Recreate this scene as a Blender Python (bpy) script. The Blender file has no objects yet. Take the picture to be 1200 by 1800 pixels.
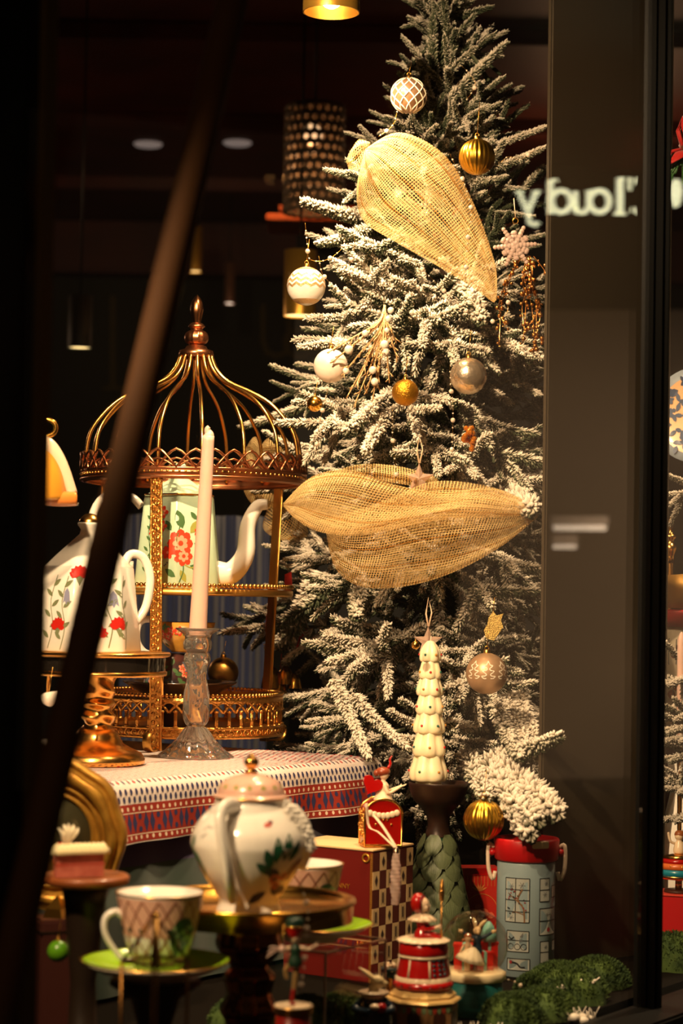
import bpy, bmesh, math, random
from mathutils import Vector, Matrix, noise
PI = math.pi; TAU = 2*PI
random.seed(7)
SC = bpy.context.scene
COL = SC.collection
def V(*a): return Vector(a[0] if len(a) == 1 else a)

# ------------------------------------------------------------------ camera
F_PX, K = 3800.0, 3800.0/3000.0
CAM = V(0, 0, 1.36)
_p, _r = math.atan(145/F_PX), 0.017
_F = V(0, math.cos(_p), math.sin(_p)); _U0 = V(0, -math.sin(_p), math.cos(_p)); _R0 = V(1, 0, 0)
CR = _R0*math.cos(_r) + _U0*math.sin(_r)
CU = _U0*math.cos(_r) - _R0*math.sin(_r)
CF = _F
def P(px, py, d):
    """a point of the room from where it is seen and how far away it stands (d in units of 1.267 m)"""
    D = d*K
    return CAM + CR*((px-600)/F_PX*D) + CU*((900-py)/F_PX*D) + CF*D
def m(px, d): return px*d/3000.0        # a size seen as px at distance d, in metres
cam = bpy.data.cameras.new('camera'); camo = bpy.data.objects.new('camera', cam); COL.objects.link(camo)
M3 = Matrix((CR, CU, -CF)).transposed()
camo.matrix_world = Matrix.Translation(CAM) @ M3.to_4x4()
cam.sensor_fit = 'VERTICAL'; cam.sensor_height = 36; cam.sensor_width = 24; cam.lens = 36*F_PX/1800
cam.dof.use_dof = True; cam.dof.focus_distance = 3.08*K; cam.dof.aperture_fstop = 4.4
cam.clip_start = .05; cam.clip_end = 100
SC.camera = camo

# ------------------------------------------------------------------ world, exposure
SC.view_settings.view_transform = 'Standard'; SC.view_settings.look = 'None'
SC.view_settings.exposure = 0.0; SC.view_settings.gamma = 1; SC.view_settings.use_curve_mapping = False
w = bpy.data.worlds.new('night'); SC.world = w; w.use_nodes = True
w.node_tree.nodes['Background'].inputs[0].default_value = (.9, .55, .3, 1)
w.node_tree.nodes['Background'].inputs[1].default_value = .02
SC.cycles.use_denoising = True
SC.cycles.max_bounces = 10; SC.cycles.transparent_max_bounces = 24; SC.cycles.transmission_bounces = 8
SC.cycles.sample_clamp_indirect = 4

# ------------------------------------------------------------------ lamps of the shop window, plus added fill lights
WARM = (1.0, .69, .38)
def gl_(s, inward, z):
    a, b = P(60, 1045, 1.68), P(1140, 1045, 2.6); u = V(b.x-a.x, b.y-a.y, 0).normalized()
    return V(b.x, b.y, 0)+u*s+V(-u.y, u.x, 0)*inward+V(0, 0, z)
def spot(name, loc, target, watts, size=75, blend=.6, radius=.035, color=WARM):
    l = bpy.data.lights.new(name, 'SPOT'); l.energy = watts; l.color = color
    l.spot_size = math.radians(size); l.spot_blend = blend; l.shadow_soft_size = radius
    o = bpy.data.objects.new(name, l); COL.objects.link(o); o.location = loc
    o.rotation_euler = (V(target)-V(loc)).to_track_quat('-Z', 'Y').to_euler()
    return o
spot('pendant_spot', P(582, 20, 3.0), P(600, 1000, 3.1), 75, 130, .8)
spot('window_spot', (-.66, 1.95, 2.72), (-.0, 4.2, 1.66), 570, 58, 1.0)
spot('window_spot', (-.68, 1.80, 2.18), (.0, 3.1, .88), 150, 56, .9)
spot('window_spot', gl_(-.30, .07, 2.66), (.10, 3.0, .80), 115, 60, .9)  # unseen spot added to brighten figures shadowed by the tray
spot('bay_spot', (1.15, 4.0, 2.6), (.95, 4.1, 1.0), 170, 70, .8)
spot('pole_fill', (-.9, .2, 2.3), (-.27, 2.05, 1.35), 7, 70, .8)  # no lamp hangs here: added to lift the pole and left jamb
spot('pendant_fill', P(640, 150, 4.1), P(526, 520, 5.2), 16, 40, .8)  # both unseen spots added to brighten the far pendant shades
spot('pendant_fill', P(300, 330, 7.0), P(370, 460, 9.0), 14, 40, .8)
def shop_glow(name, loc, watts, color):
    l = bpy.data.lights.new(name, 'POINT'); l.energy = watts; l.color = color; l.shadow_soft_size = .2
    o = bpy.data.objects.new(name, l); COL.objects.link(o); o.location = loc
shop_glow('back_fill', (-3.0, 8.6, 2.6), 26, (1, .62, .36))  # unseen point lights added to lift the dark ceiling and back
shop_glow('back_fill', (1.2, 9.6, 2.9), 14, (1, .52, .26))

# ------------------------------------------------------------------ materials
def C(r, g, b):
    f = lambda x: x/12.92 if x <= .04045 else ((x+.055)/1.055)**2.4
    return (f(r/255), f(g/255), f(b/255))
_M = {}
def mat(name, col=(200, 200, 200), rough=.5, metal=0, spec=.5, coat=0, emit=None, es=0, trans=0, ior=1.45,
        sss=0, sheen=0, noise_=None, bump=None, alpha=1):
    """plain principled material; noise_=(scale, amount, colour2), bump=(kind, scale, strength)"""
    if name in _M: return _M[name]
    mm = bpy.data.materials.new(name); mm.use_nodes = True; _M[name] = mm
    nt = mm.node_tree; b = nt.nodes['Principled BSDF']; I = b.inputs
    c = C(*col); I['Base Color'].default_value = (*c, 1)
    I['Roughness'].default_value = rough; I['Metallic'].default_value = metal
    I['Specular IOR Level'].default_value = spec; I['IOR'].default_value = ior
    I['Coat Weight'].default_value = coat; I['Coat Roughness'].default_value = .06
    I['Transmission Weight'].default_value = trans; I['Alpha'].default_value = alpha
    if sheen: I['Sheen Weight'].default_value = sheen
    if sss:
        I['Subsurface Weight'].default_value = sss; I['Subsurface Radius'].default_value = (.02, .012, .006); I['Subsurface Scale'].default_value = .5
    if emit: I['Emission Color'].default_value = (*C(*emit), 1); I['Emission Strength'].default_value = es
    if noise_ or bump:
        tc = nt.nodes.new('ShaderNodeTexCoord')
    if noise_:
        n = nt.nodes.new('ShaderNodeTexNoise'); n.inputs['Scale'].default_value = noise_[0]; n.inputs['Detail'].default_value = 4
        nt.links.new(tc.outputs['Object'], n.inputs['Vector'])
        r = nt.nodes.new('ShaderNodeValToRGB'); r.color_ramp.elements[0].position = .35; r.color_ramp.elements[1].position = .65
        r.color_ramp.elements[0].color = (*c, 1); r.color_ramp.elements[1].color = (*C(*noise_[-1]), 1)
        nt.links.new(n.outputs['Fac'], r.inputs[0]); nt.links.new(r.outputs[0], I['Base Color'])
    if bump:
        kind, s, st = bump
        n = nt.nodes.new('ShaderNodeTexVoronoi' if kind == 'voronoi' else 'ShaderNodeTexNoise'); n.inputs['Scale'].default_value = s
        nt.links.new(tc.outputs['Object'], n.inputs['Vector'])
        bp = nt.nodes.new('ShaderNodeBump'); bp.inputs['Strength'].default_value = st; bp.inputs['Distance'].default_value = .002
        nt.links.new(n.outputs['Color' if kind == 'cell' else 0], bp.inputs['Height']); nt.links.new(bp.outputs[0], I['Normal'])
    return mm

def thin_glass(name, ior=1.5, tint=(1, 1, 1), rough=0.0):
    mm = bpy.data.materials.new(name); mm.use_nodes = True; nt = mm.node_tree; nt.nodes.clear()
    o = nt.nodes.new('ShaderNodeOutputMaterial'); mx = nt.nodes.new('ShaderNodeMixShader')
    t = nt.nodes.new('ShaderNodeBsdfTransparent'); t.inputs[0].default_value = (*tint, 1)
    g = nt.nodes.new('ShaderNodeBsdfGlossy'); g.inputs['Roughness'].default_value = rough
    f = nt.nodes.new('ShaderNodeFresnel'); f.inputs[0].default_value = ior
    # same reflectance from either face of the thin sheet
    nt.links.new(f.outputs[0], mx.inputs[0]); nt.links.new(t.outputs[0], mx.inputs[1]); nt.links.new(g.outputs[0], mx.inputs[2])
    geo = nt.nodes.new('ShaderNodeNewGeometry'); mr = nt.nodes.new('ShaderNodeMix'); mr.data_type = 'FLOAT'
    inv = nt.nodes.new('ShaderNodeMath'); inv.operation = 'DIVIDE'; inv.inputs[0].default_value = 1; inv.inputs[1].default_value = ior
    nt.links.new(geo.outputs['Backfacing'], mr.inputs[0]); mr.inputs[2].default_value = ior; mr.inputs[3].default_value = 1/ior
    nt.links.new(mr.outputs[0], f.inputs[0]); nt.nodes.remove(inv)
    nt.links.new(mx.outputs[0], o.inputs[0]); _M[name] = mm
    return mm

def flock_material():
    mm = bpy.data.materials.new('flocked_needles'); mm.use_nodes = True; nt = mm.node_tree; b = nt.nodes['Principled BSDF']
    a = nt.nodes.new('ShaderNodeAttribute'); a.attribute_name = 'flock'
    geo = nt.nodes.new('ShaderNodeNewGeometry'); sx = nt.nodes.new('ShaderNodeSeparateXYZ')
    nt.links.new(geo.outputs['Normal'], sx.inputs[0])
    ma = nt.nodes.new('ShaderNodeMath'); ma.operation = 'MULTIPLY_ADD'; ma.inputs[1].default_value = .22
    nt.links.new(sx.outputs[2], ma.inputs[0]); nt.links.new(a.outputs['Fac'], ma.inputs[2])
    oi = nt.nodes.new('ShaderNodeObjectInfo')
    m2 = nt.nodes.new('ShaderNodeMath'); m2.operation = 'MULTIPLY_ADD'; m2.inputs[1].default_value = .30; 
    nt.links.new(oi.outputs['Random'], m2.inputs[0]); nt.links.new(ma.outputs[0], m2.inputs[2])
    r = nt.nodes.new('ShaderNodeValToRGB'); e = r.color_ramp.elements
    e[0].position = .38; e[0].color = (*C(66, 74, 54), 1); e[1].position = .78; e[1].color = (*C(216, 206, 192), 1)
    x = e.new(.56); x.color = (*C(146, 142, 122), 1)
    nt.links.new(m2.outputs[0], r.inputs[0]); nt.links.new(r.outputs[0], b.inputs['Base Color'])
    b.inputs['Roughness'].default_value = .85; b.inputs['Specular IOR Level'].default_value = .2
    _M['flock'] = mm
    return mm

def net_material(name, col, thread=.30, cell=1.0):
    mm = bpy.data.materials.new(name); mm.use_nodes = True; nt = mm.node_tree; b = nt.nodes['Principled BSDF']
    N = nt.nodes.new; L = nt.links.new
    uv = N('ShaderNodeUVMap'); s = N('ShaderNodeSeparateXYZ'); L(uv.outputs[0], s.inputs[0])
    def line(out, period, width):
        d = N('ShaderNodeMath'); d.operation = 'DIVIDE'; d.inputs[1].default_value = period; L(out, d.inputs[0])
        f = N('ShaderNodeMath'); f.operation = 'FRACT'; L(d.outputs[0], f.inputs[0])
        l = N('ShaderNodeMath'); l.operation = 'LESS_THAN'; l.inputs[1].default_value = width; L(f.outputs[0], l.inputs[0])
        return l.outputs[0]
    a1, a2 = line(s.outputs[0], cell, thread), line(s.outputs[1], cell, thread)
    mx = N('ShaderNodeMath'); mx.operation = 'MAXIMUM'; L(a1, mx.inputs[0]); L(a2, mx.inputs[1])
    gold = line(s.outputs[1], cell*9.0, .09)
    mc = N('ShaderNodeMix'); mc.data_type = 'RGBA'; L(gold, mc.inputs[0]); mc.inputs[6].default_value = (*C(*col), 1); mc.inputs[7].default_value = (*C(196, 146, 76), 1)
    df = N('ShaderNodeBsdfDiffuse'); L(mc.outputs[2], df.inputs[0]); tl = N('ShaderNodeBsdfTranslucent'); L(mc.outputs[2], tl.inputs[0])
    ms = N('ShaderNodeMixShader'); ms.inputs[0].default_value = .35; L(df.outputs[0], ms.inputs[1]); L(tl.outputs[0], ms.inputs[2])
    tr = N('ShaderNodeBsdfTransparent'); ma = N('ShaderNodeMixShader'); L(mx.outputs[0], ma.inputs[0]); L(tr.outputs[0], ma.inputs[1]); L(ms.outputs[0], ma.inputs[2])
    out = nt.nodes['Material Output']; L(ma.outputs[0], out.inputs[0]); nt.nodes.remove(b)
    return mm

# ------------------------------------------------------------------ mesh builder
class MB:
    def __init__(s): s.v = []; s.f = []; s.mi = []; s.sm = []; s.uv = None; s.att = []
    def add(s, vs, fs, mi=0, smooth=True):
        o = len(s.v); s.v += [tuple(x) for x in vs]
        for f in fs: s.f.append([i+o for i in f]); s.mi.append(mi); s.sm.append(smooth)
        return o
    def lathe(s, prof, seg=32, c=(0, 0, 0), mi=0, rad=None, smooth=True, sx=1, sy=1, mtx=None, cap=False):
        """prof: (r, z); rad(a, z, t): factor on the radius"""
        vs, fs, rows = [], [], []
        n = len(prof)
        for k, (r, z) in enumerate(prof):
            if r < 1e-6: rows.append([len(vs)]); vs.append(V(0, 0, z)); continue
            row = []
            for i in range(seg):
                a = TAU*i/seg; q = r*(rad(a, z, k/(n-1)) if rad else 1)
                row.append(len(vs)); vs.append(V(q*math.cos(a)*sx, q*math.sin(a)*sy, z))
            rows.append(row)
        for A, B in zip(rows, rows[1:]):
            for i in range(seg):
                j = (i+1) % seg
                if len(A) == 1 and len(B) == 1: break
                if len(A) == 1: fs.append((A[0], B[j], B[i]))
                elif len(B) == 1: fs.append((A[i], A[j], B[0]))
                else: fs.append((A[i], A[j], B[j], B[i]))
        if cap:
            if len(rows[0]) > 1: fs.append(rows[0][::-1])
            if len(rows[-1]) > 1: fs.append(rows[-1])
        mt = mtx or Matrix.Translation(V(c))
        s.add([mt @ x for x in vs], fs, mi, smooth); return s
    def sphere(s, c, r, seg=20, rings=12, mi=0, mtx=None, scale=(1, 1, 1)):
        prof = [(math.sin(PI*i/rings), -math.cos(PI*i/rings)) for i in range(rings+1)]
        prof[0] = (0, -1); prof[-1] = (0, 1)
        M = Matrix.Translation(V(c)) @ (mtx or Matrix.Identity(4)) @ Matrix.Diagonal((r*scale[0], r*scale[1], r*scale[2], 1))
        return s.lathe(prof, seg, mi=mi, mtx=M)
    def box(s, c, size, rot=None, mi=0, bev=0, mtx=None):
        x, y, z = size[0]/2, size[1]/2, size[2]/2
        M = mtx or (Matrix.Translation(V(c)) @ (rot.to_4x4() if rot else Matrix.Identity(4)))
        if bev <= 0:
            vs = [V(a*x, b*y, d*z) for a in (-1, 1) for b in (-1, 1) for d in (-1, 1)]
            fs = [(0, 1, 3, 2), (4, 6, 7, 5), (0, 4, 5, 1), (2, 3, 7, 6), (0, 2, 6, 4), (1, 5, 7, 3)]
            s.add([M @ v for v in vs], fs, mi, False)
        else:
            b_ = bmesh.new(); bmesh.ops.create_cube(b_, size=1)
            for v in b_.verts: v.co = V(v.co.x*2*x, v.co.y*2*y, v.co.z*2*z)
            bmesh.ops.bevel(b_, geom=b_.edges[:], offset=bev, segments=2, affect='EDGES')
            b_.verts.index_update()
            s.add([M @ v.co for v in b_.verts], [[v.index for v in f.verts] for f in b_.faces], mi, False); b_.free()
        return s
    def tube(s, path, r, sides=8, mi=0, closed=False, flat=1.0, ref=None, caps=True):
        path = [V(p) for p in path]; n = len(path)
        rr = r if isinstance(r, (list, tuple)) else [r]*n
        vs, fs = [], []; prev = None
        for i, p in enumerate(path):
            if closed: t = path[(i+1) % n]-path[i-1]
            else: t = path[min(i+1, n-1)]-path[max(i-1, 0)]
            if t.length < 1e-9: t = V(0, 0, 1)
            t.normalize()
            if prev is None:
                up = V(ref) if ref is not None else (V(0, 0, 1) if abs(t.z) < .9 else V(1, 0, 0))
                a = (up - t*up.dot(t)).normalized()
            else:
                a = (prev - t*prev.dot(t))
                a = a.normalized() if a.length > 1e-6 else prev
            prev = a; b = t.cross(a)
            for k in range(sides):
                q = TAU*k/sides + PI/sides
                vs.append(p + a*(math.cos(q)*rr[i]*flat) + b*(math.sin(q)*rr[i]))
        for i in range(n if closed else n-1):
            j = (i+1) % n
            for k in range(sides):
                l = (k+1) % sides
                fs.append((i*sides+k, i*sides+l, j*sides+l, j*sides+k))
        if caps and not closed:
            fs.append(tuple(range(sides))[::-1]); fs.append(tuple((n-1)*sides+k for k in range(sides)))
        s.add(vs, fs, mi, True); return s
    def grid(s, fn, nu, nv, mi=0, closed_v=False, uvfn=None, smooth=True):
        vs = [fn(i/nu, j/nv) for i in range(nu+1) for j in range(nv if closed_v else nv+1)]
        W = nv if closed_v else nv+1
        fs = []
        for i in range(nu):
            for j in range(nv):
                k = (j+1) % W if closed_v else j+1
                fs.append((i*W+j, (i+1)*W+j, (i+1)*W+k, i*W+k))
                if uvfn is not None:
                    if s.uv is None: s.uv = []
                    s.uv.append([uvfn(i/nu, j/nv), uvfn((i+1)/nu, j/nv), uvfn((i+1)/nu, (j+1)/nv), uvfn(i/nu, (j+1)/nv)])
        s.add(vs, fs, mi, smooth); return s
    def prism(s, poly, h, mtx, mi=0):
        n = len(poly)
        vs = [mtx @ V(x, y, 0) for x, y in poly] + [mtx @ V(x, y, h) for x, y in poly]
        fs = [list(range(n))[::-1], list(range(n, 2*n))] + [(i, (i+1) % n, n+(i+1) % n, n+i) for i in range(n)]
        s.add(vs, fs, mi, False); return s
    def mesh(s, name, mats):
        me = bpy.data.meshes.new(name); me.from_pydata(s.v, [], s.f)
        for q in (mats if isinstance(mats, (list, tuple)) else [mats]): me.materials.append(q)
        me.polygons.foreach_set('material_index', s.mi); me.polygons.foreach_set('use_smooth', s.sm)
        if s.uv:
            l = me.uv_layers.new(name='UVMap'); k = 0
            flat = [c for f in s.uv for p in f for c in p]
            l.data.foreach_set('uv', flat)
        if s.att:
            at = me.attributes.new('flock', 'FLOAT', 'POINT'); at.data.foreach_set('value', s.att)
        me.update(); return me
    def build(s, name, mats, parent=None, loc=None, kind=None, label=None, fuse=0):
        me = s.mesh(name, mats)
        o = bpy.data.objects.new(name, me); COL.objects.link(o)
        if fuse:
            md = o.modifiers.new('fuse', 'REMESH'); md.mode = 'VOXEL'; md.voxel_size = fuse; md.use_smooth_shade = True
            sm = o.modifiers.new('smooth', 'SMOOTH'); sm.iterations = 4; sm.factor = .5
            dg = bpy.context.evaluated_depsgraph_get()
            m2 = bpy.data.meshes.new_from_object(o.evaluated_get(dg)); o.modifiers.clear(); o.data = m2
            m2.materials.clear()
            for q in (mats if isinstance(mats, (list, tuple)) else [mats]): m2.materials.append(q)
        if parent: o.parent = parent
        if loc is not None: o.location = loc
        if kind: o['kind'] = kind
        if label: o['label'] = label
        return o

def tag(o, label, cat, group=None, kind=None):
    o['label'] = label; o['category'] = cat
    if group: o['group'] = group
    if kind: o['kind'] = kind
    return o
def thing(name, label, cat, loc=(0, 0, 0), rz=0, group=None):
    o = bpy.data.objects.new(name, None); COL.objects.link(o); o.location = loc; o.rotation_euler = (0, 0, rz)
    o.empty_display_size = .02
    return tag(o, label, cat, group)
def struct(name, mb, m_, label=None):
    o = mb.build(name, m_); o['kind'] = 'structure'
    if label: o['label'] = label
    return o
def part(name, mesh, parent, mtx=None, label=None):
    o = bpy.data.objects.new(name, mesh); COL.objects.link(o); o.parent = parent
    if mtx is not None: o.matrix_local = mtx
    if label: o['label'] = label
    return o
def crom(pts, n):
    """n+1 points along a smooth curve through pts"""
    pts = [V(p) for p in pts]; out = []; k = len(pts)-1
    for i in range(n+1):
        x = i/n*k; j = min(int(x), k-1); t = x-j
        p0 = pts[max(j-1, 0)]; p1 = pts[j]; p2 = pts[j+1]; p3 = pts[min(j+2, k)]
        out.append(.5*((2*p1)+(p2-p0)*t+(2*p0-5*p1+4*p2-p3)*t*t+(3*p1-p0-3*p2+p3)*t**3))
    return out
def lerp(a, b, t): return a+(b-a)*t
def prof_at(prof, z):
    for (r0, z0), (r1, z1) in zip(prof, prof[1:]):
        lo, hi = min(z0, z1), max(z0, z1)
        if lo <= z <= hi and hi > lo: return r0+(r1-r0)*(z-z0)/(z1-z0)
    return prof[-1][0] if abs(z-prof[-1][1]) < abs(z-prof[0][1]) else prof[0][0]
def smooth_prof(pts, n): return [(max(p.x, 0), p.y) for p in crom([(a, b, 0) for a, b in pts], n)]
def poly_rad(n, rnd=.25, rot=0):
    def f(a, z=0, t=0):
        q = ((a-rot) % (TAU/n))-PI/n
        return lerp(math.cos(PI/n)/math.cos(q), 1, rnd)
    return f

class Decal:
    """flat print on a surface S(u, v); sizes in metres"""
    def __init__(s, S, off=.0004, flip=1): s.S = S; s.off = off; s.flip = flip; s.mb = MB()
    def frame(s, u, v):
        e = 1e-3; p = s.S(u, v); a = (s.S(u+e, v)-p)/e; b = (s.S(u, v+e)-p)/e
        n = a.cross(b); n = n.normalized()*s.flip if n.length > 1e-12 else V(0, 0, 1)
        return p, max(a.length, 1e-6), max(b.length, 1e-6), n
    def poly(s, u, v, pts, mi, lift=0):
        p, la, lb, n = s.frame(u, v)
        vs = []
        for x, y in pts:
            q, _, _, nn = s.frame(u+x/la, v+y/lb); vs.append(q+nn*(s.off+lift))
        c, _, _, nn = s.frame(u+sum(x for x, y in pts)/len(pts)/la, v+sum(y for x, y in pts)/len(pts)/lb)
        k = len(vs)
        s.mb.add(vs+[c+nn*(s.off+lift)], [(i, (i+1) % k, k) for i in range(k)], mi, True); return s
    def blob(s, u, v, a, b=None, rot=0, mi=0, k=10, dx=0, dy=0, lift=0):
        b = b or a; cr, sr = math.cos(rot), math.sin(rot)
        return s.poly(u, v, [(dx+a*math.cos(TAU*i/k)*cr-b*math.sin(TAU*i/k)*sr, dy+a*math.cos(TAU*i/k)*sr+b*math.sin(TAU*i/k)*cr) for i in range(k)], mi, lift)
    def leaf(s, u, v, L, W, rot, mi, dx=0, dy=0, lift=0):
        pts = [(0, 0), (.25*L, W*.4), (.55*L, W*.5), (.8*L, W*.3), (L, 0), (.8*L, -W*.3), (.55*L, -W*.5), (.25*L, -W*.4)]
        cr, sr = math.cos(rot), math.sin(rot)
        return s.poly(u, v, [(dx+x*cr-y*sr, dy+x*sr+y*cr) for x, y in pts], mi, lift)
    def stroke(s, u, v, pts, wd, mi, n=None, lift=0):
        """pts in metres about (u, v)"""
        p, la, lb, _ = s.frame(u, v)
        c = crom([(x, y, 0) for x, y in pts], n or max(4, 4*(len(pts)-1))) if n != 0 else [V(x, y, 0) for x, y in pts]
        vs = []
        for i, q in enumerate(c):
            t = (c[min(i+1, len(c)-1)]-c[max(i-1, 0)]); t.normalize(); nn = V(-t.y, t.x, 0)*wd/2
            for w_ in (q-nn, q+nn):
                r, _, _, no = s.frame(u+w_.x/la, v+w_.y/lb); vs.append(r+no*(s.off+lift))
        s.mb.add(vs, [(2*i, 2*i+1, 2*i+3, 2*i+2) for i in range(len(c)-1)], mi, True); return s
    def flower(s, u, v, R, mi, mc, k=6, dx=0, dy=0, rings=2):
        for j in range(rings):
            r = R*(1-.42*j); kk = k+ (0 if j == 0 else -1)
            for i in range(kk):
                a = TAU*i/kk+.5*j
                s.blob(u, v, r*.45, r*.36, a, mi[j % len(mi)], 8, dx+r*.6*math.cos(a), dy+r*.6*math.sin(a), lift=.0001*(j*2+1+(i % 2)*.5))
        s.blob(u, v, R*.2, mi=mc, dx=dx, dy=dy, lift=.0006); return s
    def build(s, name, mats, parent, label=None):
        return s.mb.build(name, mats, parent, kind='stuff', label=label)
def revsurf(prof, rad=None):
    return lambda a, z: V(prof_at(prof, z)*(rad(a) if rad else 1)*math.cos(a), prof_at(prof, z)*(rad(a) if rad else 1)*math.sin(a), z)

# common materials
GOLD = mat('gold', (236, 176, 92), .24, 1)
GOLD2 = mat('gold_satin', (222, 168, 84), .38, 1)
ORNATE = mat('gold_ornate', (230, 168, 86), .3, 1, bump=('noise', 260, .8))
BRASS = mat('brass', (214, 160, 70), .22, 1)
ROSEG = mat('rose_gold', (196, 130, 90), .28, 1)
WHITE = mat('porcelain', (236, 230, 220), .18, coat=.6)
CREAM = mat('cream_glaze', (240, 222, 180), .25, coat=.4)
RED = mat('red_glaze', (176, 16, 12), .22, coat=.5)
BLACK = mat('black_paint', (10, 9, 8), .45)
GREEN = mat('leaf_green', (52, 92, 46), .5)
DKGREEN = mat('dark_green', (24, 60, 42), .4)
PEARL = mat('pearl', (238, 226, 210), .2, coat=.8)
CLEAR = mat('clear_crystal', (246, 240, 232), .06, trans=.94, ior=1.45, coat=.3)
PANE = thin_glass('window_pane', 1.5)
BULB = thin_glass('thin_glass', 1.35)
GLOBE = thin_glass('globe_glass', 1.75, (.93, .90, .84), .03)
# ------------------------------------------------------------------ the setting
G1 = P(1140, 1045, 2.6); G0 = P(60, 1045, 1.68)
UU = (G1-G0); UU.z = 0; UU.normalize()                 # along the window
IN = V(-UU.y, UU.x, 0)                                  # into the shop
if IN.x > 0: IN = -IN
ANG = math.atan2(UU.y, UU.x)
RZ = Matrix.Rotation(ANG, 3, 'Z')
def gl(s, inward, z):                                   # s metres along the window from the mullion
    return V(G1.x, G1.y, 0)+UU*s+IN*inward+V(0, 0, z)
FZ = P(1110, 1752, 2.6).z - .012                        # display platform
black_metal = mat('frame_metal', (9, 8, 7), .5, 0, .3)
wood_dark = mat('dark_red_wood', (74, 26, 12), .55, noise_=(3, 0, (56, 20, 10)))
platform_m = mat('platform_board', (18, 14, 10), .9, spec=.05)
struct('floor', MB().box((0, 6, -.05), (24, 26, .1)), mat('shop_floor', (34, 28, 22), .6))
mb = MB(); mb.box(tuple(gl(.2, 1.0, FZ/2)), (4.2, 1.9, FZ), RZ)
struct('trim_1', mb, platform_m, 'display platform behind the shop window')
L0 = (V(G0.x, G0.y, 0)-V(G1.x, G1.y, 0)).dot(UU)        # left jamb along the window (negative)
# window panes, frames
mb = MB(); mb.box(tuple(gl((L0-.02)/2-.01, 0, 1.75)), (abs(L0)-.0, .006, 2.1), RZ)
struct('window_1', mb, PANE, 'large shop window pane in front of the tree')
mb = MB(); mb.box(tuple(gl(.66, 0, 1.75)), (1.26, .006, 2.1), RZ)
struct('window_2', mb, PANE, 'neighbouring shop window pane right of the black mullion')
mull = MB()
mull.box(tuple(gl(0, -.006, 1.6)), (.026, .034, 2.6), RZ)
mull.box(tuple(gl(-.015, -.001, 1.6)), (.008, .020, 2.6), RZ); mull.box(tuple(gl(.015, -.001, 1.6)), (.008, .020, 2.6), RZ)
mull.box(tuple(gl(-.004, -.026, 1.6)), (.004, .008, 2.6), RZ)
struct('trim_2', mull, black_metal, 'black metal mullion between the two panes')
jx = L0-.10
mb = MB(); mb.box(tuple(gl(jx, .045, 1.6)), (.2, .08, 2.6), RZ)
struct('trim_3', mb, black_metal, 'black window jamb at the left')
mb = MB(); mb.box(tuple(gl(L0+.005, .012, 1.6)), (.018, .03, 2.6), RZ)
struct('trim_4', mb, mat('bronze_strip', (96, 70, 22), .5, .3), 'narrow bronze strip along the left jamb')
SILLZ = FZ+.004
mb = MB(); mb.box(tuple(gl(.0, -.03, SILLZ-.06)), (4.4, .09, .12), RZ, bev=.004)
struct('trim_5', mb, black_metal, 'black window sill')
mb = MB(); mb.box(tuple(gl(0, -.05, 2.98)), (4.4, .2, .4), RZ)
struct('trim_6', mb, black_metal, 'black header above the window')
mb = MB(); mb.box(tuple(gl(0, .025, (SILLZ-.12)/2)), (4.4, .1, SILLZ-.12), RZ)
struct('wall_front', mb, black_metal)
# pillar panel inside the window, right of the tree
pl = P(957, 1045, 2.86); pr = P(1175, 1045, 3.02)
d = (pr-pl); d.z = 0; wdt = d.length; a = math.atan2(d.y, d.x)
R2 = Matrix.Rotation(a, 3, 'Z'); nrm = V(-math.sin(a), math.cos(a), 0)
mb = MB(); c = (pl+pr)/2+nrm*.006; c.z = 1.9; mb.box(tuple(c), (wdt, .012, 2.5), R2, bev=.003)
pm = mat('pillar_paint', (57, 49, 37), .45, noise_=(1.5, 0, (51, 43, 32)))
struct('wall_right', mb, pm, 'taupe painted partition at the right of the display')
# shop interior: back wall, side walls, ceiling with beams
BY = 10*K; CZ = P(600, 400, 10).z
back_m = mat('back_wall_paint', (42, 46, 38), .8, noise_=(.6, 0, (32, 36, 30)))
struct('wall_back', MB().box((0, BY+.1, 2), (14, .2, 6)), back_m)
struct('wall_left', MB().box((-6, 8, 2), (.2, 14, 6)), back_m)
struct('ceiling', MB().box((0, 8.6, CZ+.1), (14, 14, .2)), wood_dark)
for i, yy in enumerate((8.15, 9.7, 11.2)):
    struct('trim_%d' % (7+i), MB().box((0, yy, CZ-.03), (12, .14, .07), bev=.01), wood_dark, 'dark wooden ceiling batten')
struct('trim_10', MB().box((0, BY-.12, CZ-.16), (12, .24, .3), bev=.02), wood_dark, 'dark wooden cornice along the back wall')
# bay to the right: a warm brown wooden back panel
p1 = P(1178, 1045, 3.6); 
mb = MB(); mb.box((p1.x+1.08, p1.y+.5, 1.6), (1.9, .06, 3.2), Matrix.Rotation(.25, 3, 'Z'))
struct('wall_side', mb, mat('bay_panel', (84, 38, 20), .6, noise_=(2, 0, (70, 30, 16))))
# street side
struct('trim_11', MB().box((3, -3, -.06), (30, 14, .1)), mat('pavement', (40, 38, 36), .8), 'pavement outside the window')

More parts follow.
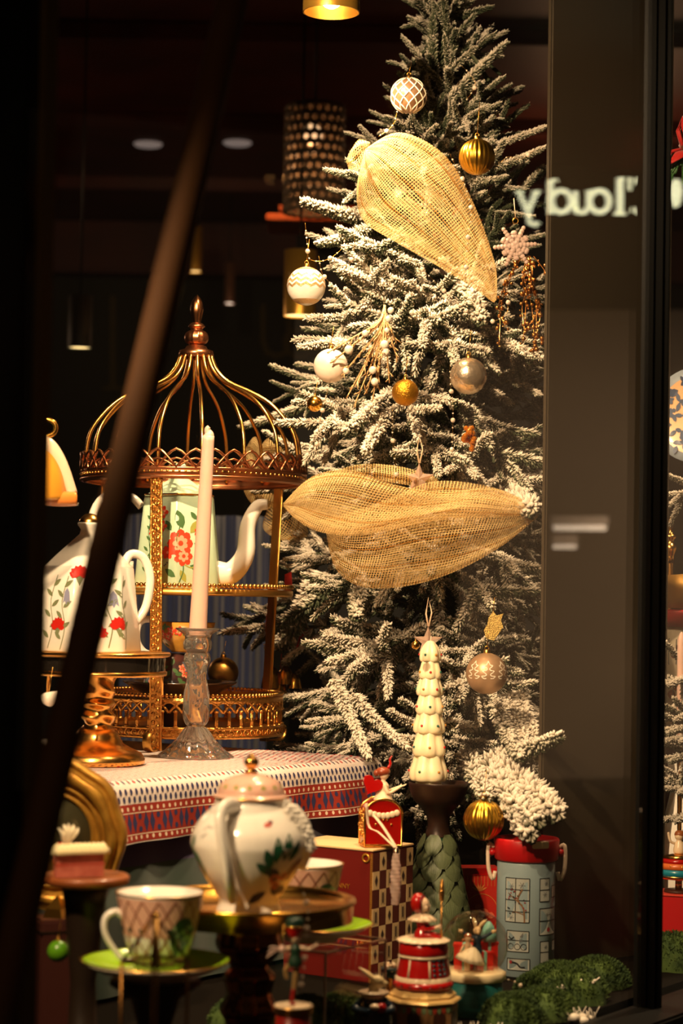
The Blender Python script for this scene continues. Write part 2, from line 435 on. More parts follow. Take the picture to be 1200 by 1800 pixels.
# ------------------------------------------------------------------ what the street reflects in the glass
NRM = -IN
def mirror(p): return p - NRM*2*((p-gl(0, 0, 0)).dot(NRM))
def mirror_dir(v): return v - NRM*2*v.dot(NRM)
def placed_by_reflection(px, py, d):
    """matrix of a flat sign across the street that shows at px, py in the pane: local x reads left to right for a passer-by"""
    c = mirror(P(px, py, d)); xr = mirror_dir(-CR); yu = mirror_dir(CU); z = xr.cross(yu)
    return Matrix((xr, yu, z)).transposed().to_4x4(), c
SIGN = mat('sign_light', (236, 240, 212), .5, emit=(246, 240, 190), es=5.5)
def sign_letters():
    D = 7.0; M4, c = placed_by_reflection(1010, 352, D)
    M4 = Matrix.Translation(c) @ M4; s = D/3000
    t = thing('shop_sign', 'glowing white letters across the street mirrored in the window glass', 'sign', c)
    MW = M4.copy(); MW.translation = (0, 0, 0)
    # letters drawn in px, x runs the readable way (right of the photo = left of the word)
    def flat(name, strokes):
        mb = MB()
        for pts, wd, cl in strokes:
            pts = [V(x*s, y*s, 0) for x, y in pts]
            mb.tube([MW @ p for p in pts], wd*s*.43, 6, flat=.5, ref=MW @ V(0, 0, 1), closed=cl)
        return mb.build(name, SIGN, t)
    ring = lambda cx, cy, rx, ry: [(cx+rx*math.cos(TAU*i/24), cy+ry*math.sin(TAU*i/24)) for i in range(24)]
    arc = lambda cx, cy, rx, ry, a0, a1: [(cx+rx*math.cos(lerp(a0, a1, i/16)), cy+ry*math.sin(lerp(a0, a1, i/16))) for i in range(17)]
    X = lambda px: (1010-px)                      # readable x from a picture column
    Y = lambda py: (352-py)
    flat('letter', [(arc(X(1128), Y(345), 31, 29, 1.0, 5.4), 12, False), ([(X(1106), Y(312)), (X(1106), Y(335))], 7, False)])       # C
    flat('letter', [([(X(1089), Y(313)), (X(1089), Y(374))], 13, False), ([(X(1099), Y(376)), (X(1078), Y(376))], 6, False), ([(X(1097), Y(314)), (X(1087), Y(314))], 6, False)])  # l
    flat('letter', [(ring(X(1053), Y(354), 17, 19), 11, True)])                                                                    # o
    flat('letter', [([(X(1034), Y(337)), (X(1034), Y(362)), (X(1027), Y(374)), (X(1017), Y(374)), (X(1010), Y(362))], 10, False), ([(X(1011), Y(336)), (X(1011), Y(375))], 10, False), ([(X(1040), Y(336)), (X(1030), Y(336))], 5, False)])  # u
    flat('letter', [(ring(X(986), Y(354), 17, 19), 11, True), ([(X(967), Y(316)), (X(967), Y(376))], 12, False), ([(X(980), Y(317)), (X(967), Y(317))], 6, False)])   # d
    flat('letter', [([(X(942), Y(338)), (X(927), Y(372))], 11, False), ([(X(912), Y(338)), (X(927), Y(374)), (X(931), Y(392)), (X(941), Y(396)), (X(945), Y(390))], 10, False),
                    ([(X(949), Y(337)), (X(935), Y(337))], 5, False), ([(X(919), Y(337)), (X(906), Y(337))], 5, False)])          # y
    M4b, c2 = placed_by_reflection(1187, 338, D)
    mb = MB(); poly = [(11*s*math.cos(q)*(1 if math.sin(q) > -.2 else .9), 26*s*math.sin(q)*(1.05 if math.sin(q) < 0 else .9)) for q in [TAU*i/20 for i in range(20)]]
    mb.prism(poly, .01, Matrix.Translation(c2) @ M4b)
    tag(mb.build('sign_logo', SIGN), 'glowing white drop shape mirrored in the pane right of the mullion', 'sign')
sign_letters()
def faint_letters():
    D = 9.0; M4, c = placed_by_reflection(400, 610, D); MW = M4.copy(); s = D/3000
    t = thing('dim_sign', 'faint dull gold letters mirrored over the dark left side of the pane', 'sign', c)
    gm = mat('dim_gold_sign', (90, 64, 30), .6, emit=(200, 140, 70), es=.10)
    X = lambda px: 400-px
    Y = lambda py: 610-py
    def let(strokes):
        mb = MB()
        for pts, wd in strokes: mb.tube([MW @ V(x*s, y*s, 0) for x, y in pts], wd*s/2, 6, flat=.5, ref=MW @ V(0, 0, 1))
        mb.build('letter', gm, t)
    let([([(X(198), Y(520)), (X(198), Y(680))], 9), ([(X(180), Y(682)), (X(216), Y(682))], 5)])
    let([([(X(462), Y(535)), (X(462), Y(600)), (X(470), Y(620)), (X(486), Y(626)), (X(502), Y(620)), (X(508), Y(600)), (X(508), Y(535))], 8)])
    let([([(X(526+26*math.cos(q)), Y(603-24*math.sin(q))) for q in [lerp(.7, 5.6, i/14) for i in range(15)]], 7)])
faint_letters()
TUBE = mat('cool_tube_light', (235, 215, 190), .5, emit=(235, 214, 188), es=2.2)
for px, py, wd, hg, ln, lb in ((1018, 928, 92, 9, .6, 'long strip light across the street mirrored on the taupe partition'),
                               (992, 961, 40, 7, .3, 'short strip light mirrored just under the longer one')):
    D = 12.0; M4, c = placed_by_reflection(px, py, D)
    mb = MB(); mb.box((0, 0, 0), (1, 1, 1), mtx=Matrix.Translation(c) @ M4 @ Matrix.Diagonal((wd*D/3000, hg*D/3000, .04, 1)))
    mh = MB(); mh.box((0, 0, 0), (1, 1, 1), mtx=Matrix.Translation(c) @ M4 @ Matrix.Translation(V(0, 13*D/3000, -.03)) @ Matrix.Diagonal((wd*1.1*D/3000, 16*D/3000, .05, 1)))
    t = thing('strip_light', lb, 'light', c)
    for q, n_, mt in ((mb, 'tube', TUBE), (mh, 'housing', mat('lamp_housing', (150, 130, 110), .6))):
        q.v = [tuple(V(x)-c) for x in q.v]; q.build(n_, mt, t)
# facade across the street, lit by an unseen lamp added for it
D = 14.0; M4, c = placed_by_reflection(1120, 1150, D)
mb = MB(); mb.box((0, 0, 0), (1, 1, 1), mtx=M4 @ Matrix.Diagonal((620*D/3000, 1220*D/3000, .3, 1)))
o = mb.build('house_front', mat('street_facade', (150, 128, 104), .8), loc=c - (M4 @ V(0, 0, 1)).normalized()*.4)
o['kind'] = 'structure'
spot('facade_fill', c + (M4 @ V(-.1, .35, 1)).normalized()*4.5, c, 700, 90, .8, .1, (1, .8, .6))
# ------------------------------------------------------------------ flocked tree
FLOCK = flock_material()
BARK = mat('bark', (58, 42, 30), .9)
def twig_points(rng, mb, base, dirv, L, up, wt, nl=.016, dens=1800, wire=True):
    """one feathery twig: needles all round a slightly drooping stem; wt = how white"""
    dirv = V(dirv).normalized(); side = dirv.cross(V(0, 0, 1))
    side = side.normalized() if side.length > 1e-4 else V(0, 1, 0)
    nrm = side.cross(dirv).normalized()
    n = int(L*dens); bend = rng.uniform(-.10, .14); bend2 = rng.uniform(-.1, .1)
    def at(t): return base + dirv*(L*t) - nrm*(bend*L*t*t) + side*(bend2*L*t*t)
    i0 = len(mb.v)
    mb.tube([at(k/5) for k in range(6)], [.0035-.0018*k/5 for k in range(6)], 5)
    mb.att += [wt*.5+.1]*(len(mb.v)-i0)
    for k in range(n):
        t = (k+rng.random())/n
        p = at(t); tang = (at(min(t+.02, 1.02))-at(t-.02)).normalized()
        q = k*2.39996+rng.uniform(-.4, .4)
        rad = side*math.cos(q)+nrm*math.sin(q)
        fwd = .75+.55*t+rng.uniform(-.12, .25)
        d = (rad+tang*fwd).normalized()
        if t > .96: d = (rad*.35+tang).normalized()
        l = nl*rng.uniform(.75, 1.15)*(1-.25*t)
        w_ = rng.uniform(.0013, .0027)
        white = min(1, max(0, wt + .22*math.sin(q)+rng.uniform(-.16, .16)))
        a = d.orthogonal().normalized(); b = d.cross(a)
        o = len(mb.v)
        for (tt, ww) in ((0, .55), (.55, 1.0), (.92, .8)):
            c = p+d*(l*tt)+V(0, 0, -.0018*tt*tt)
            for e in range(3):
                an = TAU*e/3+q; mb.v.append(tuple(c+(a*math.cos(an)+b*math.sin(an))*w_*ww))
        mb.v.append(tuple(p+d*(l*1.06)))
        for r_ in range(2):
            for e in range(3):
                f = (e+1) % 3; mb.f.append([o+r_*3+e, o+r_*3+f, o+r_*3+3+f, o+r_*3+3+e]); mb.mi.append(0); mb.sm.append(True)
        for e in range(3): mb.f.append([o+6+e, o+6+(e+1) % 3, o+9]); mb.mi.append(0); mb.sm.append(True)
        mb.att += [white*.35]*3+[white*.85]*3+[white]*3+[white]

def spray(seed, L=.30, wt=.5, nside=4, nl=.017):
    """a branch end along +x: main tip and side twigs, L metres"""
    rng = random.Random(seed); mb = MB()
    i0 = len(mb.v); mb.tube([V(-.25*L, 0, -.004), V(0, 0, 0), V(.5*L, 0, 0)], [.006, .005, .003], 6); mb.att += [.05]*(len(mb.v)-i0)
    twig_points(rng, mb, V(.38*L, 0, 0), (1, rng.uniform(-.1, .1), rng.uniform(-.05, .1)), .62*L, None, wt, nl)
    for k in range(nside):
        t = lerp(.06, .66, k/max(1, nside-1)); q = k*2.2+rng.uniform(-.5, .5)
        ln = lerp(.50, .30, k/max(1, nside-1))*L*rng.uniform(.85, 1.2)
        an = rng.uniform(.6, 1.0)
        d = V(math.cos(an), math.sin(an)*math.cos(q), math.sin(an)*math.sin(q)*.75-.10)
        twig_points(rng, mb, V(t*L, 0, 0), d, ln, None, wt+rng.uniform(-.1, .1), nl)
    return mb
SPRAY_L = .30
SPRAYS = [spray(11+i, SPRAY_L, (.50, .42, .56, .36, .48, .58)[i], (7, 8, 7, 8, 7, 8)[i], .0165).mesh('branch', FLOCK) for i in range(6)]
GREENS = [spray(41+i, SPRAY_L, .12, 8, .021).mesh('branch', FLOCK) for i in range(2)]
SINGLE = []
for i in range(3):
    q = MB(); rng = random.Random(90+i)
    twig_points(rng, q, V(0, 0, 0), (1, 0, 0), .16, None, (.52, .46, .60)[i], .0165, 2700); SINGLE.append(q.mesh('branch', FLOCK))
TX = P(772, 1045, 3.4); TRX, TRY = TX.x, TX.y
tree = thing('christmas_tree', 'tall snow-flocked artificial christmas tree with gold and white baubles behind the table', 'tree', (TRX, TRY, FZ))
def axis_x(py): return 772
def orient(base, tip, roll=0):
    x = (tip-base).normalized(); z = V(0, 0, 1); z = (z-x*z.dot(x))
    z = z.normalized() if z.length > 1e-3 else V(0, 1, 0)
    y = z.cross(x); M = Matrix((x, y, z)).transposed()
    return M @ Matrix.Rotation(roll, 3, 'X')
TBASE = V(TRX, TRY, FZ)
NBR = [0]
def add_branch(base, tip, mesh, roll=0, native=SPRAY_L, fat=1.0):
    L = (tip-base).length; s = L/native
    M = Matrix.Translation(base-TBASE) @ orient(base, tip, roll).to_4x4() @ Matrix.Diagonal((s, s*fat, s*fat, 1))
    NBR[0] += 1
    return part('branch', mesh, tree, M)
def Rprof(z):
    tab = [(FZ+.20, .33), (FZ+.34, .40), (FZ+.5, .43), (FZ+.7, .42), (FZ+.9, .38), (FZ+1.1, .31), (FZ+1.3, .25), (FZ+1.45, .19), (FZ+1.6, .14), (FZ+1.75, .08), (FZ+1.85, .05)]
    if z <= tab[0][0]: return tab[0][1]
    for (a, r), (b, q) in zip(tab, tab[1:]):
        if a <= z <= b: return lerp(r, q, (z-a)/(b-a))
    return .04
# trunk and stand
ztop = P(768, -30, 3.4).z
q = MB(); q.tube([V(0, 0, .02), V(0, 0, .6), V(0, 0, ztop-FZ-.05)], [.024, .018, .006], 10); q.build('trunk', BARK, tree)
q = MB()
for k in range(4): q.box((.12*math.cos(PI/4+k*PI/2), .12*math.sin(PI/4+k*PI/2), .015), (.26, .03, .02), Matrix.Rotation(PI/4+k*PI/2, 3, 'Z'))
q.build('stand', BLACK, tree)
rng = random.Random(3)
_A, _B = P(140, 1391, 2.55), P(652, 1333, 3.06)
_tu = V(_B.x-_A.x, _B.y-_A.y, 0).normalized(); _ti = V(-_tu.y, _tu.x, 0)
_sx = P(333, 1215, 3.25)
def blocked(p):
    """over or in the table, or inside the tiered stand"""
    q = V(p.x-_B.x, p.y-_B.y, 0); s, i = -q.dot(_tu), q.dot(_ti)
    if -.09 < s < 1.2 and -.09 < i < .75 and p.z < 1.09: return True
    return math.hypot(p.x-_sx.x, p.y-_sx.y) < .26
# whorls of branches, bottom to top
z = FZ+.22; lev = 0
while z < FZ+1.74:
    R = Rprof(z); n = max(5, int(5+R*26)); ph = rng.random()*TAU
    for k in range(n):
        a = ph+TAU*k/n+rng.uniform(-.15, .15)
        back = math.sin(a) > .55
        if back and k % 2: continue
        r = R*rng.uniform(.80, 1.08); zz = z+rng.uniform(-.03, .03)
        rise = lerp(-.06, .10, (z-FZ)/1.7)+rng.uniform(-.05, .05)
        tip = V(TRX+r*math.cos(a), TRY+r*math.sin(a), zz+rise)
        if tip.x > TRX+.2 and tip.y < TRY-.05: tip = lerp(V(TRX, TRY, tip.z), tip, .72)
        for _ in range(8):
            if not blocked(tip): break
            r *= .85; tip = V(TRX+r*math.cos(a), TRY+r*math.sin(a), zz+rise)
        if r < .12 and z < FZ+1.3: continue
        ln = min(.26, max(.16, r*.85))
        inn = V(TRX+(r-ln)*math.cos(a+.1), TRY+(r-ln)*math.sin(a+.1), zz-.3*rise)
        add_branch(inn, tip, rng.choice(SPRAYS), rng.uniform(-.5, .5))
    if lev % 2 == 0:
        for k in range(max(3, n//3)):
            a = rng.random()*TAU; r = R*.62
            tip = V(TRX+r*math.cos(a), TRY+r*math.sin(a), z+.02)
            add_branch(V(TRX, TRY, z), tip, GREENS[k % 2], rng.uniform(-1, 1))
    z += lerp(.105, .085, (z-FZ)/1.7); lev += 1
# branches that stand out in the photograph: (tip, tip depth, root, root depth, twig kind, roll)
HB = [
 ((520, 366), 3.22, (660, 385), 3.35, 's0'), ((552, 444), 3.18, (650, 400), 3.3, 's1'), ((604, 300), 3.2, (700, 340), 3.35, 1),
 ((884, 78), 3.3, (775, 190), 3.38, 's0'), ((960, 222), 3.3, (860, 260), 3.35, 's2'), ((955, 270), 3.28, (850, 300), 3.35, 's1'),
 ((775, -40), 3.38, (768, 160), 3.4, 's1'), ((745, 30), 3.36, (770, 210), 3.4, 's0'), ((735, 90), 3.36, (772, 230), 3.4, 's2'), ((800, 60), 3.36, (765, 220), 3.4, 's1'),
 ((690, 200), 3.25, (770, 270), 3.38, 2), ((880, 135), 3.3, (780, 230), 3.4, 1), ((720, 290), 3.2, (775, 300), 3.38, 4), ((850, 180), 3.25, (775, 250), 3.38, 0),
 ((740, 150), 3.3, (775, 300), 3.4, 3), ((620, 420), 3.15, (740, 470), 3.35, 0), ((600, 480), 3.1, (720, 520), 3.3, 5), ((560, 560), 3.12, (690, 560), 3.3, 2),
 ((478, 652), 3.5, (590, 680), 3.45, 's0'), ((430, 762), 3.5, (560, 700), 3.45, 's1'), ((480, 700), 3.5, (600, 660), 3.45, 0), ((545, 610), 3.05, (680, 600), 3.25, 2),
 ((610, 755), 2.98, (690, 690), 3.15, 's2'), ((625, 800), 2.98, (690, 720), 3.12, 's0'), ((540, 770), 3.0, (640, 700), 3.2, 1), ((700, 760), 3.0, (745, 660), 3.2, 4),
 ((660, 590), 3.05, (750, 560), 3.3, 5), ((740, 590), 3.05, (770, 520), 3.3, 0), ((790, 640), 3.05, (800, 560), 3.3, 1), ((850, 560), 3.05, (810, 480), 3.3, 's2'),
 ((945, 625), 3.1, (880, 600), 3.25, 's2'), ((950, 640), 3.15, (850, 560), 3.3, 3), ((905, 830), 3.0, (830, 740), 3.25, 4), ((870, 770), 3.02, (800, 690), 3.25, 0),
 ((840, 840), 2.98, (790, 770), 3.2, 5), ((930, 860), 3.02, (860, 820), 3.2, 2), ((760, 830), 2.98, (770, 740), 3.2, 1), ((660, 830), 3.0, (720, 760), 3.2, 3),
 ((487, 1135), 3.42, (575, 1010), 3.36, 's2', .4, 2.3), ((500, 1120), 3.36, (590, 1020), 3.34, 's0', .9, 2.0), ((395, 1110), 3.62, (520, 1060), 3.5, 3), ((480, 960), 3.5, (600, 980), 3.4, 0), ((470, 1040), 3.5, (590, 1040), 3.4, 1),
 ((605, 1100), 3.0, (640, 1020), 3.2, 's1'), ((620, 1180), 3.0, (720, 1110), 3.25, 5), ((600, 1150), 3.05, (700, 1140), 3.3, 1), ((650, 1330), 2.88, (585, 1195), 3.05, 's2', 0, .8), ((700, 1320), 2.88, (620, 1220), 3.0, 's0'),
 ((545, 1290), 3.3, (640, 1260), 3.2, 2), ((520, 1240), 3.4, (640, 1190), 3.25, 4), ((560, 1330), 3.25, (680, 1290), 3.15, 0), ((740, 1330), 2.92, (760, 1260), 3.15, 5),
 ((870, 1050), 3.0, (800, 1010), 3.25, 0), ((930, 1010), 3.02, (840, 960), 3.25, 2), ((760, 1010), 2.98, (770, 950), 3.2, 5), ((690, 1030), 3.0, (730, 960), 3.2, 1),
 ((770, 1180), 3.05, (770, 1030), 3.2, 's1', 0, .8), ((800, 1240), 3.05, (785, 1100), 3.25, 's0', 0, .8), ((840, 1230), 2.95, (800, 1150), 3.2, 3),
 ((985, 1425), 2.74, (870, 1335), 3.0, 's2', 0, 1.3), ((935, 1460), 2.72, (865, 1350), 2.98, 's2', .5, 1.3), ((905, 1462), 2.72, (860, 1345), 2.98, 's0', 0, 1.25), ((966, 1315), 2.8, (880, 1330), 3.0, 's1'),
 ((860, 1400), 2.8, (820, 1330), 3.05, 's2'), ((920, 1340), 2.9, (890, 1215), 3.1, 's0', 0, .9), ((895, 1350), 2.88, (870, 1220), 3.1, 's1', 0, .9), ((945, 1300), 2.95, (900, 1200), 3.15, 's2'),
 ((820, 1170), 3.0, (850, 1110), 3.2, 5), ((830, 1330), 3.0, (770, 1270), 3.2, 1), ((880, 1230), 3.0, (820, 1170), 3.2, 0), ((940, 890), 2.9, (900, 870), 3.1, 's2', 0, 1.5),
]
for h in HB:
    (tx, ty), td, (rx, ry), rd, kind = h[:5]; roll = h[5] if len(h) > 5 else rng.uniform(-.4, .4); fat = h[6] if len(h) > 6 else 1.0
    if isinstance(kind, str): add_branch(P(rx, ry, rd), P(tx, ty, td), SINGLE[int(kind[1])], roll, .165, fat)
    else: add_branch(P(rx, ry, rd), P(tx, ty, td), SPRAYS[kind], roll)
print('branches', NBR[0])
# ------------------------------------------------------------------ table with its cloths
TL, TR = P(140, 1391, 2.55), P(652, 1333, 3.06)
TTOP = (TL.z+TR.z)/2
tu = V(TR.x-TL.x, TR.y-TL.y, 0); TLEN = tu.length; tu.normalize(); tin = V(-tu.y, tu.x, 0)
LX, DX = .20, .70                                         # reaches on to the left, into the shop
T0 = V(TR.x, TR.y, TTOP)                                  # front right corner
tm = lambda s, q, z: T0 - tu*s + tin*q + V(0, 0, z)       # s from the corner to the left, q inwards
tb = thing('display_table', 'table fully draped in cloth beside the tree', 'table', tm(.35, .35, 0)*1.0-V(0, 0, TTOP-FZ), math.atan2(tu.y, tu.x))
TABM = tb.matrix_basis.copy(); TABM = Matrix.Translation(tb.location) @ Matrix.Rotation(tb.rotation_euler.z, 4, 'Z')
inv = TABM.inverted()
W = TLEN+LX
q = MB(); q.box((0, 0, 0), (1, 1, 1), mtx=inv @ Matrix.Translation(tm(W/2, DX/2, -.025)) @ Matrix.Rotation(math.atan2(tu.y, tu.x), 4, 'Z') @ Matrix.Diagonal((W-.01, DX-.01, .04, 1)))
q.build('tabletop', wood_dark, tb)
for s_, q_ in ((.06, .06), (W-.06, .06), (.06, DX-.06), (W-.06, DX-.06)):
    c = inv @ tm(s_, q_, -.03); h = TTOP-.03-FZ
    MB().box((c.x, c.y, c.z-h/2), (.04, .04, h)).build('leg', wood_dark, tb)
# green under-cloth, hanging with soft folds
def skirt():
    mb = MB(); path = []
    n = 120
    per = [(W, 0), (0, 0), (0, DX)]
    def at(t):
        L1, L2 = W, DX; x = t*(L1+L2)
        cr = .05
        if x < L1: s, q, nx, nq = L1-x, 0, 0, -1
        else: s, q, nx, nq = 0, x-L1, -1, 0
        # rounded corner
        dd = x-L1
        if abs(dd) < cr:
            k = (dd/cr+1)/2*PI/2; nx, nq = -math.sin(k), -math.cos(k)
        return s, q, nx, nq
    def fn(t, v):
        s, q, nx, nq = at(t); h = (TTOP-FZ-.006)*v
        out = .004+.02*v+.006*v*math.sin(t*46)+.004*v*math.sin(t*97+1)
        if abs(t*(W+DX)-W) < .12: out += .02*v*(1-abs(t*(W+DX)-W)/.12)
        return tm(s+nx*out, q+nq*out, .001-h)
    mb.grid(fn, n, 10); return mb
green_velvet = mat('green_velvet', (34, 66, 50), .9, sheen=.5, noise_=(20, 0, (28, 54, 42)))
purple_velvet = mat('purple_velvet', (62, 46, 96), .9, sheen=.5)
o = skirt().build('under_cloth', [green_velvet, purple_velvet])
for p_ in o.data.polygons:
    if o.data.vertices[p_.vertices[0]].co.z > TTOP-.115: p_.material_index = 1
tag(o, 'dark green velvet under-cloth hanging below the patterned cloth on the display table', 'tablecloth')
# patterned top cloth: S(s, w): w < 0 on top, w > 0 hanging down the front; second flap on the right end
DROP = .083
def cloth_S(s, w_):
    wob = .006*math.sin(s*19)+.004*math.sin(s*41+2)
    R_ = .022
    if w_ <= 0: p = tm(s, -w_, .006)
    else:
        a = min(w_/R_, PI/2); x = R_*math.sin(a); zz = R_*(1-math.cos(a)); rest = max(0, w_-R_*PI/2)
        p = tm(s, -x-.008*(rest/.05)-wob*rest/.06, .006-zz-rest)
    return p
def cloth_R(q, w_):
    R_ = .022
    if w_ <= 0: return tm(-w_, q, .006)
    a = min(w_/R_, PI/2); x = R_*math.sin(a); zz = R_*(1-math.cos(a)); rest = max(0, w_-R_*PI/2)
    return tm(-x-.03*rest-.006*math.sin(q*30)*rest/.06, q, .006-zz-rest)
mb = MB()
mb.grid(lambda a, b: cloth_S(a*W, -DX+b*(DX)), 60, 30)
mb.grid(lambda a, b: cloth_S(a*W, b*(DROP+.022)), 90, 14)
mb.grid(lambda a, b: cloth_R(a*DX, b*(DROP+.022)), 50, 14)
def corner(a, b):
    k = a*PI/2; w_ = b*(DROP+.022); R_ = .022
    t = min(w_/R_, PI/2); x = R_*math.sin(t); zz = R_*(1-math.cos(t)); rest = max(0, w_-R_*PI/2)
    x += .055*rest*math.sin(2*k)
    return tm(-x*math.sin(k), -x*math.cos(k), .006-zz-rest)
mb.grid(corner, 10, 14)
cl = mb.build('patterned_cloth', mat('cloth_white', (226, 212, 206), .85, bump=('noise', 900, .15)))
tag(cl, 'white cloth with red and blue dashes and a red border over the display table', 'tablecloth')
CL_M = [mat('print_red', (152, 42, 26), .85), mat('print_blue', (46, 48, 92), .85), mat('print_white', (230, 205, 180), .85), mat('print_crimson', (205, 60, 60), .85), mat('print_plum', (120, 50, 60), .85)]
BS = .047                                                 # the border starts here
dec = Decal(cloth_S, .0007, 1)
n0 = dec.frame(.4, .06)[3]
dec.flip = 1 if n0.dot(tin) < 0 else -1
band = Decal(cloth_S, .0004, dec.flip)
def bandgrid(S, L, w0, w1, mi, off, flip, n=90):
    d_ = Decal(S, off, flip); mb = MB()
    def fn(a, b):
        p, _, _, nn = d_.frame(a*L, w0+b*(w1-w0)); return p+nn*off
    mb.grid(fn, n, 3, mi); return mb
prt = MB()
def merge(dst, src):
    o = len(dst.v); dst.v += src.v; dst.f += [[i+o for i in f] for f in src.f]; dst.mi += src.mi; dst.sm += src.sm
for S, L, fl in ((cloth_S, W, dec.flip), (cloth_R, DX*.5, None)):
    if fl is None:
        fl = 1 if Decal(S).frame(.2, .06)[3].dot(tu) > 0 else -1
    merge(prt, bandgrid(S, L, BS, BS+.056, 0, .0004, fl))
    d_ = Decal(S, .0008, fl)
    n = int(L/.0145)
    for i in range(n):
        s_ = (i+.5)*.0145
        d_.blob(s_, BS+.007, .0028, .0034, mi=2, k=8); d_.blob(s_, BS+.050, .0030, .0034, mi=2, k=8)
        if i % 3 == 0: d_.poly(s_, BS+.028, [(0, -.016), (.006, 0), (0, .016), (-.006, 0)], 1)
        elif i % 3 == 1:
            d_.blob(s_, BS+.019, .0045, .0045, mi=1, k=8); d_.blob(s_, BS+.038, .0045, .0045, mi=1, k=8)
        else: d_.poly(s_, BS+.028, [(0, -.016), (.006, 0), (0, .016), (-.006, 0)], 1)
    for ww in (BS+.0125, BS+.0445): 
        merge(prt, bandgrid(S, L, ww, ww+.0014, 2, .0007, fl))
    # dashes over the white field
    for r in range(-16, 4):
        w_ = .012*r-.002
        for i in range(int(L/.0125)):
            s_ = (i+.5*(r % 2)+.25)*.0125
            if r >= 2: d_.blob(s_, w_+.006, .0032, .0056, mi=1, k=6)
            elif (i+r) % 3 == 0: d_.blob(s_, w_, .0027, .0042, mi=3, k=6)
            else: d_.blob(s_, w_, .0019, .0056, mi=4 if (i+r) % 3 == 1 else 1, k=6)
    merge(prt, d_.mb)
prt.build('cloth_print', CL_M, cl, kind='stuff')

# ------------------------------------------------------------------ gilded tiered stand with domed crown
SD = 3.25
SX = P(333, 1215, SD); SX = V(SX.x, SX.y, 0)
zf = lambda py, d: P(333, py, d).z
STZ = TTOP+.007
st = thing('tiered_stand', 'tall gilded tiered stand with crown rim and wire dome on the patterned cloth', 'stand', (SX.x, SX.y, STZ))
def srel(p): return V(p)-V(SX.x, SX.y, STZ)
R1, R2_, R3 = .176, .192, .2125
zg1, zg0 = zf(1222, 3.11)-STZ, zf(1300, 3.11)-STZ       # gallery
zt2, zt2b = zf(1026, 3.1)-STZ, zf(1047, 3.1)-STZ
zc1, zcm, zc0 = zf(787, 3.08)-STZ, zf(821, 3.08)-STZ, zf(836, 3.08)-STZ
def bead_ring(mb, R, z, r, n):
    for i in range(n):
        a = TAU*i/n; mb.sphere((R*math.cos(a), R*math.sin(a), z), r, 8, 5)
def ring(mb, R, z, r, n=72, flat=1):
    mb.tube([(R*math.cos(TAU*i/n), R*math.sin(TAU*i/n), z) for i in range(n)], r, 8, closed=True, flat=flat)
def bandring(mb, R, z0, z1, t=.0022):
    mb.lathe([(R-t, z0), (R+t, z0), (R+t, z1), (R-t, z1), (R-t, z0)], 96)
def arches(mb, R, z0, z1, n, r, flat=1.0):
    """overlapping pointed arches round a ring"""
    for i in range(n):
        pts = []
        for k in range(9):
            t = k/8; a = TAU*(i+lerp(-1.0, 1.0, t))/n
            h = 1-abs(2*t-1)**1.45
            pts.append((R*math.cos(a), R*math.sin(a), z0+(z1-z0)*h))
        mb.tube(pts, r, 5, flat=flat)
# lower gallery
g = MB(); g.lathe([(0, zg0+.010), (R1-.002, zg0+.010), (R1-.002, zg0+.014), (0, zg0+.014)], 64); g.build('lower_tray', GOLD2, st)
g = MB(); bandring(g, R1, zg0, zg0+.020); bandring(g, R1, zg1-.016, zg1-.006); ring(g, R1+.001, zg0+.003, .0035); ring(g, R1+.001, zg0+.019, .003)
for i in range(72):
    a = TAU*i/72; g.tube([((R1+.003)*math.cos(a+.03*math.cos(t)), (R1+.003)*math.sin(a+.03*math.cos(t)), zg0+.011+.0055*math.sin(t)) for t in [TAU*j/8 for j in range(8)]], .0012, 4, closed=True)
gal = g.build('gallery_band', ORNATE, st)
g = MB(); NA = 44; arches(g, R1, zg0+.048, zg1-.012, NA, .0028)
for i in range(NA):
    a = TAU*(i+.5)/NA
    for da in (-.008, .008):
        g.tube([(R1*math.cos(a+da), R1*math.sin(a+da), zg0+.018), (R1*math.cos(a+da), R1*math.sin(a+da), zg0+.05)], .0021, 5)
    g.sphere((R1*math.cos(a), R1*math.sin(a), zg0+.05), .0052, 8, 5, scale=(1, 1, .5)); g.sphere((R1*math.cos(a), R1*math.sin(a), zg0+.022), .005, 8, 5, scale=(1, 1, .5))
g.build('gallery_arches', ORNATE, st, kind='stuff')
g = MB(); bead_ring(g, R1, zg1-.002, .0042, 130); g.build('beading', GOLD, st, kind='stuff')
# middle tray
g = MB(); g.lathe([(0, zt2b+.004), (R2_-.004, zt2b+.004), (R2_, zt2b), (R2_+.002, zt2b+.004), (R2_+.001, zt2b+.012), (R2_-.006, zt2b+.013), (0, zt2b+.010)], 72); g.build('middle_tray', GOLD2, st)
g = MB(); bead_ring(g, R2_, zt2-.003, .0046, 132); g.build('beading', GOLD, st, kind='stuff')
# crown
g = MB(); bandring(g, R3, zc0, zcm, .002); ring(g, R3+.001, zcm, .003); ring(g, R3+.001, zc0, .0035); ring(g, R3-.006, zc0-.001, .004); g.build('crown_band', ROSEG, st)
g = MB(); arches(g, R3, zcm, zc1, 38, .0050, .5); arches(g, R3-.0015, zcm, lerp(zcm, zc1, .52), 38, .0034, .6); g.build('crown_arches', ROSEG, st, kind='stuff')
g = MB(); bead_ring(g, R3+.002, lerp(zc0, zcm, .6), .0026, 120); g.build('beading', GOLD, st, kind='stuff')
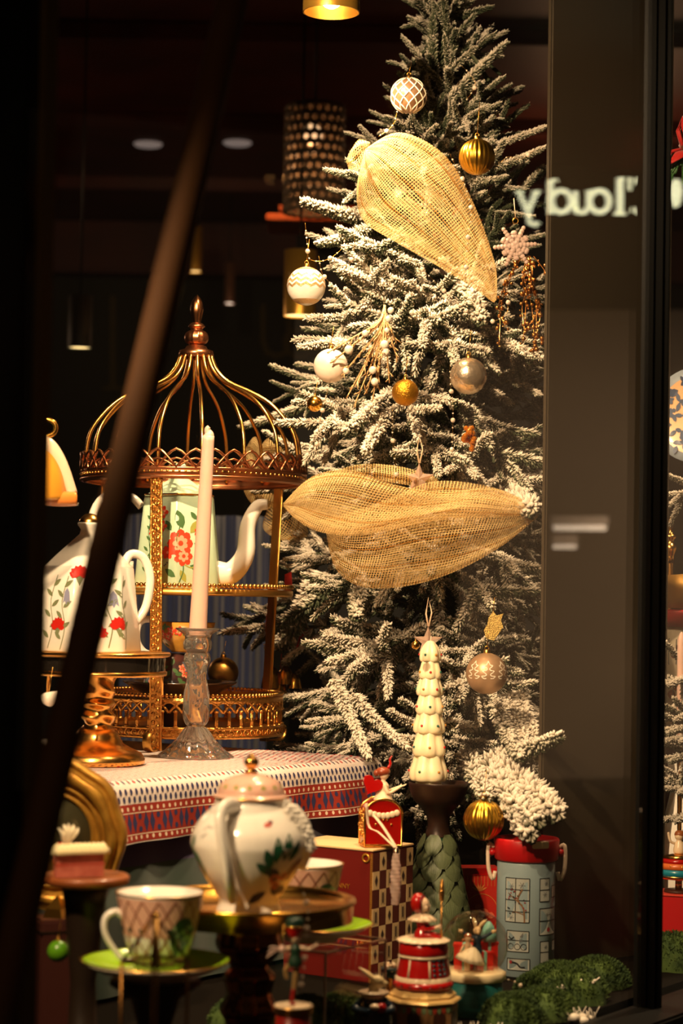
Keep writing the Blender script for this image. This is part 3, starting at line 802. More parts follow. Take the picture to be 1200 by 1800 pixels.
# dome ribs
sil = [(R3-.007, zf(838, SD)-STZ), (.205, zf(800, SD)-STZ), (.197, zf(762, SD)-STZ), (.175, zf(731, SD)-STZ), (.147, zf(706, SD)-STZ), (.110, zf(687, SD)-STZ), (.066, zf(669, SD)-STZ), (.042, zf(648, SD)-STZ), (.030, zf(622, SD)-STZ)]
for i in range(16):
    a = TAU*(i+.35)/16
    pts = crom([(r*math.cos(a), r*math.sin(a), z) for r, z in sil], 28)
    MB().tube(pts, .0036, 7).build('rib', GOLD, st)
# finial
zq = lambda py: zf(py, SD)-STZ
pf = [(.031, zq(626)), (.034, zq(621)), (.032, zq(614)), (.022, zq(611)), (.019, zq(606)), (.012, zq(603))]
MB().lathe(pf, 28).build('collar', ROSEG, st)
ball = [(.010, zq(604)), (.019, zq(600)), (.022, zq(591)), (.019, zq(582)), (.011, zq(577)), (.013, zq(574)), (.016, zq(571)), (.013, zq(567)), (.008, zq(564))]
MB().lathe(smooth_prof(ball, 30), 40, rad=lambda a, z, t: 1+.06*math.cos(14*a)*(1 if .05 < t < .5 else 0)).build('ribbed_knob', ROSEG, st)
MB().lathe(smooth_prof([(.007, zq(566)), (.0095, zq(556)), (.0125, zq(543)), (.0105, zq(528)), (.005, zq(519)), (0, zq(514))], 20), 20, rad=lambda a, z, t: 1+.05*math.cos(7*a+t*5)).build('finial', mat('dark_bronze', (150, 100, 66), .25, 1), st)
# posts with scrolled feet
for i, (adeg, mt) in enumerate(((-105, ORNATE), (40, GOLD2), (150, ORNATE))):
    a = math.radians(adeg); er = V(math.cos(a), math.sin(a), 0); et = V(-math.sin(a), math.cos(a), 0)
    g = MB(); 
    for (r0, z0, r1, z1) in ((.182, .0, .207, zc0),):
        A, B = er*r0+V(0, 0, z0), er*r1+V(0, 0, z1)
        x = et; z_ = (B-A).normalized(); y_ = z_.cross(x)
        g.box((0, 0, 0), (1, 1, 1), mtx=Matrix.Translation((A+B)/2) @ Matrix((x, y_, z_)).transposed().to_4x4() @ Matrix.Diagonal((.0205, .006, (B-A).length, 1)))
        for k in (-1, 1):
            g.tube([A+x*.010*k-y_*-.003*0+er*.002, B+x*.010*k+er*.002], .0022, 6)
        if mt is ORNATE:
            rr = random.Random(5+i)
            for j in range(64):
                p = lerp(A, B, (j+.5)/64)
                g.sphere(p+x*.0045*(1 if j % 2 else -1)+er*.003, .0042, 6, 4, scale=(1, 1, 1.2))
    po = g.build('post', mt, st)
    g = MB(); sc = []
    for j in range(22):
        t = j/21; q = lerp(-.5*PI, 1.35*PI, t); rr = lerp(.019, .006, t)
        sc.append(er*(.186+.030+rr*math.cos(q))+V(0, 0, .021+rr*math.sin(q)))
    sc = [er*.180+V(0, 0, .002)]+sc
    g.tube(sc, .011, 4, flat=.22, ref=(0, 0, 1)); g.build('scroll_foot', GOLD2, po)
def on(px, py, d, base): return P(px, py, d)
# ------------------------------------------------------------------ tableware
PR = [mat('print_leaf', (70, 104, 60), .4), mat('print_flower', (214, 62, 34), .4), mat('print_pink', (232, 150, 120), .4), mat('print_ink', (88, 96, 110), .4), mat('print_olive', (150, 150, 70), .4), mat('print_deep', (40, 44, 50), .4)]
def handle(path, r, mt, parent, name='handle', flat=1.0, ref=None, n=24, sides=10):
    return MB().tube(crom(path, n), r, sides, flat=flat, ref=ref).build(name, mt, parent)
# --- mint teapot on the middle tray
D = 3.2; S = D/3000
B = P(312, 1030, D); B.z = STZ+zt2b+.0125
t = thing('mint_teapot', 'pale mint six-sided teapot with coral flowers on the middle tray of the gilded stand', 'teapot', B)
mint = mat('mint_glaze', (186, 212, 184), .25, coat=.4)
hx = poly_rad(6, .22, .55)
H = 163*S
prof = [(0, 0), (83*S, 0), (85*S, 3*S), (68*S, H-4*S), (66*S, H), (60*S, H+3*S)]
q = MB(); q.lathe(prof, 96, rad=hx); q.build('body', mint, t)
q = MB(); q.lathe([(67*S, H-1*S), (68.5*S, H), (67*S, H+2*S)], 96, rad=hx); q.build('rim_line', GOLD, t)
q = MB(); q.lathe([(60*S, H+2*S), (52*S, H+10*S), (18*S, H+30*S), (9*S, H+34*S), (9*S, H+40*S), (14*S, H+48*S), (9*S, H+57*S), (0, H+60*S)], 72, rad=lambda a, z, t_: lerp(hx(a), 1, min(1, t_*1.3))); q.build('lid', mint, t)
sp = crom([(66*S, -6*S, 28*S), (95*S, -8*S, 30*S), (118*S, -10*S, 62*S), (122*S, -10*S, 112*S), (138*S, -12*S, 146*S), (156*S, -12*S, 150*S)], 26)
MB().tube(sp, [lerp(24, 9, (i/26)**.8)*S for i in range(27)], 14).build('spout', WHITE, t)
handle([(-66*S, 0, 143*S), (-82*S, 2*S, 158*S), (-112*S, 4*S, 168*S), (-142*S, 6*S, 150*S), (-154*S, 6*S, 112*S), (-140*S, 4*S, 66*S), (-110*S, 2*S, 42*S), (-78*S, 0, 40*S)], 7.5*S, WHITE, t)
d_ = Decal(revsurf([(85*S, 3*S), (68*S, H-4*S)], hx), .0005)
a0 = -PI/2
rnd = random.Random(4)
def A(px): return a0+px/80.0
d_.stroke(A(8), 40*S, [(0, -30*S), (8*S, -8*S), (4*S, 14*S), (-6*S, 40*S), (4*S, 80*S)], 2.2*S, 0)
d_.stroke(A(8), 40*S, [(4*S, 5*S), (26*S, -4*S), (42*S, 10*S)], 2*S, 4)
d_.flower(A(10), 78*S, 24*S, (1, 2, 1), 1, 8); d_.flower(A(16), 56*S, 17*S, (1, 2), 1, 7); d_.flower(A(-14), 62*S, 12*S, (1, 1), 2, 6)
for (x, y, L, w_, r_) in ((14, 104, 34, 18, 1.9), (30, 96, 30, 15, .9), (38, 78, 26, 13, .2), (-8, 100, 22, 12, 2.2), (28, 40, 28, 12, -.3), (10, 32, 24, 11, -1.1), (2, 20, 26, 12, 2.6), (-34, 30, 28, 13, 2.2), (-48, 18, 24, 12, .6), (40, 20, 30, 12, 1.1), (50, 44, 24, 10, .9), (46, 120, 18, 9, 2.3)):
    d_.leaf(A(x), y*S, L*S, w_*S, r_, 0 if (x+int(y)) % 3 else 4)
for sx in (-58, -46, 54):
    d_.stroke(A(sx), 20*S, [(0, 0), (4*S, 40*S), (-4*S, 80*S), (6*S, 120*S)], 1.6*S, 0)
    for k in range(12):
        d_.leaf(A(sx+rnd.uniform(-2, 3)), (28+k*9)*S, 13*S, 5*S, (.7 if k % 2 else 2.4), 0)
for x, y, r_ in ((-44, 120, 9), (-30, 108, 10), (-52, 98, 8), (-30, 132, 11), (48, 98, 8)): d_.flower(A(x), y*S, r_*S, (1, 2), 4, 5)
for k in range(26): d_.blob(A(-28+rnd.uniform(-16, 14)), (54+rnd.uniform(-16, 16))*S, 1.7*S, mi=3, k=6)
for k in range(18): d_.blob(A(56+rnd.uniform(-10, 12)), (120+rnd.uniform(-16, 16))*S, 1.6*S, mi=3, k=6)
d_.build('flower_print', PR, t)

# --- plate with stacked cups in the lower tray
D = 3.22; S = D/3000
B = P(316, 1208, D); B.z = STZ+zg0+.0145
rim_h = zg1-zg0-.012
t = thing('brown_plate', 'dark brown glazed plate raised on a foot in the gilded gallery tray', 'plate', B)
brown = mat('brown_glaze', (72, 48, 30), .25, coat=.5)
MB().lathe([(0, 0), (.05, 0), (.045, rim_h*.6), (.06, rim_h*.8), (.106, rim_h+.014), (.108, rim_h+.017), (.104, rim_h+.017), (.06, rim_h+.004), (0, rim_h+.003)], 56).build('bowl', brown, t)
PZ = B.z+rim_h+.0035
plum = mat('plum_glaze', (86, 44, 40), .3, coat=.4, noise_=(60, 0, (44, 40, 44)))
B2 = P(300, 1190, 3.2); B2.z = PZ
t = thing('floral_teacup', 'dark plum floral teacup standing upside down on the brown plate', 'cup', B2)
hC = 64*S
cup_prof = [(48*S, 0), (50*S, 1*S), (44*S, 30*S), (34*S, hC-8*S), (24*S, hC-2*S), (0, hC-2*S)]
MB().lathe(cup_prof+[], 40).build('bowl', plum, t)
d_ = Decal(revsurf([(50*S, 1*S), (44*S, 30*S), (34*S, hC-8*S)]), .0004)
for k in range(14): d_.flower(a0+rnd.uniform(-1, 1), rnd.uniform(10, 46)*S, 8*S, (2, 1) if k % 2 else (3, 3), 4, 5)
for k in range(20): d_.leaf(a0+rnd.uniform(-1, 1), rnd.uniform(10, 46)*S, 14*S, 7*S, rnd.uniform(0, 6), 0)
d_.build('flower_print', PR, t)
B3 = P(326, 1120, 3.2); B3.z = PZ+hC+.0005
t = thing('yellow_teacup', 'yellow floral teacup with a curled white handle stacked on the plum cup', 'cup', B3)
hy = 52*S
yel = mat('yellow_glaze', (206, 150, 60), .3, coat=.4, noise_=(45, 0, (170, 120, 52)))
MB().lathe([(0, 1*S), (24*S, 0), (26*S, 3*S), (44*S, 20*S), (52*S, hy), (50*S, hy), (42*S, 22*S), (24*S, 6*S), (0, 5*S)], 40).build('bowl', yel, t)
d_ = Decal(revsurf([(26*S, 3*S), (44*S, 20*S), (52*S, hy)]), .0004)
for k in range(9): d_.flower(a0+rnd.uniform(-1.2, 1.2), rnd.uniform(14, 42)*S, 8*S, (1, 2), 4, 5)
for k in range(16): d_.leaf(a0+rnd.uniform(-1.2, 1.2), rnd.uniform(8, 44)*S, 13*S, 7*S, rnd.uniform(0, 6), 0)
d_.build('flower_print', PR, t)
handle([(-46*S, -6*S, 40*S), (-60*S, -8*S, 56*S), (-80*S, -10*S, 50*S), (-84*S, -10*S, 20*S), (-72*S, -8*S, 0*S), (-54*S, -6*S, -4*S), (-46*S, -4*S, 10*S)], 6.5*S, WHITE, t)

# --- crystal candlestick with taper candle
D = 3.0; S = D/3000
B = P(343, 1337, D); B.z = STZ
t = thing('crystal_candlestick', 'clear swirled crystal candlestick on the front of the patterned cloth', 'candlestick', B)
h = lambda py: max(0, (1340-py)*S)
base = [(0, 0), (60*S, 0), (62*S, h(1336)), (52*S, h(1328)), (36*S, h(1312)), (26*S, h(1298)), (20*S, h(1290)), (14*S, h(1286))]
tw = lambda n, amp, k: (lambda a, z, t_: 1+amp*math.cos(n*a+k*z/S))
MB().lathe(smooth_prof(base, 40), 72, rad=tw(14, .05, .06)).build('foot', CLEAR, t)
stem_p = [(13*S, h(1287)), (20*S, h(1278)), (24*S, h(1256)), (22*S, h(1232)), (18*S, h(1212)), (17*S, h(1196)), (20*S, h(1180)), (23*S, h(1170)), (21*S, h(1160)), (18*S, h(1157))]
MB().lathe(smooth_prof(stem_p, 48), 48, rad=tw(6, .06, .10)).build('stem', CLEAR, t)
cup = [(17*S, h(1158)), (24*S, h(1150)), (25*S, h(1140)), (22*S, h(1131)), (26*S, h(1124)), (37*S, h(1117)), (38*S, h(1114)), (34*S, h(1115)), (20*S, h(1122)), (17*S, h(1126)), (0, h(1126))]
MB().lathe(smooth_prof(cup, 40), 48, rad=tw(8, .02, 0)).build('socket', CLEAR, t)
wax = mat('pale_wax', (222, 184, 168), .4, sss=.25)
B2 = B+V(0, 0, h(1125))
q = MB(); n = 40; pts = []
lean = (P(368, 770, D)-P(349, 1120, D)); lean.z = 0
for i in range(n+1):
    t_ = i/n; pts.append(V(0, 0, t_*(1122-772)*S)+lean*t_)
rad = [lerp(16, 10.5, i/n)*S for i in range(n+1)]
q.tube(pts, rad, 16)
top = pts[-1]; cur = [top+V(4*S*math.cos(a)*(.2+.5*a/5), 4*S*math.sin(a)*.3, a*3.2*S) for a in [i*.5 for i in range(11)]]
q.tube([top+V(0, 0, -4*S)]+cur, [10*S]+[lerp(9.5, 3.5, i/10)*S for i in range(11)], 10)
tag(q.build('taper_candle', wax, loc=B2), 'pale pink taper candle with a curled tip in the crystal candlestick', 'candle')

# --- gold cake stand with the white six-sided teapot
D = 2.85; S = D/3000
B = P(170, 1352, D); B.z = STZ
h = lambda py: (1352-py)*S
t = thing('gold_cake_stand', 'polished gold pedestal cake stand at the left end of the patterned cloth', 'cake stand', B)
MB().lathe([(0, 0), (80*S, 0), (84*S, 3*S), (84*S, 10*S), (78*S, 20*S), (60*S, 28*S), (46*S, 36*S), (38*S, 50*S), (34*S, 62*S), (0, 62*S)], 56).build('foot', GOLD, t)
q = MB()
q.lathe(smooth_prof([(30*S, 60*S), (24*S, 70*S), (30*S, 84*S), (26*S, 96*S), (30*S, 106*S), (24*S, 116*S), (30*S, 128*S), (28*S, 146*S), (34*S, 158*S)], 60), 40, rad=lambda a, z, t_: 1+.1*math.cos(3*a+z/S*.16)); q.build('stem', GOLD, t)
smoke = mat('smoked_glass', (30, 26, 22), .08, coat=.4)
MB().lathe([(0, 156*S), (118*S, 156*S), (120*S, 158*S), (120*S, 163*S), (116*S, 165*S)], 72).build('under_plate', GOLD, t)
MB().lathe([(116*S, 164*S), (117*S, 190*S)], 72).build('glass_band', smoke, t)
MB().lathe([(116*S, 188*S), (124*S, 190*S), (126*S, 194*S), (124*S, 197*S), (0, 197*S)], 72).build('top_plate', GOLD, t)
q = MB(); 
for k in range(3):
    a = TAU*k/3-1.65; q.tube([(119*S*math.cos(a), 119*S*math.sin(a), 120*S), (119*S*math.cos(a), 119*S*math.sin(a), 192*S)], 3*S, 6)
q.build('bracket', GOLD, t, kind='stuff')
TZ = B.z+197*S+.0005
# pearl drop hanging off the stand
pd = P(86, 1228, 2.72)
t = thing('pearl_drop', 'small pearl teardrop charm hanging under the rim of the gold cake stand', 'ornament', pd)
MB().lathe(smooth_prof([(0, -.012), (.010, -.008), (.012, 0), (.006, .010), (0, .018)], 16), 20, mtx=Matrix.Rotation(.8, 4, 'Y')).build('drop', PEARL, t)
MB().tube([(0, 0, .012), (.004, .006, .05)], .0007, 5).build('thread', GOLD, t)
B = P(153, 1158, D); B.z = TZ
t = thing('white_teapot', 'white six-sided teapot with red carnations and a gold knob on the gold cake stand', 'teapot', B)
hx2 = poly_rad(6, .15, .30)
pr_ = [(0, 0), (96*S, 0), (97*S, 3*S), (81*S, 146*S), (78*S, 150*S)]
MB().lathe(pr_, 96, rad=hx2).build('body', WHITE, t)
MB().lathe([(79*S, 149*S), (60*S, 168*S), (18*S, 206*S), (16*S, 214*S), (22*S, 222*S), (21*S, 226*S), (0, 227*S)], 72, rad=lambda a, z, t_: lerp(hx2(a), 1, min(1, t_*1.2))).build('lid', WHITE, t)
MB().lathe(smooth_prof([(20*S, 226*S), (18*S, 232*S), (10*S, 240*S), (0, 243*S)], 12), 20).build('knob', GOLD, t)
handle([(58*S, 20*S, 150*S), (70*S, 30*S, 172*S), (92*S, 40*S, 166*S), (104*S, 44*S, 130*S), (98*S, 40*S, 80*S), (80*S, 30*S, 50*S)], 8*S, WHITE, t)
handle([(-80*S, 10*S, 40*S), (-112*S, 10*S, 56*S), (-122*S, 10*S, 110*S), (-140*S, 10*S, 150*S)], 10*S, WHITE, t, 'spout')
d_ = Decal(revsurf([(97*S, 3*S), (81*S, 146*S)], hx2), .0005)
WP = [mat('print_sage', (120, 128, 92), .4), mat('print_carnation', (190, 34, 22), .4), mat('print_blush', (220, 130, 120), .4), mat('print_bluebell', (140, 142, 170), .4)]
A = lambda px: a0+px/92.0
for x, y in ((-50, 42), (70, 44), (-8, 132), (30, 30)):
    for k in range(7):
        aa = lerp(.2, 2.9, k/6); d_.leaf(A(x), y*S, 19*S, 13*S, aa, 1, lift=.0001*k)
    d_.poly(A(x), y*S, [(-8*S, 0), (0, -18*S), (8*S, 0)], 0)
for x, y0 in ((-74, 6), (-40, 4), (50, 8), (82, 6)):
    d_.stroke(A(x), y0*S, [(0, 0), (8*S, 40*S), (-4*S, 84*S), (10*S, 128*S)], 2*S, 0)
    for k in range(6): d_.leaf(A(x), (y0+18+k*18)*S, 22*S, 8*S, .6 if k % 2 else 2.5, 0)
for x, y in ((-32, 84), (62, 80), (8, 84)):
    d_.poly(A(x), y*S, [(-9*S, 0), (-6*S, 20*S), (0, 27*S), (6*S, 20*S), (9*S, 0), (4*S, 4*S), (0, -3*S), (-4*S, 4*S)], 3)
d_.build('flower_print', WP, t)

# --- gilded figure-like lamp at the left edge: yellow glass belly held by a white curved arm
D = 2.75; S = D/3000
B = P(66, 880, D)
t = thing('amber_teapot', 'amber glazed teapot with white spout high at the left window edge', 'teapot', B)
amber = mat('amber_glaze', (214, 150, 48), .25, coat=.4)
MB().lathe(smooth_prof([(0, 0), (46*S, 0), (52*S, 14*S), (46*S, 50*S), (34*S, 78*S), (20*S, 92*S), (14*S, 100*S), (0, 100*S)], 30), 36).build('body', amber, t)
MB().tube(crom([(-6*S, -8*S, 106*S), (20*S, -10*S, 96*S), (42*S, -8*S, 64*S), (62*S, -4*S, 12*S)], 18), [lerp(15, 9, i/18)*S for i in range(19)], 12).build('spout', mat('pink_glaze', (236, 206, 176), .25, coat=.4), t)
MB().tube(crom([(-30*S, -14*S, 14*S), (30*S, -16*S, 4*S), (68*S, -6*S, 4*S)], 12), [lerp(16, 13, i/12)*S for i in range(13)], 12).build('base', mat('orange_glaze', (218, 130, 56), .25, coat=.4), t)
MB().lathe(smooth_prof([(14*S, 98*S), (18*S, 106*S), (10*S, 118*S), (14*S, 128*S), (0, 140*S)], 16), 20).build('lid', DKGREEN, t)
q = MB(); q.tube([(12*S+18*S*math.cos(a), -4*S, 128*S+15*S*math.sin(a)) for a in [TAU*i/20 for i in range(20)]], 4.5*S, 8, closed=True); q.build('ring_knob', BRASS, t)
q = MB(); q.lathe([(0, 0), (70*S, 0), (72*S, 5*S), (0, 6*S)], 40, c=(0, 0, -7*S)); bz = -7*S
q.tube([(-30*S, 30*S, -7*S), (-30*S, 30*S, STZ-B.z)], 4*S, 8)
AMB = B
tag(q.build('glass_riser', BULB, loc=B), 'clear glass riser holding the amber teapot at the left edge', 'riser')

# --- front white teapot with appliqued flowers on a gold pedestal tray
D = 2.12; S = D/3000
TC = P(440, 1590, 2.16); TRZ = P(440, 1592, 2.16).z     # tray floor
R_ = .128
t = thing('pedestal_tray', 'round gold pedestal tray with mirrored rim under the front white teapot', 'tray', (TC.x, TC.y, FZ))
zt = TRZ-FZ
g = MB(); g.lathe([(0, zt-.004), (R_-.006, zt-.006), (R_-.003, zt-.016), (R_+.002, zt-.016), (R_+.003, zt+.005), (R_+.006, zt+.007), (R_+.005, zt+.010), (R_+.001, zt+.010), (R_-.002, zt+.006), (R_-.006, zt), (0, zt)], 96); g.build('plate', BRASS, t)
amb = mat('amber_mirror', (150, 92, 40), .12, 1)
g = MB(); g.lathe(smooth_prof([(.05, zt-.006), (.044, zt-.014), (.040, zt-.030), (.042, zt-.050), (.030, zt-.068), (.024, zt-.076), (.032, zt-.088), (.028, zt-.11), (.036, zt-.13), (.028, zt-.15), (.04, zt-.17), (.07, .03), (.085, .008), (.085, 0)], 90), 48, rad=lambda a, z, t_: 1+.03*math.cos(10*a)); g.build('stem', amb, t)
B = P(437, 1588, D); B.z = TRZ+.0005
t = thing('flower_teapot', 'round white teapot with flower relief and a pink lid on the gold pedestal tray', 'teapot', B)
h = lambda py: (1590-py)*S
bp = [(0, 0), (56*S, 0), (57*S, 4*S), (52*S, h(1572)), (60*S, h(1556)), (84*S, h(1520)), (101*S, h(1482)), (104*S, h(1466)), (99*S, h(1446)), (84*S, h(1424)), (68*S, h(1408)), (62*S, h(1398)), (62*S, h(1392)), (58*S, h(1392)), (56*S, h(1398)), (0, h(1400))]
body_p = smooth_prof(bp[1:13], 60)
MB().lathe([(0, 0)]+body_p+[(56*S, h(1394)), (0, h(1400))], 64).build('body', WHITE, t)
lidm = mat('pink_trellis_lid', (226, 180, 160), .25, coat=.4)
lp = smooth_prof([(64*S, h(1392)), (66*S, h(1389)), (60*S, h(1384)), (57*S, h(1374)), (48*S, h(1362)), (30*S, h(1353)), (12*S, h(1349)), (0, h(1348))], 30)
lo = MB().lathe([(0, h(1393))]+lp, 56).build('lid', lidm, t)
d_ = Decal(revsurf(lp), .0004)
for k in range(14):
    a = a0+TAU*k/14; d_.blob(a, h(1370), 4.5*S, mi=4, k=8)
    d_.stroke(a, h(1372), [(-12*S, -9*S), (0, 9*S), (12*S, -9*S)], 1.8*S, 2, n=0)
d_.build('trellis_print', PR, lo)
MB().lathe(smooth_prof([(10*S, h(1350)), (12*S, h(1346)), (7*S, h(1341)), (12*S, h(1334)), (13*S, h(1326)), (6*S, h(1318)), (0, h(1312))], 20), 20).build('knob', GOLD, t)
MB().lathe([(65.5*S, h(1391)), (67.5*S, h(1389.5)), (65.5*S, h(1388))], 56).build('rim_line', GOLD, t)
hp = crom([(-20*S, -56*S, h(1404)), (-34*S, -84*S, h(1398)), (-46*S, -112*S, h(1410)), (-44*S, -124*S, h(1440)), (-36*S, -124*S, h(1480)), (-30*S, -112*S, h(1520)), (-26*S, -86*S, h(1550)), (-24*S, -66*S, h(1554))], 30)
MB().tube(hp, 15*S, 14, flat=.62, ref=(0, -1, .2)).build('handle', WHITE, t)
q = MB(); q.tube(crom([(84*S, 0, h(1510)), (100*S, -6*S, h(1470)), (94*S, -10*S, h(1430)), (76*S, -12*S, h(1404))], 14), [lerp(16, 6, i/14)*S for i in range(15)], 12); q.build('spout', WHITE, t)
rnd = random.Random(9)
for k in range(9):
    t_ = k/8; c = V(lerp(66, 106, math.sin(t_*PI*.5)), -lerp(34, 26, t_)-6*(k % 2), 0)*S+V(0, 0, h(lerp(1402, 1472, t_)))
    q = MB(); aim = V(.6, -.8, .25).to_track_quat('Z', 'Y').to_matrix().to_4x4()
    for i in range(6):
        a = TAU*i/6+k; q.sphere((0, 0, 0), 7.5*S, 8, 6, mtx=None, scale=(1, 1, 1)) if False else q.lathe([(0, -.6), (.8, -.3), (1, .2), (0, .5)], 8, mtx=Matrix.Translation(c) @ aim @ Matrix.Rotation(a, 4, 'Z') @ Matrix.Translation(V(7*S, 0, 0)) @ Matrix.Rotation(-.5, 4, 'Y') @ Matrix.Diagonal((7*S, 5*S, 2*S, 1)))
    q.sphere(c+V(1.5, -2, .8)*S, 3*S, 8, 6); q.build('flower_relief', WHITE, t)
d_ = Decal(revsurf(body_p), .0005)
A = lambda px: a0+math.asin(max(-1, min(1, px/100.0)))
FP = [mat('print_emerald', (34, 92, 62), .4), mat('print_navy', (48, 48, 74), .4), mat('print_rose', (196, 96, 84), .4), mat('print_plumleaf', (104, 60, 66), .4)]
for (x, y, L, w_, r_, mi) in ((44, 1506, 34, 12, 1.9, 0), (50, 1496, 40, 13, 1.55, 0), (62, 1492, 42, 13, 1.35, 0), (72, 1494, 36, 12, 1.1, 0), (46, 1516, 30, 12, 2.4, 0), (70, 1530, 40, 15, .9, 3), (78, 1512, 34, 15, .6, 3), (60, 1540, 36, 14, -.3, 1), (48, 1546, 34, 14, -2.4, 1), (56, 1532, 30, 14, -.9, 1), (84, 1530, 24, 12, 1.4, 3), (66, 1522, 30, 14, 2.6, 1)):
    d_.leaf(A(x), h(y), L*1.25*S, w_*1.35*S, r_, mi, lift=.0001)
for x, y, r_ in ((56, 1524, 11), (72, 1520, 9), (64, 1536, 9)): d_.flower(A(x), h(y), r_*S, (2, 3), 1, 6)
for (x, y, L, w_, r_, mi) in ((-96, 1470, 40, 16, -1.2, 0), (-90, 1480, 40, 14, -1.5, 0), (-98, 1500, 36, 14, -.9, 3), (-86, 1504, 26, 12, -1.8, 0), (-94, 1476, 26, 12, 1.2, 0)):
    d_.leaf(A(x), h(y), L*S, w_*S, r_, mi)
d_.stroke(A(-70), h(1440), [(-14*S, -4*S), (-4*S, 6*S), (2*S, 0), (12*S, 8*S)], 1.2*S, 1); d_.stroke(A(-74), h(1452), [(-10*S, -4*S), (4*S, 4*S)], 1.2*S, 1)
d_.blob(A(38), h(1430), 8*S, 5*S, .3, 2); d_.blob(A(44), h(1426), 5*S, 4*S, .3, 3)
d_.build('bouquet_print', FP, t)

# --- lattice cups on green saucers
def lattice_cup(nm, lab, B, S, ha, hf=128):
    t = thing(nm, lab, 'cup', B)
    H = hf*S; q_ = hf/128
    pf = smooth_prof([(36*S, 0), (37*S, 6*S), (40*S, 12*S), (58*S, 48*S*q_), (69*S, 92*S*q_), (77*S, H)], 30)
    MB().lathe([(0, 2*S)]+pf+[(75*S, H+.5*S), (66*S, 92*S*q_), (54*S, 48*S*q_), (30*S, 14*S), (0, 12*S)], 56).build('bowl', WHITE, t)
    MB().lathe([(75*S, H-.6*S), (78*S, H-.6*S), (78*S, H+1*S), (75*S, H+1*S)], 56).build('rim_line', GOLD, t)
    d_ = Decal(revsurf(pf), .0004)
    bandd = MB()
    dd = Decal(revsurf(pf), .0002)
    def fn(a, b):
        p, _, _, nn = dd.frame(a*TAU, lerp(.50, .97, b)*H); return p+nn*.0002
    bandd.grid(fn, 56, 8, 0); merge(d_.mb, bandd)
    n = 16
    for k in range(n):
        a = ha+PI+TAU*k/n
        for sg in (-1, 1):
            pts = []
            for j in range(9):
                zz = lerp(20*S, H-8*S, j/8); aa = a+sg*(j/8)*TAU/n*2.5
                pts.append((aa, zz))
            vs = []
            for j, (aa, zz) in enumerate(pts):
                p, la, lb, nn = dd.frame(aa, zz)
                for w_ in (-1.6*S, 1.6*S): 
                    p2, _, _, n2 = dd.frame(aa+w_/la, zz); vs.append(p2+n2*.0006)
            d_.mb.add(vs, [(2*j, 2*j+1, 2*j+3, 2*j+2) for j in range(8)], 1)
    for k in range(n):
        a = ha+TAU*(k+.3)/n; d_.blob(a, 84*S, 5*S, 5*S, 0, 3, 8, lift=.0004)
    # leafy medallion turned to the window
    for c_ in (-PI/2+.75, PI/2+.9):
        d_.blob(c_, 66*S*q_, 24*S, 34*S, 0, 2, 20, lift=.0006)
        rn = random.Random(3)
        for k in range(26):
            d_.leaf(c_, 66*S, 12*S, 6*S, rn.uniform(0, 6.3), 4 if k % 3 else 3, rn.uniform(-16, 16)*S, rn.uniform(-26, 26)*S, lift=.0009)
    dr = MB()
    def fn2(a, b):
        p, _, _, nn = dd.frame(a*TAU, lerp(.03, .30, b)*H); return p+nn*.00025
    dr.grid(fn2, 56, 4, 5); merge(d_.mb, dr)
    d_.build('lattice_print', [mat('print_shell_pink', (228, 178, 156), .35), mat('print_lattice', (146, 84, 60), .35), mat('print_forest', (40, 74, 44), .35), mat('print_bottle', (26, 54, 44), .35), mat('print_celadon', (150, 170, 130), .35), mat('print_pistachio', (172, 176, 96), .35)], t)
    e = V(math.cos(ha), math.sin(ha), 0)
    hp = [e*62*S+V(0, 0, 100*S), e*78*S+V(0, 0, 112*S), e*96*S+V(0, 0, 100*S), e*96*S+V(0, 0, 74*S), e*80*S+V(0, 0, 46*S), e*62*S+V(0, 0, 26*S), e*48*S+V(0, 0, 28*S)]
    MB().tube(crom(hp, 24), [lerp(8, 6, i/24)*S for i in range(25)], 10, flat=.8).build('handle', WHITE, t)
    return t
LIME = mat('lime_glaze', (150, 196, 36), .15, coat=.6)
SAUC = mat('saucer_white', (226, 214, 190), .25, coat=.5)
def saucer(nm, lab, B, R):
    t = thing(nm, lab, 'saucer', B)
    MB().lathe([(0, 0), (R*.42, 0), (R*.44, R*.05), (R*.75, R*.13), (R, R*.27), (R*.985, R*.275)], 64).build('underside', SAUC, t)
    MB().lathe([(R*.985, R*.275), (R*.73, R*.16), (R*.42, R*.08), (0, R*.075)], 64).build('well', LIME, t)
    MB().lathe([(R*.975, R*.272), (R*1.0, R*.268), (R*1.003, R*.28), (R*.975, R*.284)], 64).build('rim_line', GOLD, t)
    return t
D = 2.04; S = D/3000
B = P(273, 1723, D)
R_ = 132*S
saucer('green_saucer', 'lime green saucer with a gold rim under the nearest pink lattice cup', B, R_)
CB = P(279, 1690, D); CB.z = B.z+R_*.078
lattice_cup('lattice_teacup', 'pink lattice teacup nearest the window at the lower left, handle to the left', CB, S, PI+.25, 144)
q = MB(); hh = B.z-FZ
q.lathe([(0, 0), (.07, 0), (.072, .006), (.03, .02), (.02, .05), (.018, hh*.6), (.03, hh-.02), (.055, hh-.004), (.055, hh-.0005), (0, hh-.0005)], 40)
tag(q.build('dark_pedestal', mat('dark_walnut', (34, 24, 16), .4), loc=V(B.x, B.y, FZ)), 'dark turned pedestal under the nearer green saucer', 'stand')
D = 2.36; S = D/3000
B = P(546, 1652, D); R_ = 110*S
saucer('green_saucer', 'lime green saucer half hidden behind the gold pedestal tray', B, R_)
CB = P(526, 1640, D); CB.z = B.z+R_*.078
lattice_cup('lattice_teacup', 'pink lattice teacup with a leafy medallion behind the round white teapot', CB, S*.98, PI+.4)
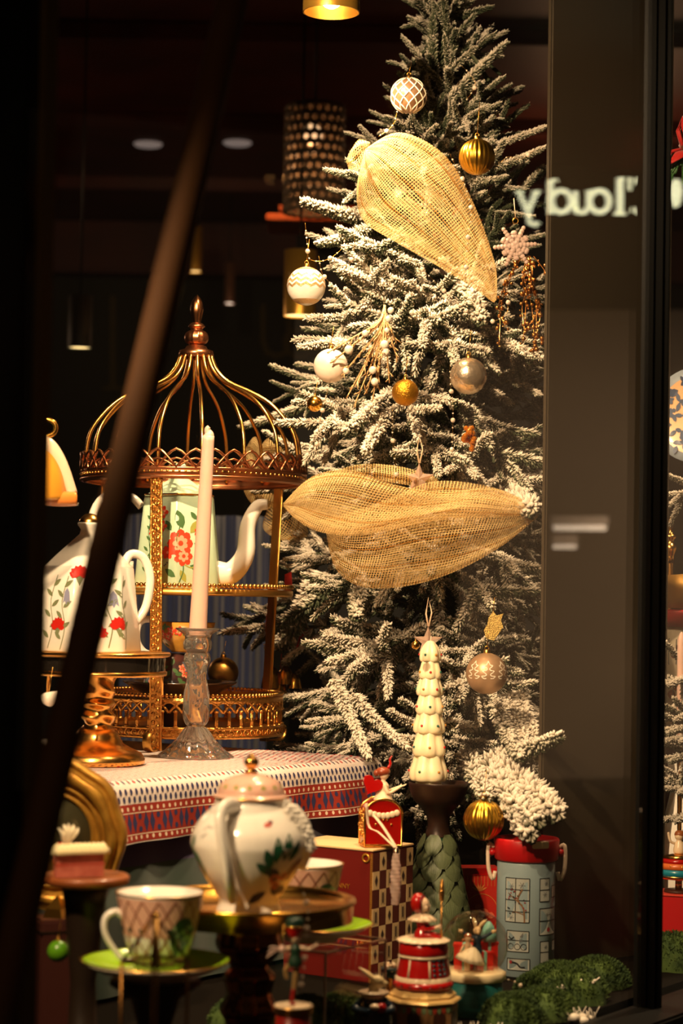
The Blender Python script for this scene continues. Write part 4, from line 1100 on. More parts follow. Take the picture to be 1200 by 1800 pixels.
# acrylic riser under it
q = MB(); hh = B.z-FZ-.001; wdt = .15
t = thing('acrylic_riser', 'clear acrylic box riser under the rear green saucer', 'riser', (B.x, B.y, FZ), ANG)
MB().box((0, 0, hh-.003), (wdt, wdt, .006), bev=.0008).build('top', BULB, t)
for k in range(4):
    a = k*PI/2; c = Matrix.Rotation(a, 4, 'Z') @ V(wdt/2-.0025, 0, (hh-.006)/2)
    MB().box((0, 0, 0), (1, 1, 1), mtx=Matrix.Translation(c) @ Matrix.Rotation(a, 4, 'Z') @ Matrix.Diagonal((.005, wdt-.0004, hh-.006, 1))).build('side', BULB, t)
q = MB()
for sx in (-1, 1):
    for sy in (-1, 1): q.box((sx*(wdt/2), sy*(wdt/2), hh/2), (.0025, .0025, hh))
for k in range(4): q.box(tuple(Matrix.Rotation(k*PI/2, 4, 'Z') @ V(wdt/2, 0, hh)), (.0025, wdt, .0025) if k % 2 == 0 else (wdt, .0025, .0025))
q.build('edge', mat('acrylic_edge', (150, 130, 110), .2, coat=.5), t, kind='stuff')
# ------------------------------------------------------------------ tulle bows on the tree
NET = net_material('gold_net', (236, 206, 146), .22)
def pouch(name, parent, top, bot, d0, d1, depth, seed=0, pleats=9, cell=.0046, n=72, mv=96):
    """a gathered tube of net between two edge curves seen in the window; depth is its real thickness"""
    N = n
    dd = lambda t: lerp(d0, d1, t)
    T = crom([(x, y, 0) for x, y in top], N); Bt = crom([(x, y, 0) for x, y in bot], N)
    A = [P(p.x, p.y, dd(i/N)) for i, p in enumerate(T)]; Bq = [P(p.x, p.y, dd(i/N)) for i, p in enumerate(Bt)]
    ctr = parent.location
    def fn(u, v):
        i = min(N, int(round(u*N))); a, b = A[i], Bq[i]; c = (a+b)/2; h = (a-b)/2
        env = math.sin(PI*min(1, max(0, u)))**.6
        q = TAU*v
        am = .17*(1-env)+.010
        rr = 1+am*math.sin(pleats*q+2.2*u+seed)+.5*am*math.sin((2*pleats+1)*q-3*u+seed*2)+.13*env*math.sin(2*q+4*u+seed)+.02*env*math.sin(5*q-6*u+2*seed)
        dp = max(depth*env, h.length*.35)
        return c+h*(math.cos(q)*min(rr, 1.04))+V(0, -1, 0)*(dp*(rr+.30*env*math.sin(3*q+7*u+seed)+.05*env*math.sin(7*q-5*u+seed))*math.sin(q))-ctr
    L = sum((A[i+1]-A[i]).length+(Bq[i+1]-Bq[i]).length for i in range(N))/2
    wmax = max((A[i]-Bq[i]).length for i in range(N+1))
    circ = 2*(wmax+depth)
    nu, nv = round(L/cell), round(circ/cell)
    mb = MB(); mb.grid(fn, N, mv, uvfn=lambda u, v: (u*nu, v*nv))
    return mb.build(name, NET, parent)
c = P(740, 370, 3.0)
bow = thing('net_bow', 'large puffed gold net bow high on the front of the tree', 'bow', c)
pouch('puff', bow, [(642, 262), (700, 236), (770, 268), (818, 330), (852, 400), (872, 470), (872, 528)], [(640, 268), (628, 330), (640, 384), (700, 426), (768, 470), (830, 504), (868, 532)], 3.02, 3.02, .07, 1, 7)
pouch('tail', bow, [(650, 250), (630, 246), (616, 262), (608, 284)], [(650, 268), (640, 290), (626, 304), (612, 296)], 3.06, 3.06, .03, 2, 5, n=20, mv=40)
c = P(720, 900, 2.93)
bow2 = thing('net_bow', 'wide gold net bow stretched across the middle of the tree', 'bow', c)
pouch('puff', bow2, [(498, 884), (548, 838), (620, 824), (700, 846), (780, 862), (860, 858), (910, 874), (946, 892)], [(498, 890), (520, 912), (560, 938), (620, 946), (700, 930), (790, 912), (880, 908), (946, 904)], 2.94, 2.93, .06, 3, 7)
pouch('puff', bow2, [(560, 915), (600, 905), (680, 880), (760, 850), (850, 856), (920, 880), (946, 896)], [(572, 930), (590, 1000), (640, 1030), (720, 1026), (800, 1002), (880, 960), (946, 908)], 3.0, 2.94, .05, 5, 8)
pouch('tail', bow2, [(540, 850), (620, 818), (700, 820), (770, 840)], [(545, 860), (620, 838), (700, 850), (780, 862)], 3.0, 3.0, .03, 4, 5, n=24, mv=40)
c = P(480, 900, 3.5)
bow3 = thing('net_bow', 'small net bow at the left of the tree behind the gilded crown rim', 'bow', c)
pouch('puff', bow3, [(500, 888), (470, 830), (450, 770), (430, 790)], [(500, 892), (450, 890), (425, 850), (424, 800)], 3.5, 3.5, .03, 6, 5, n=30, mv=48)
pouch('puff', bow3, [(500, 884), (480, 880), (462, 920), (466, 935)], [(500, 894), (540, 930), (520, 958), (472, 940)], 3.5, 3.5, .03, 7, 5, n=24, mv=48)
pouch('puff', bow3, [(520, 800), (500, 768), (470, 770), (455, 790)], [(520, 806), (500, 820), (470, 815), (456, 796)], 3.5, 3.5, .03, 7, 5, n=24, mv=48)

# ------------------------------------------------------------------ baubles
CAPM = mat('cap_gold', (200, 150, 70), .3, 1)
def bauble(name, label, px, py, dia, d, mt, cap=True, string=30, flute=None, seg=36, scale_z=1.0):
    c = P(px, py, d); r = m(dia/2, d)
    t = thing(name, label, 'bauble', c)
    n = 28
    prof = [(r*math.sin(PI*i/n), -r*scale_z*math.cos(PI*i/n)) for i in range(n+1)]; prof[0] = (0, prof[0][1]); prof[-1] = (0, prof[-1][1])
    MB().lathe(prof, 120 if flute else seg, rad=flute).build('globe', mt, t)
    if cap:
        MB().lathe([(r*.17, r*.95), (r*.17, r*1.14), (r*.13, r*1.17), (0, r*1.17)], 16).build('cap', CAPM, t)
        q = MB(); q.tube([(r*.10*math.cos(a), 0, r*1.22+r*.10*math.sin(a)) for a in [TAU*i/12 for i in range(12)]], r*.02+.0004, 5, closed=True)
        if string: q.tube([(0, 0, r*1.3), (m(4, d), .004, r*1.3+m(string, d))], .0006, 5)
        q.build('loop', CAPM, t)
    return t, r
ribs = lambda n, amp: (lambda a, z, t: 1-amp*abs(math.sin(n*a/2))**.6*0 - amp*(1-abs(math.cos(n*a/2))**.5))
GOLDB = mat('bauble_gold', (206, 158, 54), .3, 1)
bauble('ribbed_bauble', 'ribbed gold bauble hanging right of the upper net bow', 838, 276, 64, 3.0, GOLDB, string=60, flute=ribs(22, .07))
bauble('ribbed_bauble', 'ribbed gold bauble hanging low over the red lid of the flask', 850, 1441, 72, 2.80, GOLDB, string=40, flute=ribs(22, .07))
bauble('glitter_bauble', 'small gold glitter bauble at the centre of the tree', 712, 690, 47, 2.95, mat('gold_glitter', (196, 140, 40), .4, .9, bump=('cell', 420, 1.0)), string=34)
bauble('pearl_bauble', 'plain pearly white bauble behind the gold glitter twigs', 581, 643, 60, 3.0, mat('matte_pearl', (240, 222, 206), .35, coat=.3), string=30)
bauble('mirror_bauble', 'champagne mirror bauble with crackled shine right of centre', 823, 661, 65, 2.98, mat('crackle_mirror', (236, 214, 186), .27, .9, bump=('cell', 110, .9)), string=40)
bauble('small_bauble', 'small shiny gold bauble at the left edge of the tree below the pearly one', 553, 710, 28, 3.05, BRASS, string=20)
bauble('small_bauble', 'tiny amber-gold bauble beside the top of the tree-shaped candle', 730, 1134, 15, 2.85, BRASS, string=0)
bauble('matte_bauble', 'matte gold bauble standing above the brown plate at the left', 392, 1182, 54, 3.5, GOLD2, string=20)
# chevron bauble
t, r = bauble('chevron_bauble', 'white bauble with glittering gold zigzags at the left edge of the tree', 538, 503, 68, 3.12, WHITE, string=40)
sph = lambda r: (lambda a, z: V(math.sqrt(max(0, r*r-z*z))*math.cos(a), math.sqrt(max(0, r*r-z*z))*math.sin(a), z))
glit = mat('champagne_glitter', (196, 160, 112), .4, .6, bump=('cell', 500, 1))
q = MB(); Ss = sph(r*1.008)
for z0, w_ in ((.42, .06), (.16, .07), (-.10, .07)):
    N = 72
    vs = []
    for i in range(N):
        tri = abs((i % 6)-3)/3
        for e in (-w_, w_): vs.append(Ss(TAU*i/N, r*(z0+.16*tri+e)))
    q.add(vs, [(2*i, 2*((i+1) % N), 2*((i+1) % N)+1, 2*i+1) for i in range(N)])
for z0, z1 in ((-.97, -.72), (.80, .93)):
    q.lathe([(math.sqrt(max(0, 1-z*z))*r*1.008, z*r*1.0) for z in [lerp(z0, z1, k/5) for k in range(6)]], 36)
q.build('zigzag_print', glit, t, kind='stuff')
# lattice bauble
t, r = bauble('lattice_bauble', 'white lattice bauble near the tree top at the left', 718, 168, 62, 3.12, mat('taupe_satin', (146, 112, 84), .3, .4), string=20)
q = MB()
for sg in (-1, 1):
    for k in range(10):
        pts = [sph(r*1.01)(TAU*k/10+sg*j*.10, r*lerp(-.95, .95, j/18)) for j in range(19)]
        q.tube(pts, r*.045, 5)
q.build('lattice', mat('lattice_white', (238, 224, 204), .4), t, kind='stuff')
# champagne bauble with squiggle trees
t, r = bauble('squiggle_bauble', 'champagne bauble with white squiggle trees above the lower right branches', 855, 1184, 73, 2.92, mat('champagne_satin', (184, 148, 114), .42, .5), string=40)
d_ = Decal(sph(r*1.002), .0004)
for a0_ in (-PI/2-.75, -PI/2+.02, -PI/2+.85, -PI/2+2, -PI/2-2):
    for sg in (-1, 1):
        d_.stroke(a0_, 0, [(sg*x*r, y*r) for x, y in ((.0, .62), (.10, .44), (.22, .40), (.06, .26), (.12, .18), (.28, .14), (.10, .0), (.16, -.08), (.33, -.10), (.22, -.2), (.1, -.2))], r*.045, 0, n=40)
d_.build('squiggle_print', [mat('print_snow', (236, 222, 200), .5)], t)
# bells with red ribbon
c = P(492, 1180, 3.45)
t = thing('bell_cluster', 'brass jingle bells on a red ribbon at the left of the tree', 'ornament', c)
S = 3.45/3000
for x, y, r_ in ((-14, -10, 19), (10, -6, 16), (-2, -26, 16), (26, -16, 13)):
    MB().lathe(smooth_prof([(r_*S, -r_*S), (r_*.92*S, -r_*.4*S), (r_*.7*S, r_*.4*S), (r_*.3*S, r_*.9*S), (0, r_*S)], 16), 24, c=(x*S, -.01+.004*x*S, y*S)).build('bell', BRASS, t)
REDR = mat('red_ribbon', (186, 20, 14), .6, sheen=.3)
q = MB()
q.tube([(0, 0, 0), (4*S, 0, 60*S), (-8*S, .01, 90*S)], .004, 6, flat=.2)
q.build('ribbon', REDR, t)
for pts in (((478, 1134), (466, 1110), (468, 1080), (482, 1076), (480, 1100)), ((466, 1145), (470, 1115), (500, 1118), (495, 1142)), ((500, 1045), (500, 1010), (512, 1005), (514, 1035)), ((520, 1140), (530, 1100), (552, 1100), (548, 1130))):
    pp = [P(x, y, 3.43)-c for x, y in pts]; q = MB(); k = len(pp)
    q.add(pp+[p+V(0, .002, 0) for p in pp], [tuple(range(k))[::-1], tuple(range(k, 2*k))]+[(i, (i+1) % k, k+(i+1) % k, k+i) for i in range(k)], 0, False)
    q.build('ribbon_loop', REDR, t)
# glass snowflake
c = P(905, 432, 2.96); S = 2.96/3000
t = thing('glass_snowflake', 'beaded glass snowflake hanging under a branch below the mirrored letters', 'ornament', c)
q = MB()
for k in range(6):
    a = TAU*k/6+.1; e = V(math.cos(a), 0, math.sin(a)); f = V(-math.sin(a), 0, math.cos(a))
    for j in range(6): q.sphere(e*(4+j*6.2)*S, (6.2-j*.45)*S, 8, 6)
    for sg in (-1, 1):
        for j in range(2): q.sphere(e*(15+j*5)*S+f*sg*(6+j*4)*S, 4.6*S, 8, 6)
q.build('flake', mat('rosy_glass', (240, 210, 196), .08, trans=.5, coat=.6), t)
q = MB(); q.tube([(5*S*math.cos(a), 0, 44*S+5*S*math.sin(a)) for a in [TAU*i/12 for i in range(12)]], .0008, 5, closed=True); q.build('ring', CAPM, t)
MB().tube([(0, 0, 49*S), (-3*S, .004, 84*S)], .003, 6, flat=.2).build('ribbon', mat('sheer_ribbon', (220, 190, 160), .5), t)
# amber bubble ornament, glitter leaf, glass stars
c = P(824, 771, 2.96); S = 2.96/3000
t = thing('amber_ornament', 'amber bubble glass ornament half hidden among the right branches', 'ornament', c)
q = MB(); rn = random.Random(2)
for k in range(26):
    z = rn.uniform(-20, 20); a = rn.uniform(0, TAU); q.sphere((10*S*math.cos(a)*(1-abs(z)/40), 10*S*math.sin(a)*(1-abs(z)/40), z*S), 5*S, 8, 6)
q.build('bubbles', mat('amber_glass', (190, 110, 24), .12, .5, coat=.5), t)
c = P(866, 1100, 2.98); S = 2.98/3000
t = thing('glitter_leaf', 'gold glitter leaf hanging above the champagne squiggle bauble', 'ornament', c)
q = MB(); poly = [(-12, -22), (2, -26), (10, -14), (18, -2), (14, 10), (18, 22), (6, 18), (0, 26), (-8, 14), (-10, 2), (-16, -8)]
q.prism([(x*S, y*S) for x, y in poly], .002, Matrix.Rotation(PI/2, 4, 'X')); q.build('leaf_blade', mat('gold_leaf_glitter', (190, 160, 90), .45, .7, bump=('cell', 500, 1)), t)
MB().tube([(0, 0, 24*S), (2*S, 0, 50*S)], .0008, 5).build('thread', CAPM, t)
def star(name, label, px, py, R, d):
    c = P(px, py, d); S = d/3000
    t = thing(name, label, 'ornament', c)
    q = MB(); pts = [(R*S*(1 if i % 2 == 0 else .42)*math.sin(TAU*i/10), R*S*(1 if i % 2 == 0 else .42)*math.cos(TAU*i/10)) for i in range(10)]
    vs = [V(x, 0, y) for x, y in pts]+[V(0, -.008, 0), V(0, .008, 0)]
    q.add(vs, [(i, (i+1) % 10, 10) for i in range(10)]+[((i+1) % 10, i, 11) for i in range(10)], 0, False); q.build('star_body', mat('blush_glass', (228, 196, 176), .1, trans=.6, coat=.4), t)
    MB().tube([(0, 0, R*S), (-4*S, .003, (R+22)*S), (0, .005, (R+50)*S), (6*S, .003, (R+24)*S), (1*S, 0, R*S)], .0016, 5).build('ribbon', mat('sheer_ribbon'), t)
star('glass_star', 'clear glass star with a ribbon loop behind the top of the tree-shaped candle', 752, 1128, 27, 2.95)
star('glass_star', 'clear glass star just above the wide net bow', 736, 842, 28, 2.98)
star('glass_star', 'small glass star hanging low behind the dark candle bowl', 790, 1420, 18, 2.95)
# glitter twig spray with pearls
c = P(676, 545, 2.98); S = 2.98/3000
t = thing('twig_spray', 'gold glitter twig spray with pearls hanging left of the tree centre', 'ornament', c)
rn = random.Random(12); tw_m = mat('glitter_twig', (214, 178, 128), .45, .6, bump=('cell', 600, 1))
ends = [(-60, -70), (-92, -95), (-75, -120), (-50, -140), (-52, -175), (-30, -150), (-12, -140), (10, -130), (-5, -90), (24, -90), (22, -60), (-35, -100), (-100, -80), (-20, -165), (-65, -158)]
for x, y in ends:
    p1 = V(x*S, -.02+rn.uniform(-.03, .015), y*S)
    pts = crom([(0, 0, 8*S), (x*.12*S, -.015, y*.3*S), (x*.55*S, -.022, y*.65*S), p1], 12)
    q = MB(); q.tube(pts, [lerp(.0024, .0012, i/12) for i in range(13)], 6)
    for k in range(5, 12, 1):
        d = (pts[k]-pts[k-1]).normalized(); o_ = V(rn.uniform(-1, 1), rn.uniform(-1, .3), rn.uniform(-1, .4)).normalized()
        q.tube([pts[k], pts[k]+(d+o_*.8).normalized()*rn.uniform(8, 17)*S], .0012, 5)
    q.build('twig', tw_m, t)
for x, y, r_ in ((-34, -46, 6), (-62, -75, 8), (-66, -112, 6), (0, -65, 8), (6, -20, 6), (-20, -110, 7), (4, -40, 5), (-16, -130, 7), (10, -5, 6), (2, -78, 7)):
    MB().sphere((x*S, -.034, y*S), r_*S, 14, 9).build('pearl', PEARL, t)
# bead garlands
beadm = mat('glass_bead', (244, 226, 206), .06, trans=.3, coat=.8)
def garland(label, pts, d, big=4, step=11, r0=1.6, r1=4.4):
    c = P(*pts[0], d); t = thing('bead_garland', label, 'garland', c, group=None)
    pp = [P(p[0], p[1], p[2] if len(p) > 2 else d)-c for p in pts]; S = d/3000
    L = sum(math.hypot(b[0]-a[0], b[1]-a[1]) for a, b in zip(pts, pts[1:]))
    cv = crom(pp, max(8, int(L/4)))
    MB().tube(cv, .0004, 4).build('thread', CAPM, t)
    q = MB(); acc = 0; k = 0
    for a, b in zip(cv, cv[1:]):
        acc += (b-a).length
        if acc > step*S:
            acc = 0; k += 1
            q.sphere(b, (r1 if k % big == 0 else r0)*S, 10, 7)
    q.build('beads', beadm, t, kind='stuff')
garland('bead strand dropping from the long left branch to the zigzag bauble', [(536, 392), (540, 430), (544, 455), (570, 458), (598, 440), (606, 420)], 3.08)
garland('bead strand from the zigzag bauble into the branches', [(560, 450), (566, 480), (584, 502), (596, 515)], 3.06, big=3)
garland('bead strand at the left end of the upper branches', [(622, 400), (622, 440), (612, 475), (620, 500)], 3.04)
garland('bead strand over the upper net bow', [(790, 270), (800, 290), (815, 320), (828, 370), (822, 420), (818, 490)], 2.92)
garland('bead strand under the upper net bow', [(700, 440), (740, 472), (800, 530), (850, 565), (890, 550), (890, 500)], 2.95)
garland('bead strand below the pearly bauble', [(580, 670), (572, 700), (560, 750), (555, 800)], 2.95)
garland('bead strand at the right below the mirror bauble', [(790, 640), (792, 680), (796, 720), (794, 790)], 2.93)
garland('bead strand above the wide net bow', [(690, 720), (690, 770), (696, 830), (700, 865)], 2.9)
garland('bead strand near the tree top at the right', [(810, 115), (825, 130), (835, 150), (820, 175)], 3.12)
garland('bead strand near the tree top at the left', [(722, 130), (700, 190), (690, 220), (665, 240)], 3.14)
garland('bead strand on the right upper branches', [(880, 285), (895, 275), (915, 280), (940, 262)], 3.1)
garland('bead strand under the pedestal tray rim in front', [(528, 1540), (533, 1570), (541, 1600), (538, 1640), (534, 1700), (527, 1745)], 2.0, big=3, step=14, r0=2.6, r1=5)
garland('beaded light string on the moss at the lower right', [(880, 1720), (905, 1726), (930, 1742), (955, 1740), (905, 1768), (990, 1765), (1010, 1772)], 2.55, big=3, r0=2, r1=4)
# bronze bead curtain spray at the right edge of the tree
c = P(930, 470, 3.08); S = 3.08/3000
t = thing('bronze_bead_spray', 'hanging bronze bead strands in the dark at the right of the tree', 'ornament', c)
rn = random.Random(5); bm_ = mat('bronze_bead', (190, 130, 70), .2, .9)
for k in range(9):
    x0 = rn.uniform(-44, 24); q = MB(); pts = crom([(x0*.3*S, 0, 20*S), (x0*S+rn.uniform(-12, 12)*S, -.02, -20*S), (x0*1.1*S+rn.uniform(-24, 24)*S, -.012, -70*S), (x0*S+rn.uniform(-14, 14)*S, -.02, -rn.uniform(110, 165)*S)], 20)
    q.tube(pts, .0008, 4)
    for p in pts[2::1]: q.sphere(p+V(rn.uniform(-5, 5)*S, 0, rn.uniform(-4, 4)*S), rn.uniform(1.2, 4.6)*S, 8, 6)
    q.build('strand', bm_, t)
# ------------------------------------------------------------------ tree-shaped candle on a cone-leaf candlestick
D = 2.88; S = D/3000
B = P(766, 1045+1846/D, D); B.z = FZ; ht = P(762, 1378, D).z-FZ
t = thing('leafy_candlestick', 'dark bowl candlestick on a pine-tree foot of layered green leaves', 'candlestick', B)
bz = mat('dark_bronze_paint', (46, 28, 20), .4, .3)
MB().lathe(smooth_prof([(0, ht-.012), (40*S, ht-.008), (50*S, ht+.001), (53*S, ht+.002), (52*S, ht-.006), (44*S, ht-28*S), (30*S, ht-44*S), (20*S, ht-60*S), (19*S, ht-78*S), (24*S, ht-92*S)], 40), 48).build('bowl', bz, t)
MB().lathe([(22*S, ht-90*S), (52*S, .02), (60*S, 0), (0, 0)], 40).build('core', DKGREEN, t)
leafm = mat('carved_leaf', (104, 112, 76), .5, noise_=(90, 0, (48, 62, 44)))
q = MB()
def lf(u, v):
    x = (v-.5)*2; w_ = .5*math.sin(PI*min(1, .12+u*.80))**.8
    rib = .05*abs(math.sin(13*PI*(v-.5)*(1-.3*u)))
    return V(x*w_, .12*(1-x*x)*math.sin(PI*u)+.55*u+rib*.9, -u)
q.grid(lf, 7, 26)
LEAF = q.mesh('leaf', leafm)
rows = 9
for r_ in range(rows):
    f = r_/(rows-1); zc = lerp(ht-88*S, .07, f); rc = lerp(22, 48, f)*S; n = int(lerp(6, 8, f)); sz = lerp(32, 54, f)*S
    for k in range(n):
        a = TAU*(k+.5*(r_ % 2))/n+.2
        M = Matrix.Translation(V(rc*math.cos(a), rc*math.sin(a), zc)) @ Matrix.Rotation(a-PI/2, 4, 'Z') @ Matrix.Rotation(-.10, 4, 'X') @ Matrix.Diagonal((sz, sz, sz*1.05, 1))
        part('leaf', LEAF, t, M)
wax2 = mat('cream_wax', (244, 226, 186), .35, sss=.3)
B2 = B+V(P(753, 1378, D).x-B.x, 0, ht-.0105); 
t2 = thing('tree_candle', 'cream tree-shaped candle with coloured dots in the dark bowl candlestick', 'candle', B2)
tiers = [(1378, 1352, 24, 22), (1364, 1312, 34, 22), (1320, 1272, 31, 20), (1280, 1238, 28.5, 19), (1246, 1206, 26, 17), (1214, 1178, 24, 15), (1184, 1148, 21, 13), (1154, 1117, 19, 3)]
q = MB(); hz = lambda py: (1378-py)*S
q.lathe([(0, 0), (24*S, 0), (22*S, hz(1350))], 32)
lobes = lambda k: (lambda a, z, t_: 1-.15*(1-abs(math.cos(3*a+k*PI/2))**.7))
spots = []
for k, (y0, y1, rb, rt) in enumerate(tiers[1:]):
    pf = smooth_prof([(rb*.55*S, hz(y0)), (rb*.92*S, hz(y0)+2*S), (rb*S, lerp(hz(y0), hz(y1), .30)), (rb*.86*S, lerp(hz(y0), hz(y1), .62)), (rt*S if y1 > 1120 else 7*S, hz(y1)-1*S), (0, hz(y1)+1*S)], 20)
    q.lathe(pf, 48, rad=lobes(k)); spots.append((rb, lerp(hz(y0), hz(y1), .36), k))
q.build('wax_body', wax2, t2)
dm = [mat('dot_red', (190, 24, 20), .4), mat('dot_green', (24, 92, 72), .4), mat('dot_ochre', (190, 130, 40), .4)]
dots = [MB(), MB(), MB()]
for rb, z, k in spots:
    for j in range(6):
        a = TAU*j/6+(k % 2)*PI/6+(PI/6 if True else 0)*0
        dots[(j+k) % 3].sphere((rb*S*.99*math.cos(a), rb*S*.99*math.sin(a), z), 2.4*S, 8, 6)
for dq, mt in zip(dots, dm): dq.build('dots', mt, t2, kind='stuff')
MB().tube([(0, 0, hz(1119)), (1*S, 0, hz(1108))], .0008, 5).build('wick', mat('wick', (210, 200, 180), .8), t2)

# ------------------------------------------------------------------ tall red box with a chequered side
C0 = P(655, 1494, 2.72); BH = C0.z-FZ; BW, BD = .122, .17
t = thing('red_gift_box', 'tall red cardboard box with a chequered side standing before the tree', 'box', (C0.x, C0.y, FZ), ANG)
redc = mat('red_card', (108, 18, 10), .5)
MB().box((BW/2, BD/2, BH/2-.002), (BW, BD, BH-.004), bev=.001).build('carton', redc, t)
creamc = mat('cream_card', (226, 192, 140), .6); brownc = mat('maroon_card', (88, 30, 20), .55); goldp = mat('gilt_print', (196, 140, 50), .35, .6)
MB().box((BW/2, BD/2, BH-.0015), (BW+.003, BD+.003, .003), bev=.0008).build('lid', creamc, t)
q = MB(); rows, cols = 7, 6; cw, ch = BW/cols, (BH-.006)/rows
for i in range(cols):
    for j in range(rows):
        q.box(((i+.5)*cw, -.0003, (j+.5)*ch), (cw-.0006, .0012, ch-.0006), mi=(i+j) % 2)
q.build('chequer_print', [brownc, creamc], t, kind='stuff')
inkm = mat('card_ink', (60, 40, 34), .6); d_ = Decal(lambda u, v: V(u, -.0010, v), .0004, 1)
if d_.frame(.01, .01)[3].y > 0: d_.flip = -1
for i in range(cols):
    for j in range(rows):
        if (i+j) % 2 == 0: continue
        u, v = (i+.5)*cw, (j+.5)*ch; k = (i*3+j) % 4
        if k == 0:
            d_.poly(u, v, [(0, .008), (.005, 0), (.004, -.004), (0, -.002), (-.004, -.004), (-.005, 0)], 0); d_.stroke(u, v, [(0, 0), (0, -.008)], .0012, 0)
        elif k == 1: d_.poly(u, v, [(0, .009), (.0045, 0), (0, -.009), (-.0045, 0)], 0)
        elif k == 2:
            d_.blob(u, v+.006, .0025, mi=0, k=8); d_.stroke(u, v, [(0, .006), (0, -.009)], .003, 0); d_.stroke(u, v, [(-.004, -.010), (.004, -.010)], .0022, 0)
        else:
            d_.stroke(u, v, [(-.0045, -.011), (-.0045, .011)], .0008, 0, n=0); d_.stroke(u, v, [(.0045, -.011), (.0045, .011)], .0008, 0, n=0); d_.stroke(u, v, [(0, -.008), (0, .009)], .004, 0)
d_.build('suit_print', [inkm], t)
q = MB()
for k in range(60):
    z = (k+.5)*(BH-.006)/60; q.tube([(-.0012, .0015+.0018*math.cos(a), z+.0018*math.sin(a)) for a in [TAU*i/6 for i in range(6)]], .0006, 4, closed=True)
q.build('scallop_print', goldp, t, kind='stuff')
def text_mesh(txt, size, mt, parent, mtx, name='lettering', depth=.0003):
    cu = bpy.data.curves.new('t', 'FONT'); cu.body = txt; cu.size = size; cu.extrude = depth; cu.align_x = 'CENTER'; cu.align_y = 'CENTER'
    o = bpy.data.objects.new('t', cu); COL.objects.link(o); dg = bpy.context.evaluated_depsgraph_get()
    me = bpy.data.meshes.new_from_object(o.evaluated_get(dg)); bpy.data.objects.remove(o); bpy.data.curves.remove(cu)
    me.materials.clear(); me.materials.append(mt); me.name = name
    return part(name, me, parent, mtx)
fx = Matrix(((0, 0, -1, 0), (-1, 0, 0, 0), (0, 1, 0, 0), (0, 0, 0, 1)))     # reads on the -x face
text_mesh('NNY', .011, goldp, t, Matrix.Translation(V(-.0006, .054, BH-.062)) @ fx)
text_mesh('D', .013, goldp, t, Matrix.Translation(V(-.0006, .036, BH-.116)) @ fx)
q = MB(); q.tube([(-.0012, .012+.006*math.cos(a), BH-.014+.006*math.sin(a)) for a in [TAU*i/12 for i in range(12)]], .002, 5, closed=True); q.build('corner_print', goldp, t)

# ------------------------------------------------------------------ arched red trinket case topped by a lady with a heart
D = 2.76; S = D/3000
B = P(668, 1486, D); B.z = FZ+BH+.0005
REDG = mat('ruby_enamel', (150, 14, 8), .15, coat=.7); IVORY = mat('ivory_enamel', (240, 214, 180), .25, coat=.4); HAIR = mat('chestnut_enamel', (140, 62, 36), .3, coat=.4)
t = thing('trinket_case', 'arched ruby red trinket case with a lady holding a heart on the red box', 'figurine', B, ANG*.2)
q = MB(); w_, hh, dp = 33*S, 84*S, 44*S
arch = [(-w_, 3*S), (w_, 3*S)]+[(w_*math.cos(a), hh-26*S+26*S*math.sin(a)) for a in [PI*i/14 for i in range(15)]]
q.prism(arch, dp, Matrix.Translation(V(0, dp/2, 0)) @ Matrix.Rotation(PI/2, 4, 'X')); q.build('case', REDG, t)
q = MB(); q.box((0, 0, 3*S), (w_*2.1, dp*1.15, 6*S), bev=2*S); q.build('plinth', ORNATE, t)
q = MB()
for yy in (-dp/2-.0005, dp/2+.0005): q.tube([V(x, yy, z) for x, z in arch], 2.2*S, 6, closed=True)
q.build('gilt_edge', GOLD, t)
q = MB(); rn = random.Random(3)
for k in range(40):
    q.sphere((w_+.3*S, rn.uniform(-dp/2, dp/2)*.85, rn.uniform(8, 66)*S), rn.uniform(2, 4)*S, 8, 5); q.sphere((-w_-.3*S, rn.uniform(-dp/2, dp/2)*.85, rn.uniform(8, 66)*S), rn.uniform(2, 4)*S, 8, 5)
q.build('gilt_scrollwork', ORNATE, t, kind='stuff')
q = MB()
for k in range(7): q.sphere(((-24+8*k)*S, -dp/2-.5*S, (60-5*math.sin(k*PI/6))*S), 6*S, 10, 6, scale=(1, .5, 1))
q.build('ruffle', IVORY, t)
q = MB()
for k in range(5): q.sphere(((-14+7*k)*S, -dp/2-.5*S, (48-4*abs(k-2)+ (4 if k % 2 else 0))*S), 2.4*S, 8, 5)
q.build('jewels', GOLD, t, kind='stuff')
q = MB()       # the lady: one fused body, head turned to the right
q.lathe([(0, 78*S), (18*S, 80*S), (16*S, 86*S), (9*S, 96*S), (10*S, 106*S), (8*S, 110*S), (4*S, 114*S), (4*S, 118*S), (0, 119*S)], 20, c=(4*S, 0, 0))
q.sphere((5*S, 0, 126*S), 9.5*S, 16, 12, scale=(.92, .95, 1.1)); q.sphere((13.4*S, 0, 124*S), 2*S, 8, 6)
for sg in (-1, 1):
    q.tube(crom([(4*S, sg*9*S, 108*S), (10*S, sg*13*S, 94*S), (26*S, sg*7*S, 100*S), (34*S, sg*3*S, 104*S)], 10), [lerp(4, 2.2, i/10)*S for i in range(11)], 8)
    for f in range(4): q.tube([(33*S, sg*3*S+(f-1.5)*1.2*S, 104*S), (40*S, sg*3*S+(f-1.5)*1.8*S, 106*S), (45*S, sg*2*S+(f-1.5)*1.6*S, (109-f)*S)], .9*S, 5)
    q.tube([(33*S, sg*3*S, 104*S), (37*S, sg*1*S, 109*S)], .9*S, 5)
q.build('lady', IVORY, t, fuse=.00075)
q = MB(); q.sphere((3*S, 0, 130*S), 11.5*S, 16, 10, scale=(1.15, 1, .75)); q.sphere((-8*S, 0, 128*S), 6*S, 12, 8); q.build('hair', HAIR, t)
